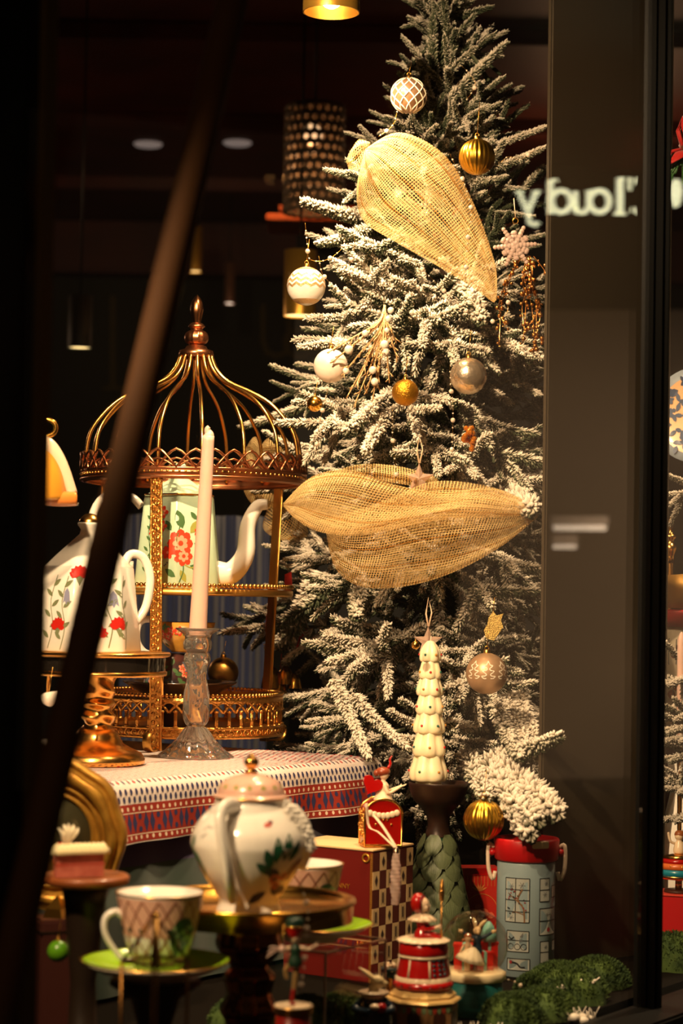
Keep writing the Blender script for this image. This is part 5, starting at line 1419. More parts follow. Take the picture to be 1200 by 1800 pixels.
q = MB(); q.tube(crom([(12*S, 0, 136*S), (16*S, 0, 144*S), (15*S, 0, 152*S), (19*S, 0, 158*S)], 8), [3*S, 3*S, 2.6*S, 2.6*S, 2.2*S, 2*S, 1.7*S, 1.4*S, 1*S], 7); q.build('feather', RED, t)
q = MB()
for sg in (-1, 1): q.sphere((11.6*S, sg*3.4*S, 127*S), 1.1*S, 8, 6)
q.build('eyes', mat('figure_eye', (40, 30, 26), .3), t, kind='stuff')
q = MB(); hp = [(16*math.sin(a)**3, 13*math.cos(a)-5*math.cos(2*a)-2*math.cos(3*a)-math.cos(4*a)) for a in [TAU*i/28 for i in range(28)]]
q.prism([(x*1.15*S, y*1.15*S) for x, y in hp], 8*S, Matrix.Translation(V(-18*S, -2*S, 108*S)) @ Matrix.Rotation(.45, 4, 'Y') @ Matrix.Rotation(PI/2, 4, 'X')); q.build('heart', RED, t)
MB().tube([(10*S, -10*S, 94*S), (24*S, -6*S, 98*S), (26*S, 6*S, 99*S)], 2.6*S, 8).build('garland', GOLD, t)
# glass icicle on a sheer ribbon draped from the case
D = 2.62; S = D/3000
c = P(696, 1500, D)
t = thing('glass_icicle', 'twisted glass icicle hanging on a sheer ribbon in front of the chequered box side', 'ornament', c)
MB().lathe([(0, -92*S)]+[(lerp(4, 9.5, math.sin(PI*min(1, .15+k/44*.75)))*S*(1+.05*math.sin(k*1.9)), lerp(-90, 0, k/44)*S) for k in range(45)]+[(0, 1*S)], 20, rad=lambda a, z, t_: 1+.10*math.cos(3*a+z/S*.25)).build('icicle', mat('rosy_glass'), t)
MB().lathe([(5*S, -2*S), (5*S, 10*S), (0, 11*S)], 14).build('cap', mat('silver_cap', (170, 150, 130), .25, 1), t)
sr = mat('sheer_ribbon')
MB().tube(crom([V(0, 0, 8*S), P(690, 1480, D+.03)-c, P(672, 1452, D+.05)-c, P(656, 1432, D+.07)-c], 14), [.0035, .0032, .003, .003, .003, .003, .003, .003, .003, .003, .003, .003, .003, .003, .002], 6, flat=.2).build('ribbon', sr, t)
MB().tube(crom([V(0, 0, 8*S), P(684, 1480, D+.03)-c, P(664, 1462, D+.05)-c, P(648, 1452, D+.07)-c, P(644, 1412, D+.07)-c], 14), .0026, 6, flat=.2).build('ribbon', sr, t)

# ------------------------------------------------------------------ drinks flask
D = 2.80; S = D/3000
B = P(922, 1045+1846/D, D); B.z = FZ; hz = lambda py: P(922, py, D).z-FZ
t = thing('pale_blue_flask', 'pale blue printed drinks flask with a red lid at the right of the display', 'flask', B)
blue = mat('flask_blue', (146, 166, 172), .4, coat=.2); REDP = mat('red_plastic', (184, 18, 22), .4)
bh = hz(1512)
MB().lathe([(0, 0), (48*S, 0), (51*S, 3*S), (51*S, bh-4*S), (50*S, bh), (0, bh)], 64).build('body', blue, t)
lh = hz(1473)-bh
MB().lathe([(0, bh), (53*S, bh), (56*S, bh+3*S), (57*S, bh+lh*.6), (58*S, bh+lh-3*S), (56*S, bh+lh), (50*S, bh+lh), (47*S, bh+lh-4*S), (0, bh+lh-4*S)], 64).build('lid', REDP, t)
q = MB(); q.box((0, 0, 0), (30*S, 9*S, 12*S), mtx=Matrix.Rotation(.35, 4, 'Z') @ Matrix.Translation(V(0, -57*S, bh+lh-7*S)) @ Matrix.Diagonal((1, 1, 1, 1)), bev=1.5*S); q.build('button', mat('cream_plastic', (232, 206, 160), .4), t)
ivp = mat('ivory_plastic', (226, 204, 180), .4)
for sg in (-1, 1):
    q = MB(); q.tube(crom([(sg*57*S, -2*S, bh+lh*.55), (sg*66*S, -4*S, bh+lh*.7), (sg*68*S, -6*S, bh+lh*.2), (sg*66*S, -8*S, bh-18*S), (sg*59*S, -8*S, bh-34*S), (sg*55*S, -6*S, bh-20*S)], 18), 3.6*S, 8); q.build('handle', ivp, t)
    MB().sphere((sg*60*S, -4*S, bh+lh*.35), 7*S, 12, 8).build('pivot', REDP, t)
d_ = Decal(lambda a, z: V(51.2*S*math.cos(a), 51.2*S*math.sin(a), z), .0003)
hb = lambda py: hz(py)
A = lambda px: -PI/2+math.asin(max(-.999, min(.999, (px-922)/51.5)))
def panel(x0, x1, y0, y1, grid=()):
    a0_, a1_ = A(x0), A(x1); am = (a0_+a1_)/2; zm = (hb(y0)+hb(y1))/2; hw, hh_ = (a1_-a0_)/2*51*S, (hb(y0)-hb(y1))/2
    n = 8; d_.poly(am, zm, [(lerp(-hw, hw, i/n), -hh_) for i in range(n+1)]+[(lerp(hw, -hw, i/n), hh_) for i in range(n+1)], 0)
    fr = [((-hw, -hh_), (-hw, hh_)), ((hw, -hh_), (hw, hh_)), ((-hw, -hh_), (hw, -hh_)), ((-hw, hh_), (hw, hh_))]
    for g in grid:
        fr.append(((lerp(-hw, hw, g[1]), -hh_), (lerp(-hw, hw, g[1]), hh_)) if g[0] == 'v' else ((-hw, lerp(hh_, -hh_, g[1])), (hw, lerp(hh_, -hh_, g[1]))))
    for (x, y), (x2, y2) in fr:
        d_.stroke(am, zm, [(lerp(x, x2, i/6), lerp(y, y2, i/6)) for i in range(7)], 1.6*S, 1, n=0, lift=.0002)
    return am, zm, hw, hh_
def snow(a, z, dx, dy, r_, mi=2):
    for k in range(3):
        q_ = PI*k/3; d_.stroke(a, z, [(dx-r_*math.cos(q_), dy-r_*math.sin(q_)), (dx+r_*math.cos(q_), dy+r_*math.sin(q_))], .8*S, mi, n=0, lift=.0004)
a, z, hw, hh_ = panel(884, 924, 1539, 1615, (('v', .45), ('h', .26), ('h', .5), ('h', .76)))
d_.stroke(a, z, [(14*S, -38*S), (12*S, -14*S), (2*S, 2*S), (10*S, 20*S)], 2.6*S, 3, lift=.0005); d_.stroke(a, z, [(10*S, -8*S), (-6*S, 4*S), (-16*S, 12*S)], 1.8*S, 3, lift=.0005); d_.stroke(a, z, [(13*S, -24*S), (-2*S, -20*S), (-8*S, -22*S)], 1.4*S, 3, lift=.0005)
rn = random.Random(8)
for k in range(26): d_.blob(a, z, 1.5*S, mi=1 if k % 3 else 4, k=6, dx=rn.uniform(-17, 16)*S, dy=rn.uniform(-26, 20)*S, lift=.0006)
snow(a, z, -10*S, 24*S, 5*S); snow(a, z, 9*S, 26*S, 6*S); snow(a, z, -10*S, -30*S, 5*S)
a, z, hw, hh_ = panel(942, 960, 1539, 1579, (('h', .5),)); snow(a, z, 2*S, 11*S, 4*S); snow(a, z, 0, -8*S, 5*S)
a, z, hw, hh_ = panel(942, 971, 1591, 1637, (('h', .47),)); snow(a, z, -6*S, 12*S, 4*S); snow(a, z, 2*S, 12*S, 4*S); d_.blob(a, z, 4*S, mi=4, k=10, dx=-2*S, dy=-14*S, lift=.0005); d_.stroke(a, z, [(-3*S, -12*S), (0, -3*S), (4*S, -12*S)], 1*S, 1, lift=.0005)
a, z, hw, hh_ = panel(887, 924, 1630, 1666, (('h', .45),))
for dx in (-12, 0, 11): d_.stroke(a, z, [(dx*S+5*S*math.cos(q_), -9*S+5*S*math.sin(q_)) for q_ in [TAU*i/10 for i in range(11)]], 1*S, 1, lift=.0004)
d_.stroke(a, z, [(-16*S, 8*S), (-11*S, 4*S), (-6*S, 8*S)], 2*S, 1, lift=.0004); d_.poly(a, z, [(4*S, 8*S), (10*S, 16*S), (9*S, 8*S)], 2, lift=.0004); snow(a, z, 6*S, 2*S, 4*S)
a, z, hw, hh_ = panel(888, 926, 1678, 1698); d_.stroke(a, z, [(-12*S, 4*S), (-2*S, 2*S), (4*S, -4*S), (12*S, -4*S)], 3*S, 1, lift=.0004); d_.blob(a, z, 3*S, mi=4, dx=-13*S, dy=4*S, lift=.0004)
a, z, hw, hh_ = panel(944, 960, 1648, 1720, (('h', .26), ('h', .52), ('h', .77))); snow(a, z, 2*S, 26*S, 4*S); snow(a, z, -2*S, -2*S, 4*S); snow(a, z, 0, -24*S, 5*S)
panel(964, 972, 1553, 1573); panel(966, 972, 1648, 1666); panel(888, 926, 1726, 1742); 
d_.build('window_print', [mat('print_panel', (176, 180, 174), .4), mat('print_black', (40, 42, 44), .4), mat('print_grey', (110, 114, 116), .4), mat('print_branch', (130, 96, 64), .4), mat('print_berry', (150, 50, 50), .4)], t)

# ------------------------------------------------------------------ small red card box behind
D = 2.98
c = P(838, 1523, D); t = thing('red_card_box', 'flat red card box with a gilt oval print behind the snow globe', 'box', (c.x, c.y, FZ), .12)
hh = c.z-FZ; MB().box((0, 0, hh/2), (.075, .05, hh), bev=.0015).build('carton', mat('bright_red_card', (170, 30, 16), .5), t)
q = MB(); q.box((0, -.0255, hh-.006), (.075, .0012, .012)); q.build('top_band', RED, t)
d_ = Decal(lambda u, v: V(u, -.0252, v), .0004)
if d_.frame(.01, .01)[3].y > 0: d_.flip = -1
zc = hh-.078
d_.stroke(.004, zc, [(.030*math.cos(q_), .034*math.sin(q_)) for q_ in [TAU*i/28 for i in range(29)]], .0012, 0, n=0)
d_.leaf(.002, zc+.008, .02, .012, -.6, 1); d_.leaf(.014, zc-.002, .014, .012, -.2, 1); d_.blob(-.002, zc+.012, .006, .004, .3, 1)
for k in range(12): d_.stroke(-.033+k*.006, hh-.022, [(0, -.009), (0, .009)], .0008, 0, n=0)
for k in range(6): d_.leaf(0, hh-.040, .016, .003, .5+k*.42, 0)
d_.build('gilt_print', [mat('old_gilt', (186, 106, 50), .5), mat('coral_print', (206, 96, 66), .5)], t)

# ------------------------------------------------------------------ snow globe on a teal tin
D = 2.52; S = D/3000
Bx = P(832, 1790, D); hz = lambda py: P(832, py, D).z
B = V(Bx.x, Bx.y, FZ); th = hz(1722)-FZ
t = thing('teal_tin', 'round teal tin under the snow globe', 'tin', B)
MB().lathe([(0, 0), (50*S, 0), (51*S, 2*S), (51*S, th-.001), (0, th-.001)], 56).build('drum', mat('teal_paint', (22, 98, 94), .5), t)
MB().lathe([(51.2*S, th*.03), (52*S, th*.03), (52*S, th*.06), (51.2*S, th*.06)], 56).build('bottom_seam', mat('teal_dark', (16, 60, 58), .4), t)
t = thing('snow_globe', 'glass snow globe with a rabbit and red gift boxes inside on the teal tin', 'snow globe', B+V(0, 0, th))
bs = hz(1706)-hz(1722)
MB().lathe([(0, 0), (52*S, 0), (56*S, bs*.25), (55*S, bs*.9), (50*S, bs+1*S), (0, bs+1*S)], 64, rad=lambda a, z, t_: 1+.012*math.cos(12*a)).build('base', CREAM, t)
Rg = 59*S; gc = bs+46*S
n = 26; amin = -math.asin(45*S/Rg)
MB().lathe([(Rg*math.cos(a), gc+Rg*math.sin(a)) for a in [lerp(amin, PI/2, i/n) for i in range(n)]]+[(0, gc+Rg)], 56).build('globe', GLOBE, t)
gb = bs+1.2*S; redb = mat('gift_red', (206, 40, 30), .35, coat=.3); tealr = mat('gift_ribbon', (130, 190, 180), .4)
for (x, y, w_, h_, rz) in ((16, 4, 30, 30, .25), (-18, 10, 34, 42, -.1), (26, 22, 30, 44, .1)):
    M = Matrix.Translation(V(x*S, y*S, gb)) @ Matrix.Rotation(rz, 4, 'Z')
    q = MB(); q.box((0, 0, 0), (1, 1, 1), mtx=M @ Matrix.Translation(V(0, 0, h_*S/2)) @ Matrix.Diagonal((w_*S, w_*.7*S, h_*S, 1))); q.box((0, 0, 0), (1, 1, 1), mtx=M @ Matrix.Translation(V(0, 0, h_*S)) @ Matrix.Diagonal((w_*1.1*S, w_*.78*S, 4*S, 1)))
    gbx = q.build('gift_box', redb, t)
    q = MB(); q.box((0, 0, 0), (1, 1, 1), mtx=M @ Matrix.Translation(V(0, 0, h_*S/2+1*S)) @ Matrix.Diagonal((5*S, w_*.8*S, (h_+3)*S, 1))); q.build('gift_ribbon', tealr, gbx)
# rabbit with arms spread: one fused body
ry = -6; q = MB(); q.lathe(smooth_prof([(0, 22), (8, 24), (9, 34), (7, 48), (8, 56), (5, 62), (0, 63)], 20), 18, mtx=Matrix.Translation(V(4*S, ry*S, gb)) @ Matrix.Diagonal((S, S, S, 1)))
for sg in (-1, 1):
    q.tube([V((4+sg*5)*S, ry*S, gb+56*S), V((4+sg*16)*S, ry*S, gb+60*S), V((4+sg*25)*S, (ry-2)*S, gb+66*S)], [3.6*S, 3.4*S, 3*S], 8)
q.build('rabbit_coat', mat('navy_coat', (30, 52, 70), .35), t, fuse=.0007)
fur = mat('rabbit_fur', (226, 196, 150), .5)
q = MB(); q.sphere((4*S, ry*S, gb+69*S), 7.5*S, 14, 10, scale=(1, 1, .95)); q.sphere((5*S, (ry-6)*S, gb+66.5*S), 3.6*S, 10, 8)
for sg, tp in ((-1, (-4, 92)), (1, (20, 88))): q.tube(crom([V((4+sg*3)*S, ry*S, gb+74*S), V(lerp(4, tp[0], .6)*S, ry*S, gb+lerp(74, tp[1], .6)*S), V(tp[0]*S, ry*S, gb+tp[1]*S)], 6), [2.4*S, 3.2*S, 3.6*S, 3.4*S, 3*S, 2*S, .8*S], 8)
q.build('rabbit_head', fur, t, fuse=.0006)
q = MB()
for sg in (-1, 1):
    q.sphere(((4+sg*28)*S, (ry-2)*S, gb+68*S), 3.4*S, 10, 8)
    for f in range(3): q.tube([((4+sg*29)*S, (ry-2)*S, gb+68*S), ((4+sg*33)*S, (ry-3)*S, gb+(67+f*2.4)*S)], 1*S, 5)
q.build('paw', fur, t)
q = MB(); q.lathe([(7.6*S, gb+38*S), (9.6*S, gb+24*S), (10*S, gb+18*S), (0, gb+18*S)], 18, c=(4*S, (ry-.5)*S, 0)); q.build('rabbit_breeches', mat('rose_breeches', (214, 120, 100), .4), t)
q = MB()
for sg in (-1, 1): q.sphere(((4+sg*3.2)*S, (ry-6.4)*S, gb+70.5*S), 1*S, 8, 6)
q.build('rabbit_eyes', mat('figure_eye'), t, kind='stuff')
# little dancer bending forward in a white skirt
q = MB(); q.lathe([(3*S, gb+44*S), (12*S, gb+38*S), (22*S, gb+26*S), (26*S, gb+18*S), (24*S, gb+18*S), (10*S, gb+26*S), (0, gb+30*S)], 36, rad=lambda a, z, t_: 1+.05*math.cos(12*a), mtx=Matrix.Translation(V(-14*S, -20*S, 0)) @ Matrix.Translation(V(0, 0, gb)) @ Matrix.Rotation(.25, 4, 'Y') @ Matrix.Translation(V(0, 0, -gb))); q.build('dancer_skirt', mat('dancer_white', (236, 224, 196), .4), t)
q = MB(); q.sphere((-13*S, -20*S, gb+58*S), 6.5*S, 14, 10); q.tube([V(-14*S, -20*S, gb+36*S), V(-13*S, -20*S, gb+46*S), V(-13*S, -20*S, gb+54*S)], [6*S, 5*S, 2.4*S], 10)
for sg in (-1, 1): q.tube([V((-14+sg*2.5)*S, -20*S, gb+24*S), V((-14+sg*2.5)*S, -20*S, gb+1*S)], [3.6*S, 2.6*S], 8)
for sg in (-1, 1): q.tube([V((-14+sg*5)*S, -20*S, gb+48*S), V((-14+sg*10)*S, -24*S, gb+40*S), V((-14+sg*13)*S, -26*S, gb+34*S)], [2*S, 1.8*S, 1.4*S], 7)
q.build('dancer', mat('dancer_skin', (230, 196, 160), .45), t, fuse=.0007)
q = MB(); q.sphere((-13*S, -19*S, gb+60.5*S), 7*S, 14, 10, scale=(1, 1, .8))
for sg in (-1, 1): q.sphere(((-13+sg*7.5)*S, -20*S, gb+54*S), 3.4*S, 10, 8)
q.build('dancer_hair', mat('dancer_hair', (150, 84, 40), .4), t)
q = MB(); q.lathe([(0, 0), (15*S, 0), (14*S, 12*S), (9*S, 26*S), (3*S, 34*S), (0, 35*S)], 16, c=(26*S, 22*S, gb+47*S)); q.build('mint_bag', tealr, t)

# ------------------------------------------------------------------ red music box with a girl on an octagonal plinth
D = 2.38; S = D/3000
Bx = P(742, 1790, D); hz = lambda py: P(742, py, D).z-FZ
t = thing('music_box', 'red drum music box with a hooded girl seated on a cream octagonal plinth', 'music box', (Bx.x, Bx.y, FZ), -.30)
oc = poly_rad(8, 0, PI/8)
gilt = mat('cream_gilt', (222, 184, 116), .35, .25); panelm = mat('plinth_panel', (140, 100, 60), .5)
z1 = hz(1752)
MB().lathe([(0, 0), (62*S, 0), (62*S, z1-8*S), (58*S, z1-6*S), (0, z1-6*S)], 8, rad=None, smooth=False, mtx=Matrix.Rotation(PI/8, 4, 'Z')).build('plinth', panelm, t)
MB().lathe([(0, z1-6*S), (66*S, z1-6*S), (68*S, z1-3*S), (66*S, z1), (58*S, z1+3*S), (60*S, z1+6*S), (46*S, z1+18*S), (0, z1+18*S)], 8, smooth=False, mtx=Matrix.Rotation(PI/8, 4, 'Z')).build('cornice', gilt, t)
for k in range(8):
    a = TAU*k/8+PI/4*0; R_ = 62*S*math.cos(PI/8)
    M = Matrix.Rotation(a, 4, 'Z') @ Matrix.Translation(V(R_, 0, z1*.5)) 
    q = MB(); w_ = 12*S; ar = [(-w_, -z1*.5+4*S), (w_, -z1*.5+4*S)]+[(w_*math.cos(b), z1*.14+w_*math.sin(b)) for b in [PI*i/8 for i in range(9)]]
    q.prism(ar, 1.2*S, M @ Matrix.Rotation(PI/2, 4, 'Z') @ Matrix.Rotation(PI/2, 4, 'X'))
    q.build('arch_door', mat('door_brown', (64, 34, 22), .5), t)
    q = MB()
    for j in range(5):
        q.prism([(-3.6*S, 7*S), (3.6*S, 7*S), (3.6*S, 0), (0, -4*S), (-3.6*S, 0)], 1.4*S, M @ Matrix.Translation(V(0, (-18+9*j)*S, z1*.5-17*S)) @ Matrix.Rotation(PI/2, 4, 'Z') @ Matrix.Rotation(PI/2, 4, 'X'), mi=j % 2)
    q.build('valance', [mat('valance_green', (110, 130, 90), .5), mat('valance_red', (170, 60, 40), .5)], t, kind='stuff')
zb = z1+18*S
def wavy(n, amp): return lambda a, z, t_: 1+amp*math.cos(n*a)
MB().lathe([(0, zb), (52*S, zb), (53*S, zb+6*S), (50*S, zb+12*S), (0, zb+12*S)], 40).build('drum_foot', RED, t)
MB().lathe([(48*S, zb+12*S), (46*S, zb+26*S), (40*S, zb+56*S), (38*S, zb+60*S), (0, zb+60*S)], 40).build('drum', RED, t)
MB().lathe([(49.5*S, zb+11*S), (49*S, zb+18*S), (47*S, zb+20*S)], 60, rad=wavy(20, .015)).build('lower_frill', IVORY, t)
MB().lathe([(38*S, zb+60*S), (42*S, zb+54*S), (44*S, zb+62*S), (42*S, zb+76*S), (36*S, zb+82*S), (0, zb+82*S)], 40, rad=wavy(5, .02)).build('overskirt', RED, t)
MB().lathe([(42.5*S, zb+54*S), (44*S, zb+52*S), (44.5*S, zb+55*S), (43*S, zb+57*S)], 60, rad=wavy(5, .02)).build('scallop_trim', IVORY, t)
q = MB(); q.lathe([(0, zb+86*S), (30*S, zb+87*S), (46*S, zb+82*S), (47*S, zb+80*S), (38*S, zb+81*S), (0, zb+82*S)], 72, rad=wavy(18, .03)); q.build('upper_frill', IVORY, t)
q = MB()
for k in range(18): q.sphere((51.5*S*math.cos(TAU*k/18), 51.5*S*math.sin(TAU*k/18), zb+6*S), 4*S, 8, 5, scale=(1, 1, .6))
q.build('jewel_band', mat('ruby_jewel', (120, 10, 10), .1, coat=.8), t, kind='stuff')
for a in (-1.05, .3, 1.7, 3.2, 4.4):
    q = MB(); q.tube([(47.5*S*math.cos(a), 47.5*S*math.sin(a), zb+20*S), (41*S*math.cos(a), 41*S*math.sin(a), zb+54*S)], 2*S, 6); q.build('gilt_braid', IVORY, t)
for j in range(4):
    q = MB()
    for a in (-.86, -.6, -.34): q.sphere(((46-j*1.6)*S*math.cos(a), (46-j*1.6)*S*math.sin(a), zb+(26+j*8)*S), 3*S, 8, 5)
    q.build('teal_lacing', mat('teal_glaze', (28, 72, 80), .25, coat=.5), t, kind='stuff')
# girl: faces right (+x in the picture), knees forward, holding a gilt rod
gr = thing  # the girl is part of the music box
q = MB(); x0 = -2
q.lathe(smooth_prof([(0, 84), (14, 85), (15, 90), (10, 102), (11, 112), (8, 118), (4, 120), (4, 126), (0, 127)], 24), 20, mtx=Matrix.Translation(V(x0*S, 0, zb)) @ Matrix.Diagonal((S, S, S, 1)))
for sg in (-1, 1):
    q.tube(crom([V((x0+2)*S, sg*10*S, zb+114*S), V((x0+8)*S, sg*15*S, zb+102*S), V((x0+24)*S, sg*8*S, zb+104*S)], 8), [4.4*S, 4.4*S, 4.2*S, 4*S, 3.8*S, 3.6*S, 3.4*S, 3.2*S, 3*S], 8)
    q.tube(crom([V(x0*S, sg*6*S, zb+89*S), V((x0+18)*S, sg*8*S, zb+91*S), V((x0+34)*S, sg*6*S, zb+87*S)], 6), [6*S, 6*S, 5.6*S, 5*S, 4.4*S, 4*S, 3.4*S], 8)
q.build('girl_dress', RED, t, fuse=.0008)
q = MB(); hc = V((x0-2)*S, 0, zb+142*S)
q.sphere(hc, 14*S, 20, 14, scale=(.95, .9, 1.02)); q.tube([V(x0*S, 0, zb+122*S), V((x0-1)*S, 0, zb+132*S)], [4*S, 4.4*S], 10)
q.sphere(hc+V(13.2, 0, -1)*S, 2.4*S, 10, 8); q.sphere(hc+V(10.5, 0, -9.5)*S, 3.2*S, 10, 8); q.sphere(hc+V(11.6, 0, -6)*S, 2.2*S, 10, 8, scale=(.8, 1.4, .7))
for sg in (-1, 1):
    q.sphere(hc+V(9, sg*6, -4)*S, 4.6*S, 10, 8)
    q.tube([V((x0+24)*S, sg*8*S, zb+104*S), V((x0+30)*S, sg*5*S, zb+106*S)], [2.6*S, 2.8*S], 8)
    for f in range(4): q.tube([V((x0+29)*S, sg*5*S, zb+(103.4+1.6*f)*S), V((x0+34)*S, sg*4*S, zb+(103.4+1.7*f)*S), V((x0+35)*S, sg*1.4*S, zb+(103.4+1.7*f)*S)], .95*S, 6)
    q.tube([V((x0+29)*S, sg*5*S, zb+108*S), V((x0+31)*S, sg*2*S, zb+111*S)], 1*S, 6)
q.build('girl', mat('figure_skin', (238, 206, 172), .35, coat=.3), t, fuse=.0007)
q = MB(); q.sphere(hc+V(-6.5, 0, 3)*S, 17*S, 24, 16, scale=(.80, .98, 1.05)); 
q.v = [tuple(v) for v in q.v]; q.build('hood', RED, t)
q = MB(); q.tube([hc+V(1.0+1.5*math.cos(a*2)*0, 14.6*math.sin(a), 1+15*math.cos(a))*S for a in [TAU*i/32 for i in range(32)]], 2.2*S, 8, closed=True); q.build('hood_edge', mat('hood_dark', (110, 8, 8), .25, coat=.5), t)
q = MB()
for sg in (-1, 1): q.sphere(hc+V(12.2, sg*5.4, 1.5)*S, 1.7*S, 10, 8, scale=(.6, 1, 1.2))
q.build('eyes', mat('figure_eye'), t, kind='stuff')
q = MB(); q.sphere(hc+V(13.2, 0, -6)*S, 1.7*S, 10, 6, scale=(.6, 1.5, .6)); q.build('lips', mat('figure_lips', (186, 60, 54), .35), t)
q = MB(); q.lathe([(5*S, zb+128*S), (14*S, zb+124*S), (25*S, zb+117*S), (24*S, zb+115*S), (10*S, zb+120*S), (4*S, zb+122*S)], 60, rad=wavy(9, .09), c=((x0-1)*S, 0, 0)); q.build('collar', IVORY, t)
q = MB(); q.tube([V((x0+34)*S, 0, zb+84*S), V((x0+34)*S, 0, zb+150*S)], 1.6*S, 8); q.lathe([(0, 150*S), (4*S, 152*S), (5*S, 166*S), (3*S, 186*S), (0, 190*S)], 12, c=((x0+34)*S, 0, zb)); q.build('gilt_rod', ORNATE, t)
q = MB(); q.box(((x0+9)*S, -10.5*S, zb+103*S), (9*S, 2*S, 14*S), Matrix.Rotation(.2, 3, 'Z'), bev=.8*S); q.build('bodice_patch', mat('bodice_dark', (40, 24, 26), .4), t)

# ------------------------------------------------------------------ rabbit bust figure with ruffled collar
D = 2.27; S = D/3000
Bx = P(656, 1790, D); hz = lambda py: P(656, py, D).z-FZ
t = thing('rabbit_figurine', 'cream rabbit figurine with a white ruffled collar and dark blue coat', 'figurine', (Bx.x, Bx.y, FZ))
zc = hz(1742)
fc = mat('rabbit_cream', (240, 214, 160), .4, coat=.2)
q = MB(); hc = V(6*S, 0, zc+16*S)
q.sphere(hc, 12*S, 18, 12, scale=(1.05, .85, .95)); q.sphere(hc+V(11, 0, -3)*S, 6.5*S, 14, 10, scale=(1.2, .85, .8)); q.tube([V(-1*S, 0, zc-4*S), V(1*S, 0, zc+10*S)], [10*S, 9*S], 12)
for sg, tp in ((-1, (-34, 34)), (1, (-30, 30))):
    q.tube(crom([hc+V(-6, sg*4, 5)*S, hc+V(-18, sg*7, 14)*S, hc+V(tp[0], sg*(9 if sg > 0 else 6), tp[1]-8)*S], 8), [3*S, 4.4*S, 5.2*S, 5.6*S, 5.4*S, 4.8*S, 3.8*S, 2.6*S, 1*S], 8, flat=.6)
q.build('head', fc, t, fuse=.0008)
q = MB()
for sg in (-1, 1): q.sphere(hc+V(7, sg*8.6, 1.5)*S, 1.8*S, 10, 8)
q.sphere(hc+V(18.6, 0, -1.5)*S, 1.6*S, 8, 6); q.build('eyes', mat('rabbit_eye', (120, 90, 50), .3), t, kind='stuff')
q = MB(); 
for dz, R_ in ((0, 26), (-5, 22), (-9, 18)): q.lathe([(6*S, zc+dz*S), (R_*S, zc+(dz-1)*S), (R_*S, zc+(dz-3)*S), (6*S, zc+(dz-4)*S)], 72, rad=wavy(16, .05))
q.build('collar', IVORY, t)
navy = mat('navy_glaze', (22, 38, 52), .2, coat=.6)
q = MB(); q.lathe(smooth_prof([(0, zc-64*S), (30*S, zc-60*S), (33*S, zc-44*S), (28*S, zc-24*S), (14*S, zc-8*S), (0, zc-6*S)], 24), 28)
for sg in (-1, 1): q.tube(crom([V(sg*16*S, -2*S, zc-16*S), V(sg*32*S, -14*S, zc-30*S), V(sg*10*S, -32*S, zc-32*S)], 10), [lerp(9, 6, i/10)*S for i in range(11)], 10)
q.build('coat', navy, t, fuse=.001)
q = MB(); q.sphere((13*S, -32*S, zc-24*S), 9*S, 14, 10); q.build('red_apple', RED, t)
q = MB(); q.sphere((2*S, -34*S, zc-22*S), 8*S, 14, 9, scale=(1.2, 1, .7)); q.build('frill', IVORY, t)
MB().lathe([(0, 0), (34*S, 0), (34*S, 8*S), (28*S, 14*S), (30*S, zc-64*S), (0, zc-62*S)], 36).build('plinth', mat('plinth_dark', (70, 40, 24), .3, coat=.4), t)
# teal thimble cup on a gold finial
D = 2.42; S = D/3000
c = P(689, 1790, D); zc = P(689, 1720, D).z-FZ
t = thing('teal_thimble_cup', 'tiny teal cup filled with cream sugar shapes on a gold finial', 'ornament', (c.x-.004, c.y+.02, FZ))
MB().lathe(smooth_prof([(0, 0), (.012, 0), (.012, .004), (.005, .02), (.005, zc-.06), (.014, zc-.04), (.013, zc-.028), (.005, zc-.016), (.004, zc-.003)], 30), 20).build('finial', ORNATE, t)
MB().lathe([(0, zc-.003), (7*S, zc-.003), (14*S, zc+8*S), (16*S, zc+14*S), (14*S, zc+14*S), (0, zc+9*S)], 24).build('bowl', mat('teal_glaze'), t)
q = MB(); rn = random.Random(4)
for k in range(9): q.sphere((rn.uniform(-9, 9)*S, rn.uniform(-9, 9)*S, zc+(14+rn.uniform(0, 8))*S), rn.uniform(3, 5)*S, 8, 6)
q.build('sugar_shapes', IVORY, t, kind='stuff')

# ------------------------------------------------------------------ acrobat on a red drum
D = 2.03; S = D/3000
Bx = P(515, 1790, D); zd = P(515, 1767, D).z-FZ
t = thing('acrobat_figurine', 'slim green acrobat figurine balancing on a red drum with a white top', 'figurine', (Bx.x, Bx.y, FZ))
MB().lathe([(0, 0), (36*S, 0), (33*S, zd*.5), (31*S, zd-14*S), (0, zd-14*S)], 36).build('drum', mat('drum_red', (130, 18, 12), .3, coat=.4), t)
MB().lathe([(31*S, zd-16*S), (34*S, zd-13*S), (32*S, zd-9*S), (34*S, zd-4*S), (35*S, zd-1*S), (0, zd-1*S)], 36).build('gilt_band', GOLD, t)
MB().lathe([(0, zd-1*S), (34*S, zd-1*S), (33*S, zd+1*S), (0, zd+1.5*S)], 36).build('drum_skin', IVORY, t)
q = MB(); q.tube(crom([V(-3*S, 0, zd+1*S), V(-2*S, 0, zd+16*S), V(0, 0, zd+28*S)], 6), [3.6*S, 3.4*S, 3.6*S, 3.8*S, 4*S, 4.2*S, 4.4*S], 10); q.sphere((1*S, -4*S, zd+2.5*S), 3.6*S, 10, 6, scale=(1, 1.7, .8)); q.build('boot', mat('boot_red', (140, 20, 14), .4), t)
q = MB(); q.tube(crom([V(0, 0, zd+26*S), V(3*S, 0, zd+50*S), V(5*S, 2*S, zd+72*S)], 8), [4*S, 4.6*S, 5*S, 5.4*S, 5.8*S, 6*S, 6.2*S, 6.4*S, 6.6*S], 10)
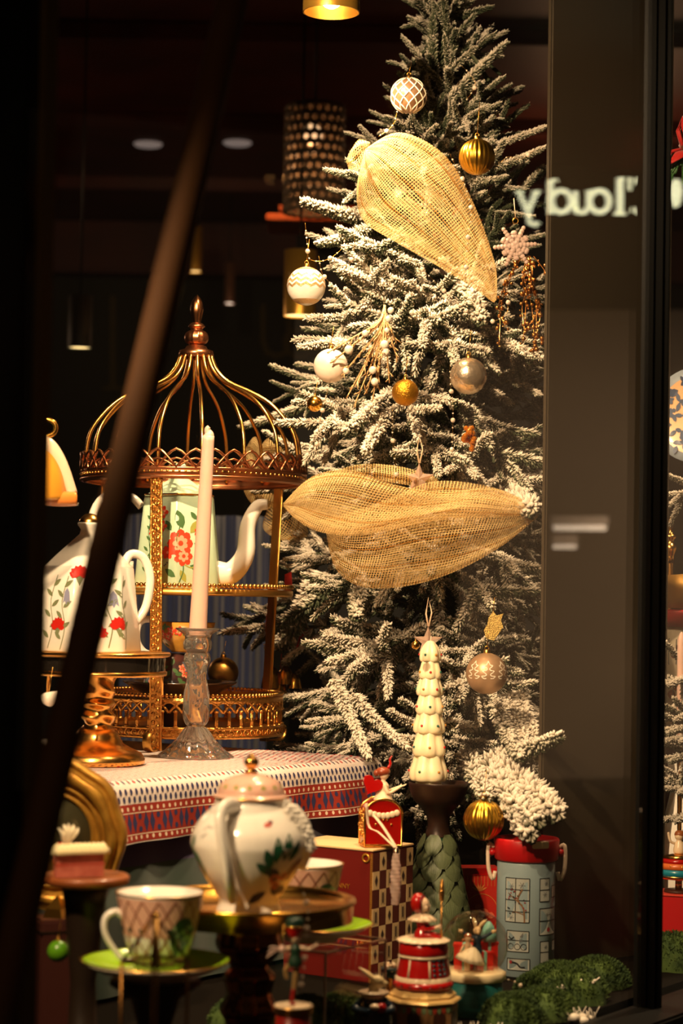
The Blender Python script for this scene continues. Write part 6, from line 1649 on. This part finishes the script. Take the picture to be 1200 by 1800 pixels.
q.tube(crom([V(3*S, 3*S, zd+76*S), V(-14*S, 6*S, zd+62*S), V(-12*S, 8*S, zd+44*S)], 8), [6.4*S, 6*S, 5.6*S, 5.2*S, 4.8*S, 4.4*S, 4.2*S, 4*S, 3.6*S], 10); q.build('legs', mat('tights_tan', (150, 118, 70), .5), t, fuse=.0009)
q = MB(); q.lathe(smooth_prof([(0, 66), (11, 68), (13, 76), (9, 88), (10, 98), (7, 104), (4, 108), (0, 108)], 20), 18, mtx=Matrix.Translation(V(2*S, 0, zd)) @ Matrix.Diagonal((S, S, S, 1))); q.build('tunic', mat('tunic_green', (26, 60, 40), .45), t)
q = MB()
q.tube(crom([V(10*S, 0, zd+101*S), V(24*S, -2*S, zd+98*S), V(36*S, -4*S, zd+104*S)], 8), [4*S, 3.9*S, 3.8*S, 3.5*S, 3.2*S, 3*S, 2.8*S, 2.6*S, 2.4*S], 8)
q.tube(crom([V(-6*S, 0, zd+101*S), V(-16*S, -3*S, zd+98*S), V(-22*S, -8*S, zd+104*S)], 6), [4*S, 3.8*S, 3.5*S, 3.2*S, 3*S, 2.7*S, 2.4*S], 8)
for f in range(4): q.tube([V(35*S, -4*S, zd+(102.5+f*1.4)*S), V(40*S, (-6+f)*S, zd+(104+f*2)*S), V(42*S, (-7+f)*S, zd+(107+f*1.6)*S)], .9*S, 5)
q.sphere((2*S, 0, zd+118*S), 9.5*S, 16, 12, scale=(.9, .95, 1.1)); q.sphere((2*S, -9*S, zd+117*S), 1.8*S, 8, 6); q.tube([V(2*S, 0, zd+104*S), V(2*S, 0, zd+112*S)], 3*S, 8)
q.build('body', mat('figure_skin'), t, fuse=.0009)
q = MB(); q.lathe([(10*S, zd+120*S), (14*S, zd+130*S), (16*S, zd+138*S), (0, zd+139*S)], 24, c=(0, 0, 0)); q.build('cap_band', RED, t)
q = MB(); q.lathe(smooth_prof([(16.5*S, zd+137*S), (16*S, zd+146*S), (12*S, zd+153*S), (0, zd+155*S)], 12), 24); q.build('cap_crown', mat('cap_green', (20, 50, 40), .4), t)
q = MB(); q.tube([(16.6*S*math.cos(a), 16.6*S*math.sin(a), zd+138*S) for a in [TAU*i/24 for i in range(24)]], 1.4*S, 6, closed=True); q.build('cap_braid', GOLD, t)
q = MB()
for sg in (-1, 1): q.sphere(((2+sg*3.4)*S, -8.4*S, zd+120*S), 1.1*S, 8, 6)
q.build('eyes', mat('figure_eye'), t, kind='stuff')
# flower charm with glitter ball at its left
c = P(488, 1668, 2.03)
t = thing('glitter_charm', 'pale pink glitter ball with glass petals beside the acrobat', 'ornament', c)
S = 2.03/3000
MB().sphere((8*S, 0, 0), 7*S, 16, 10).build('ball', mat('pink_glitter', (220, 186, 170), .4, .3, bump=('cell', 500, 1)), t)
for k in range(3): MB().tube(crom([(4*S, 0, 0), ((-8-k*3)*S, -2*S, (4-k*7)*S), ((-16-k*2)*S, -3*S, (2-k*9)*S)], 8), [1.2*S, 2.4*S, 3.4*S, 4*S, 4*S, 3.4*S, 2.4*S, 1.6*S, .6*S], 8, flat=.4).build('petal', mat('rosy_glass'), t)
MB().tube([(8*S, 0, 6*S), (10*S, .01, 40*S)], .0005, 5).build('thread', CAPM, t)
# ------------------------------------------------------------------ pole outside, lantern, left corner
pa, pb = P(408, 0, 1.78), P(62, 1500, 1.53)
dv = (pa-pb).normalized()
p0 = pb-dv*(pb.z/dv.z); p1 = pa+dv*((2.74-pa.z)/dv.z)
q = MB(); q.tube([p0, p1], m(28, 1.74), 16)
tag(q.build('leaning_pole', mat('brown_pole', (88, 54, 22), .8)), 'dark brown wooden pole leaning across the left of the window outside', 'pole')
D = 1.865
c = P(270, 1800, D); hz = lambda py: P(270, py, D).z
t = thing('brass_lantern', 'small brass-edged glass lantern with a pyramid top in front of the nearest teacup', 'lantern', (c.x, c.y, FZ), ANG+PI/4-.05)
ap, sh = hz(1612)-FZ, hz(1690)-FZ; w_ = .036
dkbr = mat('dark_brass', (120, 84, 44), .35, 1)
cs = [V(w_*math.cos(a), w_*math.sin(a), 0) for a in (0, PI/2, PI, 3*PI/2)]
for i, k in enumerate(cs):
    nx = cs[(i+1) % 4]
    MB().tube([k+V(0, 0, sh), V(0, 0, ap)], .0042 if i == 2 else .0024, 4).build('roof_bar', mat('lantern_lit_bar', (214, 160, 80), .4, .5) if i == 2 else dkbr, t)  # front bar's lit look painted as a paler, less metallic gold
    MB().tube([k, k+V(0, 0, sh)], .0024, 4).build('corner_post', dkbr, t)
    for zz in (.002, sh): MB().tube([k+V(0, 0, zz), nx+V(0, 0, zz)], .0022, 4).build('rail', dkbr, t)
    q = MB(); q.add([k, nx, nx+V(0, 0, sh), k+V(0, 0, sh)], [(0, 1, 2, 3)], 0, False); q.add([k+V(0, 0, sh), nx+V(0, 0, sh), V(0, 0, ap)], [(0, 1, 2)], 0, False); q.build('glass', BULB, t)
MB().sphere((0, 0, ap), .0048, 12, 8).build('finial', BRASS, t)
q = MB(); q.lathe([(0, .003), (.018, .003), (.018, .05), (.002, .052), (0, .058)], 20); q.build('tealight', mat('pale_wax'), t)

# gilded oval frame standing behind the cake
D = 2.36; S = D/3000
c = P(98, 1468, D)
t = thing('gilded_frame', 'round gilded frame with stepped rings standing behind the pink cake slice', 'frame', c)
MT = Matrix.Rotation(-.05, 4, 'Z') @ Matrix.Rotation(PI/2+.12, 4, 'X') @ Matrix.Diagonal((1, 1.12, 1, 1))
agold = mat('antique_gold', (206, 156, 62), .42, .6, noise_=(40, 0, (160, 112, 40)))
q = MB(); q.lathe([(62*S, -.004), (63*S, .006), (68*S, .008), (70*S, .002), (76*S, .004), (78*S, .012), (82*S, .012), (84*S, .004), (88*S, .006), (90*S, .018), (100*S, .024), (106*S, .020), (108*S, .010), (116*S, .010), (118*S, .014), (122*S, .008), (124*S, -.004), (62*S, -.004)], 96, rad=lambda a, z, t_: 1+(.02*math.cos(9*a) if t_ > .6 and t_ < 1 else 0), mtx=MT); q.build('ring_moulding', agold, t)
q = MB(); q.lathe([(0, .002), (63*S, .002), (63*S, -.004), (0, -.004)], 48, mtx=MT); q.build('mirror', mat('old_mirror', (96, 92, 66), .2, .6), t)
q = MB(); q.lathe([(0, 0), (.075, 0), (.07, .01), (.03, .02), (.03, c.z-FZ-122*1.12*S-.02), (.06, c.z-FZ-122*1.12*S-.004), (0, c.z-FZ-122*1.12*S-.004)], 32)
o = q.build('dark_pedestal', mat('dark_walnut'), loc=V(c.x, c.y-.01, FZ)); tag(o, 'dark turned pedestal under the round gilded frame', 'stand')
# pink cake slice ornament on a wooden stand
D = 2.14; S = D/3000
c = P(150, 1545, D)
t = thing('wooden_cake_stand', 'small round wooden stand under the pink cake slice', 'cake stand', (c.x, c.y, FZ))
zz = c.z-FZ; wood = mat('warm_wood', (150, 82, 40), .4, coat=.3, noise_=(14, 0, (120, 62, 30)))
MB().lathe([(0, zz-10*S), (66*S, zz-10*S), (76*S, zz-6*S), (78*S, zz+4*S), (74*S, zz+8*S), (66*S, zz+5*S), (0, zz+5*S)], 56).build('plate', wood, t)
MB().lathe([(0, 0), (.05, 0), (.05, .008), (.02, .02), (.016, zz*.5), (.026, zz-.03), (.03, zz-10*S), (0, zz-10*S)], 32).build('stem', mat('dark_walnut'), t)
c2 = P(138, 1538, D); c2.z = FZ+zz+5*S+.0004; c2.y = c.y
t = thing('cake_slice', 'pink cake slice ornament with piped cream and a white bow on the small wooden stand', 'ornament', c2, .3)
pink = mat('pink_sponge', (196, 112, 92), .6, noise_=(70, 0, (170, 86, 70)))
tri = [(-44*S, -26*S), (42*S, -14*S), (30*S, 30*S), (-40*S, 26*S)]
MB().prism(tri, 20*S, Matrix.Identity(4)).build('sponge', pink, t)
MB().prism([(x*1.03, y*1.03) for x, y in tri], 5*S, Matrix.Translation(V(0, 0, 20*S))).build('jam_layer', mat('jam', (170, 60, 40), .3, coat=.4), t)
MB().prism(tri, 16*S, Matrix.Translation(V(0, 0, 25*S))).build('sponge', pink, t)
crm = mat('piped_cream', (236, 220, 170), .4, coat=.3)
q = MB(); rn = random.Random(6)
for k in range(11):
    t_ = k/10; x = lerp(-42, 40, t_); y = lerp(-22, -10, t_); q.lathe([(0, 0), (13*S, 1*S), (12*S, 8*S), (6*S, 16*S), (0, 21*S)], 12, c=(x*S, y*S, 39*S), rad=lambda a, z, tt: 1+.15*math.cos(5*a+z*900))
for k in range(16): q.sphere((rn.uniform(-36, 26)*S, rn.uniform(-8, 20)*S, 44*S), rn.uniform(8, 13)*S, 10, 7)
q.build('piped_cream', crm, t)
q = MB()
for k in range(6): q.sphere((rn.uniform(-40, 0)*S, rn.uniform(-16, 10)*S, 52*S), 6*S, 10, 8)
q.build('berries', mat('berry_red', (180, 50, 40), .3, coat=.5), t, kind='stuff')
for k in range(5): MB().tube(crom([(-26*S, 4*S, 50*S), ((-30+k*6)*S, 2*S, (74+6*(k % 2))*S), ((-38+k*9)*S, 0, (92-4*abs(k-2))*S)], 8), [2*S, 5*S, 8*S, 10*S, 11*S, 10*S, 8*S, 5*S, 1.5*S], 8, flat=.3).build('bow_petal', mat('dancer_white'), t)
# dim things in the left corner
c = P(102, 1672, 2.15)
bauble('green_bauble', 'dark lime green bauble in the shadow at the far lower left', 102, 1672, 38, 2.15, mat('lime_glass', (84, 140, 24), .2, coat=.6), string=30)
c = P(100, 1640, 2.3)
t = thing('ornament_box', 'dark ornament box with a silver band in the shadow at the far lower left', 'box', (c.x, c.y, FZ), .4)
bh_ = P(100, 1612, 2.3).z-FZ
MB().box((0, 0, bh_/2), (.06, .06, bh_), bev=.003).build('carton', mat('oxblood', (56, 22, 16), .5), t)
MB().box((0, 0, bh_-.016), (.0615, .0615, .004)).build('silver_band', mat('silver_cap'), t)
q = MB(); q.lathe([(0, bh_), (.02, bh_), (.016, bh_+.012), (.004, bh_+.026), (0, bh_+.03)], 4, smooth=False); q.build('gold_knob', BRASS, t)

# ------------------------------------------------------------------ moss, snow twigs, scraps of snow
mossm = mat('moss_green', (76, 98, 40), .9, noise_=(30, 0, (44, 66, 30)))
def moss(label, blobs, seed, n):
    rn = random.Random(seed); q = MB()
    for (px, py, d, rx, h_) in blobs:
        c = P(px, py, d); c.z = FZ
        q.lathe([(rx, -.001), (rx*.97, h_*.25), (rx*.8, h_*.65), (rx*.5, h_*.9), (0, h_)], 22, c=tuple(c), rad=lambda a, z, t_: 1+.12*math.sin(3*a+px)+.07*math.sin(7*a))
        for k in range(n):
            a = rn.uniform(0, TAU); f = math.sqrt(rn.random()); r_ = f*rx*1.02; z = h_*math.sqrt(max(0, 1-f*f))*.98
            p = V(c.x+r_*math.cos(a), c.y+r_*math.sin(a), FZ+z)
            o = V(math.cos(a)*f, math.sin(a)*f, .8)+V(rn.uniform(-.9, .9), rn.uniform(-.9, .9), rn.uniform(-.4, .6)); o.normalize(); s_ = o.orthogonal().normalized()
            s_ = (s_*math.cos(a*7)+o.cross(s_)*math.sin(a*7))*.0006; L = rn.uniform(.004, .009)
            q.add([p-s_, p+s_, p+o*L*.6+s_*1.6, p+o*L, p+o*L*.6-s_*1.6], [(0, 1, 2, 3, 4)], 0, False)
    o = q.build('moss', mossm); tag(o, label, 'moss', kind='stuff'); return o
moss('green moss around the foot of the flask at the lower right', [(900, 1790, 2.46, .045, .045), (955, 1790, 2.52, .05, .040), (1010, 1760, 2.62, .05, .05), (1050, 1740, 2.72, .05, .045), (985, 1740, 2.72, .05, .035), (940, 1740, 2.66, .03, .03)], 1, 2600)
moss('green moss under the pedestal tray at the bottom', [(470, 1790, 2.28, .05, .05), (540, 1790, 2.36, .05, .06), (600, 1790, 2.42, .045, .05), (430, 1790, 2.4, .05, .05)], 2, 2200)
moss('green moss strip behind the dark candlestick', [(830, 1560, 3.2, .06, .09), (900, 1560, 3.22, .06, .08), (760, 1560, 3.25, .06, .09)], 3, 900)
moss('green moss in the neighbouring bay', [(1185, 1700, 2.86, .05, .06), (1225, 1700, 2.9, .05, .07)], 4, 1200)
snowm = mat('twig_snow', (226, 216, 200), .8)
c = P(1000, 1750, 2.6)
t = thing('snow_twig', 'little white snowy twig sticking out of the moss at the lower right', 'twig', c)
S = 2.6/3000
for x, y, kk in ((42, 26, 5), (14, 22, 4), (-16, 12, 3)):
    q = MB(); pts = [V(0, 0, 0).lerp(V(x*S, -.01, y*S), i/6) for i in range(7)]; q.tube(pts, .0016, 6)
    for k in range(2, 7):
        for sg in (-1, 1): q.tube([pts[k], pts[k]+V(sg*5*S+x*.12*S, 0, (7+sg*2)*S)], .0013, 5)
    q.build('sprig', snowm, t)
for (px, py, d, n, lb) in ((1014, 1788, 2.5, 12, 'small heap of artificial snow at the window edge'), (700, 1792, 2.42, 0, ''), (845, 1795, 2.40, 16, 'artificial snow scraps in front of the teal tin')):
    if not n: continue
    q = MB(); rn = random.Random(n); c = P(px, py, d); c.z = FZ
    for k in range(n): q.sphere((rn.uniform(-.022, .022), rn.uniform(-.012, .012), rn.uniform(0, .008)), rn.uniform(.003, .009), 8, 6, scale=(1, 1, .7))
    for k in range(n*3):
        p = V(rn.uniform(-.03, .03), rn.uniform(-.015, .015), 0); q.tube([p, p+V(rn.uniform(-.012, .012), 0, rn.uniform(.006, .02))], .0007, 4)
    tag(q.build('snow_scrap', snowm, loc=c), lb, 'snow', kind='stuff')

# ------------------------------------------------------------------ lamps and woodwork deep in the shop
LAMPG = mat('lamp_gold', (206, 156, 62), .35, .75)
GLOW = mat('lamp_glow', (255, 224, 150), .5, emit=(255, 216, 140), es=3.0)
def pendant(label, px, y0, y1, wpx, d, mt=LAMPG, glow=GLOW, wall=.002):
    c = P(px, y1, d); r = m(wpx/2, d); top = P(px, y0, d).z-c.z
    t = thing('pendant_lamp', label, 'lamp', c)
    q = MB(); q.lathe([(r, 0), (r, top), (r*.3, top+.004), (0, top+.004)], 40); q.lathe([(r-wall, .0), (r-wall, top-.002), (0, top-.002)], 40); q.lathe([(r-wall, 0), (r, 0)], 40); q.build('shade', mt, t)
    q = MB(); q.sphere((0, 0, min(top*.3, .03)), r*.42, 16, 10) if d < 4 else q.lathe([(0, .004), (r-wall*1.2, .004), (r-wall*1.2, .008), (0, .008)], 28); q.build('bulb' if d < 4 else 'diffuser', glow, t)
    q = MB(); q.tube([(0, 0, top), (0, 0, max(CZ-c.z, top+.3))], .004, 6); q.build('cord', BLACK, t)
    return t
pendant('gold cylinder lamp hanging at the top edge over the tree', 582, -70, 22, 100, 3.0, glow=mat('bulb_glow', (255, 240, 200), .5, emit=(255, 236, 190), es=14))
pendant('large gold cylinder lamp behind the zigzag bauble', 526, 440, 556, 57, 5.2)
pendant('narrow far gold lamp above the finial of the gilded stand', 343, 398, 478, 22, 8.5)
pendant('narrow far pale lamp right of the finial', 403, 462, 534, 18, 9.2, mat('lamp_pale', (150, 110, 90), .4, .5), mat('white_glow', (255, 240, 220), .5, emit=(255, 236, 210), es=4))
pendant('dark lamp with a glowing opening left of the leaning pole', 140, 520, 612, 42, 6.0, mat('lamp_dark', (30, 30, 26), .6))
spot('shop_lamp', P(526, 560, 5.2), P(526, 1500, 5.2), 12, 90, .7, .03)
dimd = mat('downlight_disc', (150, 140, 130), .5, emit=(190, 170, 160), es=.30)
for k, (px, py, w_) in enumerate(((260, 263, 50), (417, 258, 50))):
    d = (CZ-.012-1.36)/((1045-py)/3000.0) ; c = P(px, py, d); c.z = CZ-.001
    q = MB(); r = m(w_/2, d); q.lathe([(0, -.012), (r*.86, -.012), (r, -.004), (r, 0), (0, 0)], 32)
    tag(q.build('ceiling_downlight', dimd, loc=c), ('left' if k == 0 else 'right')+' one of the two dim round ceiling lights at the upper left', 'light', group='dim ceiling lights')
# perforated lantern lamp
D = 5.5; c = P(551, 375, D); H = P(551, 190, D).z-c.z; r = m(52, D)
t = thing('perforated_lamp', 'perforated honeycomb drum lamp hanging left of the upper net bow', 'lamp', c)
q = MB(); NR, NC = 11, 22
for j in range(NR):
    for i in range(NC):
        a0_ = TAU*(i+.5*(j % 2))/NC; z0 = H*(j+.5)/NR; rr = H/NR*.46
        q.tube([(r*math.cos(a0_+rr*math.cos(b)/r), r*math.sin(a0_+rr*math.cos(b)/r), z0+rr*math.sin(b)) for b in [TAU*k/8 for k in range(8)]], .006, 4, closed=True)
q.build('perforated_shade', mat('pewter', (120, 100, 76), .5, .4), t, kind='stuff')
MB().lathe([(r, 0), (r*1.02, .004), (r, .012)], 40).build('lower_rim', mat('pewter'), t)
MB().lathe([(r, H), (r, H+.01), (0, H+.02)], 40).build('top_plate', mat('pewter'), t)
MB().sphere((-.01, -.02, H*.74), .035, 14, 10).build('bulb', mat('soft_bulb', (255, 210, 160), .5, emit=(255, 206, 150), es=2.2), t)
MB().lathe([(r*.9, .005), (r*.9, H)], 32).build('liner', mat('linen_liner', (150, 124, 96), .8, alpha=.45), t)
MB().tube([(0, 0, H), (0, 0, CZ-c.z)], .004, 6).build('cord', BLACK, t)
l = bpy.data.lights.new('perforated_lamp_light', 'POINT'); l.energy = 1.3; l.color = (1, .55, .25); l.shadow_soft_size = .03
o = bpy.data.objects.new('perforated_lamp_light', l); COL.objects.link(o); o.location = c+V(-.02, -.02, H*.5)
# cornice shelf lit by that lamp and an added point light
a_, b_ = P(467, 386, 5.9), P(900, 386, 5.9); zz1 = P(467, 374, 5.9).z-a_.z
orange = mat('orange_wood', (214, 96, 26), .5)
q = MB(); q.box(((a_.x+b_.x)/2, a_.y+.15, a_.z+zz1/2), (b_.x-a_.x, .3, zz1), bev=.004); q.box(((a_.x+b_.x)/2+.02, a_.y+.2, a_.z+zz1*2.6), (b_.x-a_.x-.04, .2, zz1*.9), bev=.004)
l = bpy.data.lights.new('ledge_fill', 'POINT'); l.energy = 2.2; l.color = (1, .42, .12); l.shadow_soft_size = .02  # no fixture here: added to brighten the left end of the ledge
o = bpy.data.objects.new('ledge_fill', l); COL.objects.link(o); o.location = a_+V(.03, -.22, .10)
o = struct('trim_12', q, orange, 'orange wooden cornice ledge under the honeycomb lamp')
q = MB(); zt_ = P(467, 470, 5.95); q.box(((a_.x+b_.x)/2+.3, a_.y+.45, a_.z/2), (b_.x-a_.x+.4, .3, a_.z)); struct('trim_13', q, mat('dark_cabinet', (24, 24, 22), .6), 'dark cabinet wall below the orange ledge')
# navy drape behind the table and dark shelving
q = MB()
def drape(u, v):
    x = lerp(P(215, 1045, 4.9).x, P(470, 1045, 4.9).x, u); return V(x, 4.9*K+.03*math.sin(u*40)+.015*math.sin(u*87), lerp(0, P(300, 905, 4.9).z, v))
q.grid(drape, 90, 4); o = q.build('navy_drape', mat('navy_cloth', (44, 54, 92), .9, sheen=.3)); md = o.modifiers.new('s', 'SOLIDIFY'); md.thickness = .004
tag(o, 'navy blue drape hanging behind the patterned table', 'drape')

# ------------------------------------------------------------------ things in the neighbouring bay, right of the mullion
c = P(1200, 262, 3.0); S = 3.0/3000
t = thing('red_bow', 'red ribbon bow with a green sprig at the upper right edge', 'bow', c)
for pts in (((0, 0), (-10, 30), (-4, 46), (8, 20)), ((0, 0), (-26, -8), (-30, -30), (-8, -14)), ((0, 0), (24, 20), (30, -6), (10, -6))):
    q = MB(); q.tube([V(x*S, -.006*i, y*S) for i, (x, y) in enumerate(pts)]+[V(0, 0, 0)], .012, 8, flat=.3); q.build('ribbon_loop', REDR, t)
q = MB(); rn = random.Random(1)
for k in range(40): 
    a = rn.uniform(-2.4, -.6); q.tube([(0, 0, -10*S), (rn.uniform(20, 60)*S*math.cos(a), -.01, -10*S+rn.uniform(20, 60)*S*math.sin(a))], .002, 5)
q.build('sprig', GREEN, t); MB().sphere((2*S, -.01, 0), 7*S, 12, 8).build('knot', mat('knot_brown', (90, 50, 26), .5), t)
c = P(1226, 730, 3.35); S = 3.35/3000
t = thing('wall_plate', 'blue and cream patterned plate standing at the right edge beyond the mullion', 'plate', c, -.5)
MT = Matrix.Rotation(PI/2, 4, 'X')
MB().lathe([(0, -.004), (60*S, -.002), (84*S, .008), (84*S, .011), (60*S, .002), (0, 0)], 56, mtx=MT).build('dish', mat('plate_blue', (134, 146, 160), .3, coat=.3), t)
MB().lathe([(0, .0012), (58*S, .003), (68*S, .0062), (70*S, .0068)], 56, mtx=MT).build('inner_field', mat('plate_peach', (222, 176, 130), .3, coat=.3), t)
d_ = Decal(lambda u, v: MT @ V(u, v, .0012+max(0, math.hypot(u, v)-58*S)*.36+math.hypot(u, v)*.031), .0010)
rn = random.Random(4)
if (d_.frame(.01, .01)[3]).y > 0: d_.flip = -1
for k in range(110):
    a, r_ = rn.uniform(0, TAU), 66*S*math.sqrt(rn.random()); d_.leaf(r_*math.cos(a), r_*math.sin(a), rn.uniform(8, 18)*S, 8*S, rn.uniform(0, 6.3), 0)
d_.build('blue_print', [mat('print_cobalt', (60, 76, 104), .4)], t)
q = MB(); q.tube([(0, .012, -.05), (0, .05, -84*S), (0, .04, FZ-c.z)], .004, 6); q.build('easel', BLACK, t)
c = P(1177, 1045, 3.35); c.z = FZ; hz = lambda py: P(1177, py, 3.35).z-FZ
t = thing('gold_spindle', 'gold turned candlestick at the right edge beyond the mullion', 'candlestick', c)
MB().lathe(smooth_prof([(0, 0), (.03, 0), (.03, .006), (.008, .02), (.006, hz(1000)), (.007, hz(990)), (.004, hz(985)), (.008, hz(975)), (.012, hz(962)), (.006, hz(952)), (.011, hz(943)), (.004, hz(934)), (.006, hz(918)), (0, hz(908))], 60), 20).build('spindle', GOLD, t)
c = P(1213, 1045, 3.22); c.z = FZ; hz = lambda py: P(1213, py, 3.22).z-FZ; S = 3.22/3000
zb_ = hz(1300)
t = thing('cream_flask', 'cream printed flask with a red band and an arched handle beyond the mullion', 'flask', c+V(0, 0, zb_))
hz2 = lambda py: hz(py)-zb_
MB().lathe([(0, 0), (50*S, 0), (51*S, 3*S), (51*S, hz2(1102)), (0, hz2(1102))], 48).build('body', mat('flask_cream', (200, 186, 160), .4), t)
MB().lathe([(0, hz2(1102)), (54*S, hz2(1102)), (54*S, hz2(1076)), (50*S, hz2(1072)), (0, hz2(1070))], 48).build('lid', REDP, t)
q = MB(); q.tube(crom([(-50*S, -6*S, hz2(1085)), (-49*S, -8*S, hz2(1045)), (-26*S, -8*S, hz2(1022)), (0, -8*S, hz2(1018)), (30*S, -8*S, hz2(1025)), (50*S, -6*S, hz2(1085))], 24), 6*S, 8); q.build('handle', ivp, t)
MB().lathe([(0, hz2(1070)), (48*S, hz2(1070)), (46*S, hz2(1012)), (0, hz2(1008))], 40).build('stopper', mat('stopper_gold', (200, 150, 70), .4, .5), t)
d_ = Decal(lambda a, z: V(51.2*S*math.cos(a), 51.2*S*math.sin(a), z), .0003)
for a, py in ((-2.2, 1145), (-2.3, 1215), (-1.5, 1170)):
    z = hz2(py)
    for (x, y), (x2, y2) in (((-16, -22), (-16, 22)), ((16, -22), (16, 22)), ((-16, -22), (16, -22)), ((-16, 22), (16, 22)), ((0, -22), (0, 22))): d_.stroke(a, z, [(x*S, y*S), (x2*S, y2*S)], 1.6*S, 0, n=0)
    d_.blob(a, z, 8*S, mi=1, dx=-4*S, dy=-4*S); d_.blob(a, z, 6*S, mi=1, dx=6*S, dy=8*S)
d_.build('panel_print', [mat('print_grey'), mat('print_rust', (150, 80, 60), .5)], t)
q = MB(); q.box((0, 0, zb_/2-.0005), (.13, .12, zb_-.001), bev=.003); tag(q.build('maroon_box', mat('maroon_box_card', (70, 22, 16), .5), loc=c), 'maroon box under the cream flask beyond the mullion', 'box')
c = P(1198, 1045, 2.98); c.z = FZ; hz = lambda py: P(1198, py, 2.98).z-FZ
t = thing('pale_candle', 'pale taper candle on a slim gold holder beyond the mullion', 'candle', c)
MB().lathe([(0, hz(1330)), (8*2.86/3000, hz(1330)), (7*2.86/3000, hz(1125)), (3*2.86/3000, hz(1113)), (0, hz(1110))], 16).build('wax_body', wax, t)
MB().lathe(smooth_prof([(0, 0), (.03, 0), (.03, .005), (.006, .02), (.005, hz(1350)), (.012, hz(1338)), (.010, hz(1326))], 24), 18).build('holder', GOLD, t)
# second tree's branch tips
c = P(1290, 1045, 3.5); c.z = FZ
t = thing('christmas_tree', 'second flocked tree of which only branch tips show beyond the mullion', 'tree', c)
q = MB(); q.tube([(0, 0, 0), (0, 0, .7), (0, 0, 1.5)], [.022, .015, .004], 10); q.build('trunk', BARK, t)
for (px, py), d in (((1172, 880), 3.2), ((1190, 1200), 2.9), ((1196, 1285), 2.86), ((1200, 1262), 2.9), ((1202, 1440), 2.86), ((1196, 1395), 2.86), ((1200, 1335), 2.86), ((1210, 1300), 2.86), ((1230, 1000), 3.3)):
    tip = P(px, py, d); root = P(1290, py-40, 3.45); L = (tip-root).length
    M = Matrix.Translation(tip-(tip-root).normalized()*.2-c) @ orient(root, tip, .2).to_4x4() @ Matrix.Diagonal((.2/SPRAY_L,)*3+(1,))
    part('branch', SPRAYS[(px+py) % 6], t, M)
    MB().tube([V(0, 0, root.z-c.z-.05), tip-(tip-root).normalized()*.18-c], .004, 6).build('stem', BARK, t)
# white angel figure, carousel plate, red box
c = P(1198, 1045, 2.93); c.z = FZ; hz = lambda py: P(1198, py, 2.93).z-FZ; S = 2.93/3000
t = thing('red_case', 'bright red box at the bottom of the neighbouring bay', 'box', c, -.3)
MB().box((0, 0, hz(1568)/2), (.10, .08, hz(1568)), bev=.002).build('carton', REDP, t)
MB().box((0, 0, hz(1568)+.0012), (.102, .082, .0025), bev=.0008).build('lid', mat('coral_lid', (214, 70, 54), .45), t)
zb_ = hz(1568)+.003
t = thing('toy_carousel', 'bright little carousel toy in red, gold and teal on the red box beyond the mullion', 'toy', c+V(0, 0, zb_))
for (z0, z1, r0, r1, mt, nm) in ((0, 4, 26, 24, mat('door_brown'), 'foot'), (4, 24, 6, 6, GOLD, 'column'), (24, 30, 36, 42, GOLD, 'deck_rim'), (30, 42, 42, 40, mat('carousel_teal', (30, 130, 150), .3, coat=.4), 'deck'), (42, 52, 41, 38, mat('carousel_orange', (220, 110, 50), .3, coat=.4), 'orange_band'), (52, 60, 38, 32, RED, 'red_band'), (60, 66, 33, 10, GOLD, 'top_plate')):
    MB().lathe([(0, z0*S), (r0*S, z0*S), (r1*S, z1*S), (0, z1*S)], 36).build(nm, mt, t)
q = MB()
for k in range(12): q.sphere((37*S*math.cos(TAU*k/12), 37*S*math.sin(TAU*k/12), 47*S), 3*S, 8, 6)
q.build('gilt_knobs', GOLD, t, kind='stuff')
q = MB(); q.lathe(smooth_prof([(0, 66), (9, 67), (10, 76), (6, 86), (4, 90), (0, 91)], 14), 16, mtx=Matrix.Diagonal((S, S, S, 1)))
q.sphere((0, 0, 97*S), 8*S, 14, 10)
for sg in (-1, 1): q.tube(crom([(sg*6*S, 0, 84*S), (sg*16*S, -4*S, 88*S), (sg*20*S, -6*S, 104*S)], 6), 2.6*S, 8)
q.build('rider', IVORY, t, fuse=.001)
q = MB(); q.sphere((1*S, 1*S, 100*S), 8.6*S, 14, 9, scale=(1.1, 1.05, .85)); q.build('rider_hair', mat('dancer_hair'), t)
c = P(1204, 1045, 3.06); c.z = FZ; hz = lambda py: P(1204, py, 3.06).z-FZ; S = 3.06/3000
t = thing('white_jug', 'glossy white jug in the shine beside the branch tips beyond the mullion', 'jug', c)
zt_ = hz(1335)
MB().lathe(smooth_prof([(0, 0), (.05, 0), (.05, zt_*.3), (.048, zt_*.52), (.026, zt_*.78), (.022, zt_*.88), (.030, zt_), (.026, zt_), (.018, zt_*.9)], 36), 36).build('body', WHITE, t)
handle([(-.022, -.01, zt_*.9), (-.05, -.014, zt_*.92), (-.06, -.016, zt_*.74), (-.044, -.012, zt_*.56)], .006, WHITE, t)
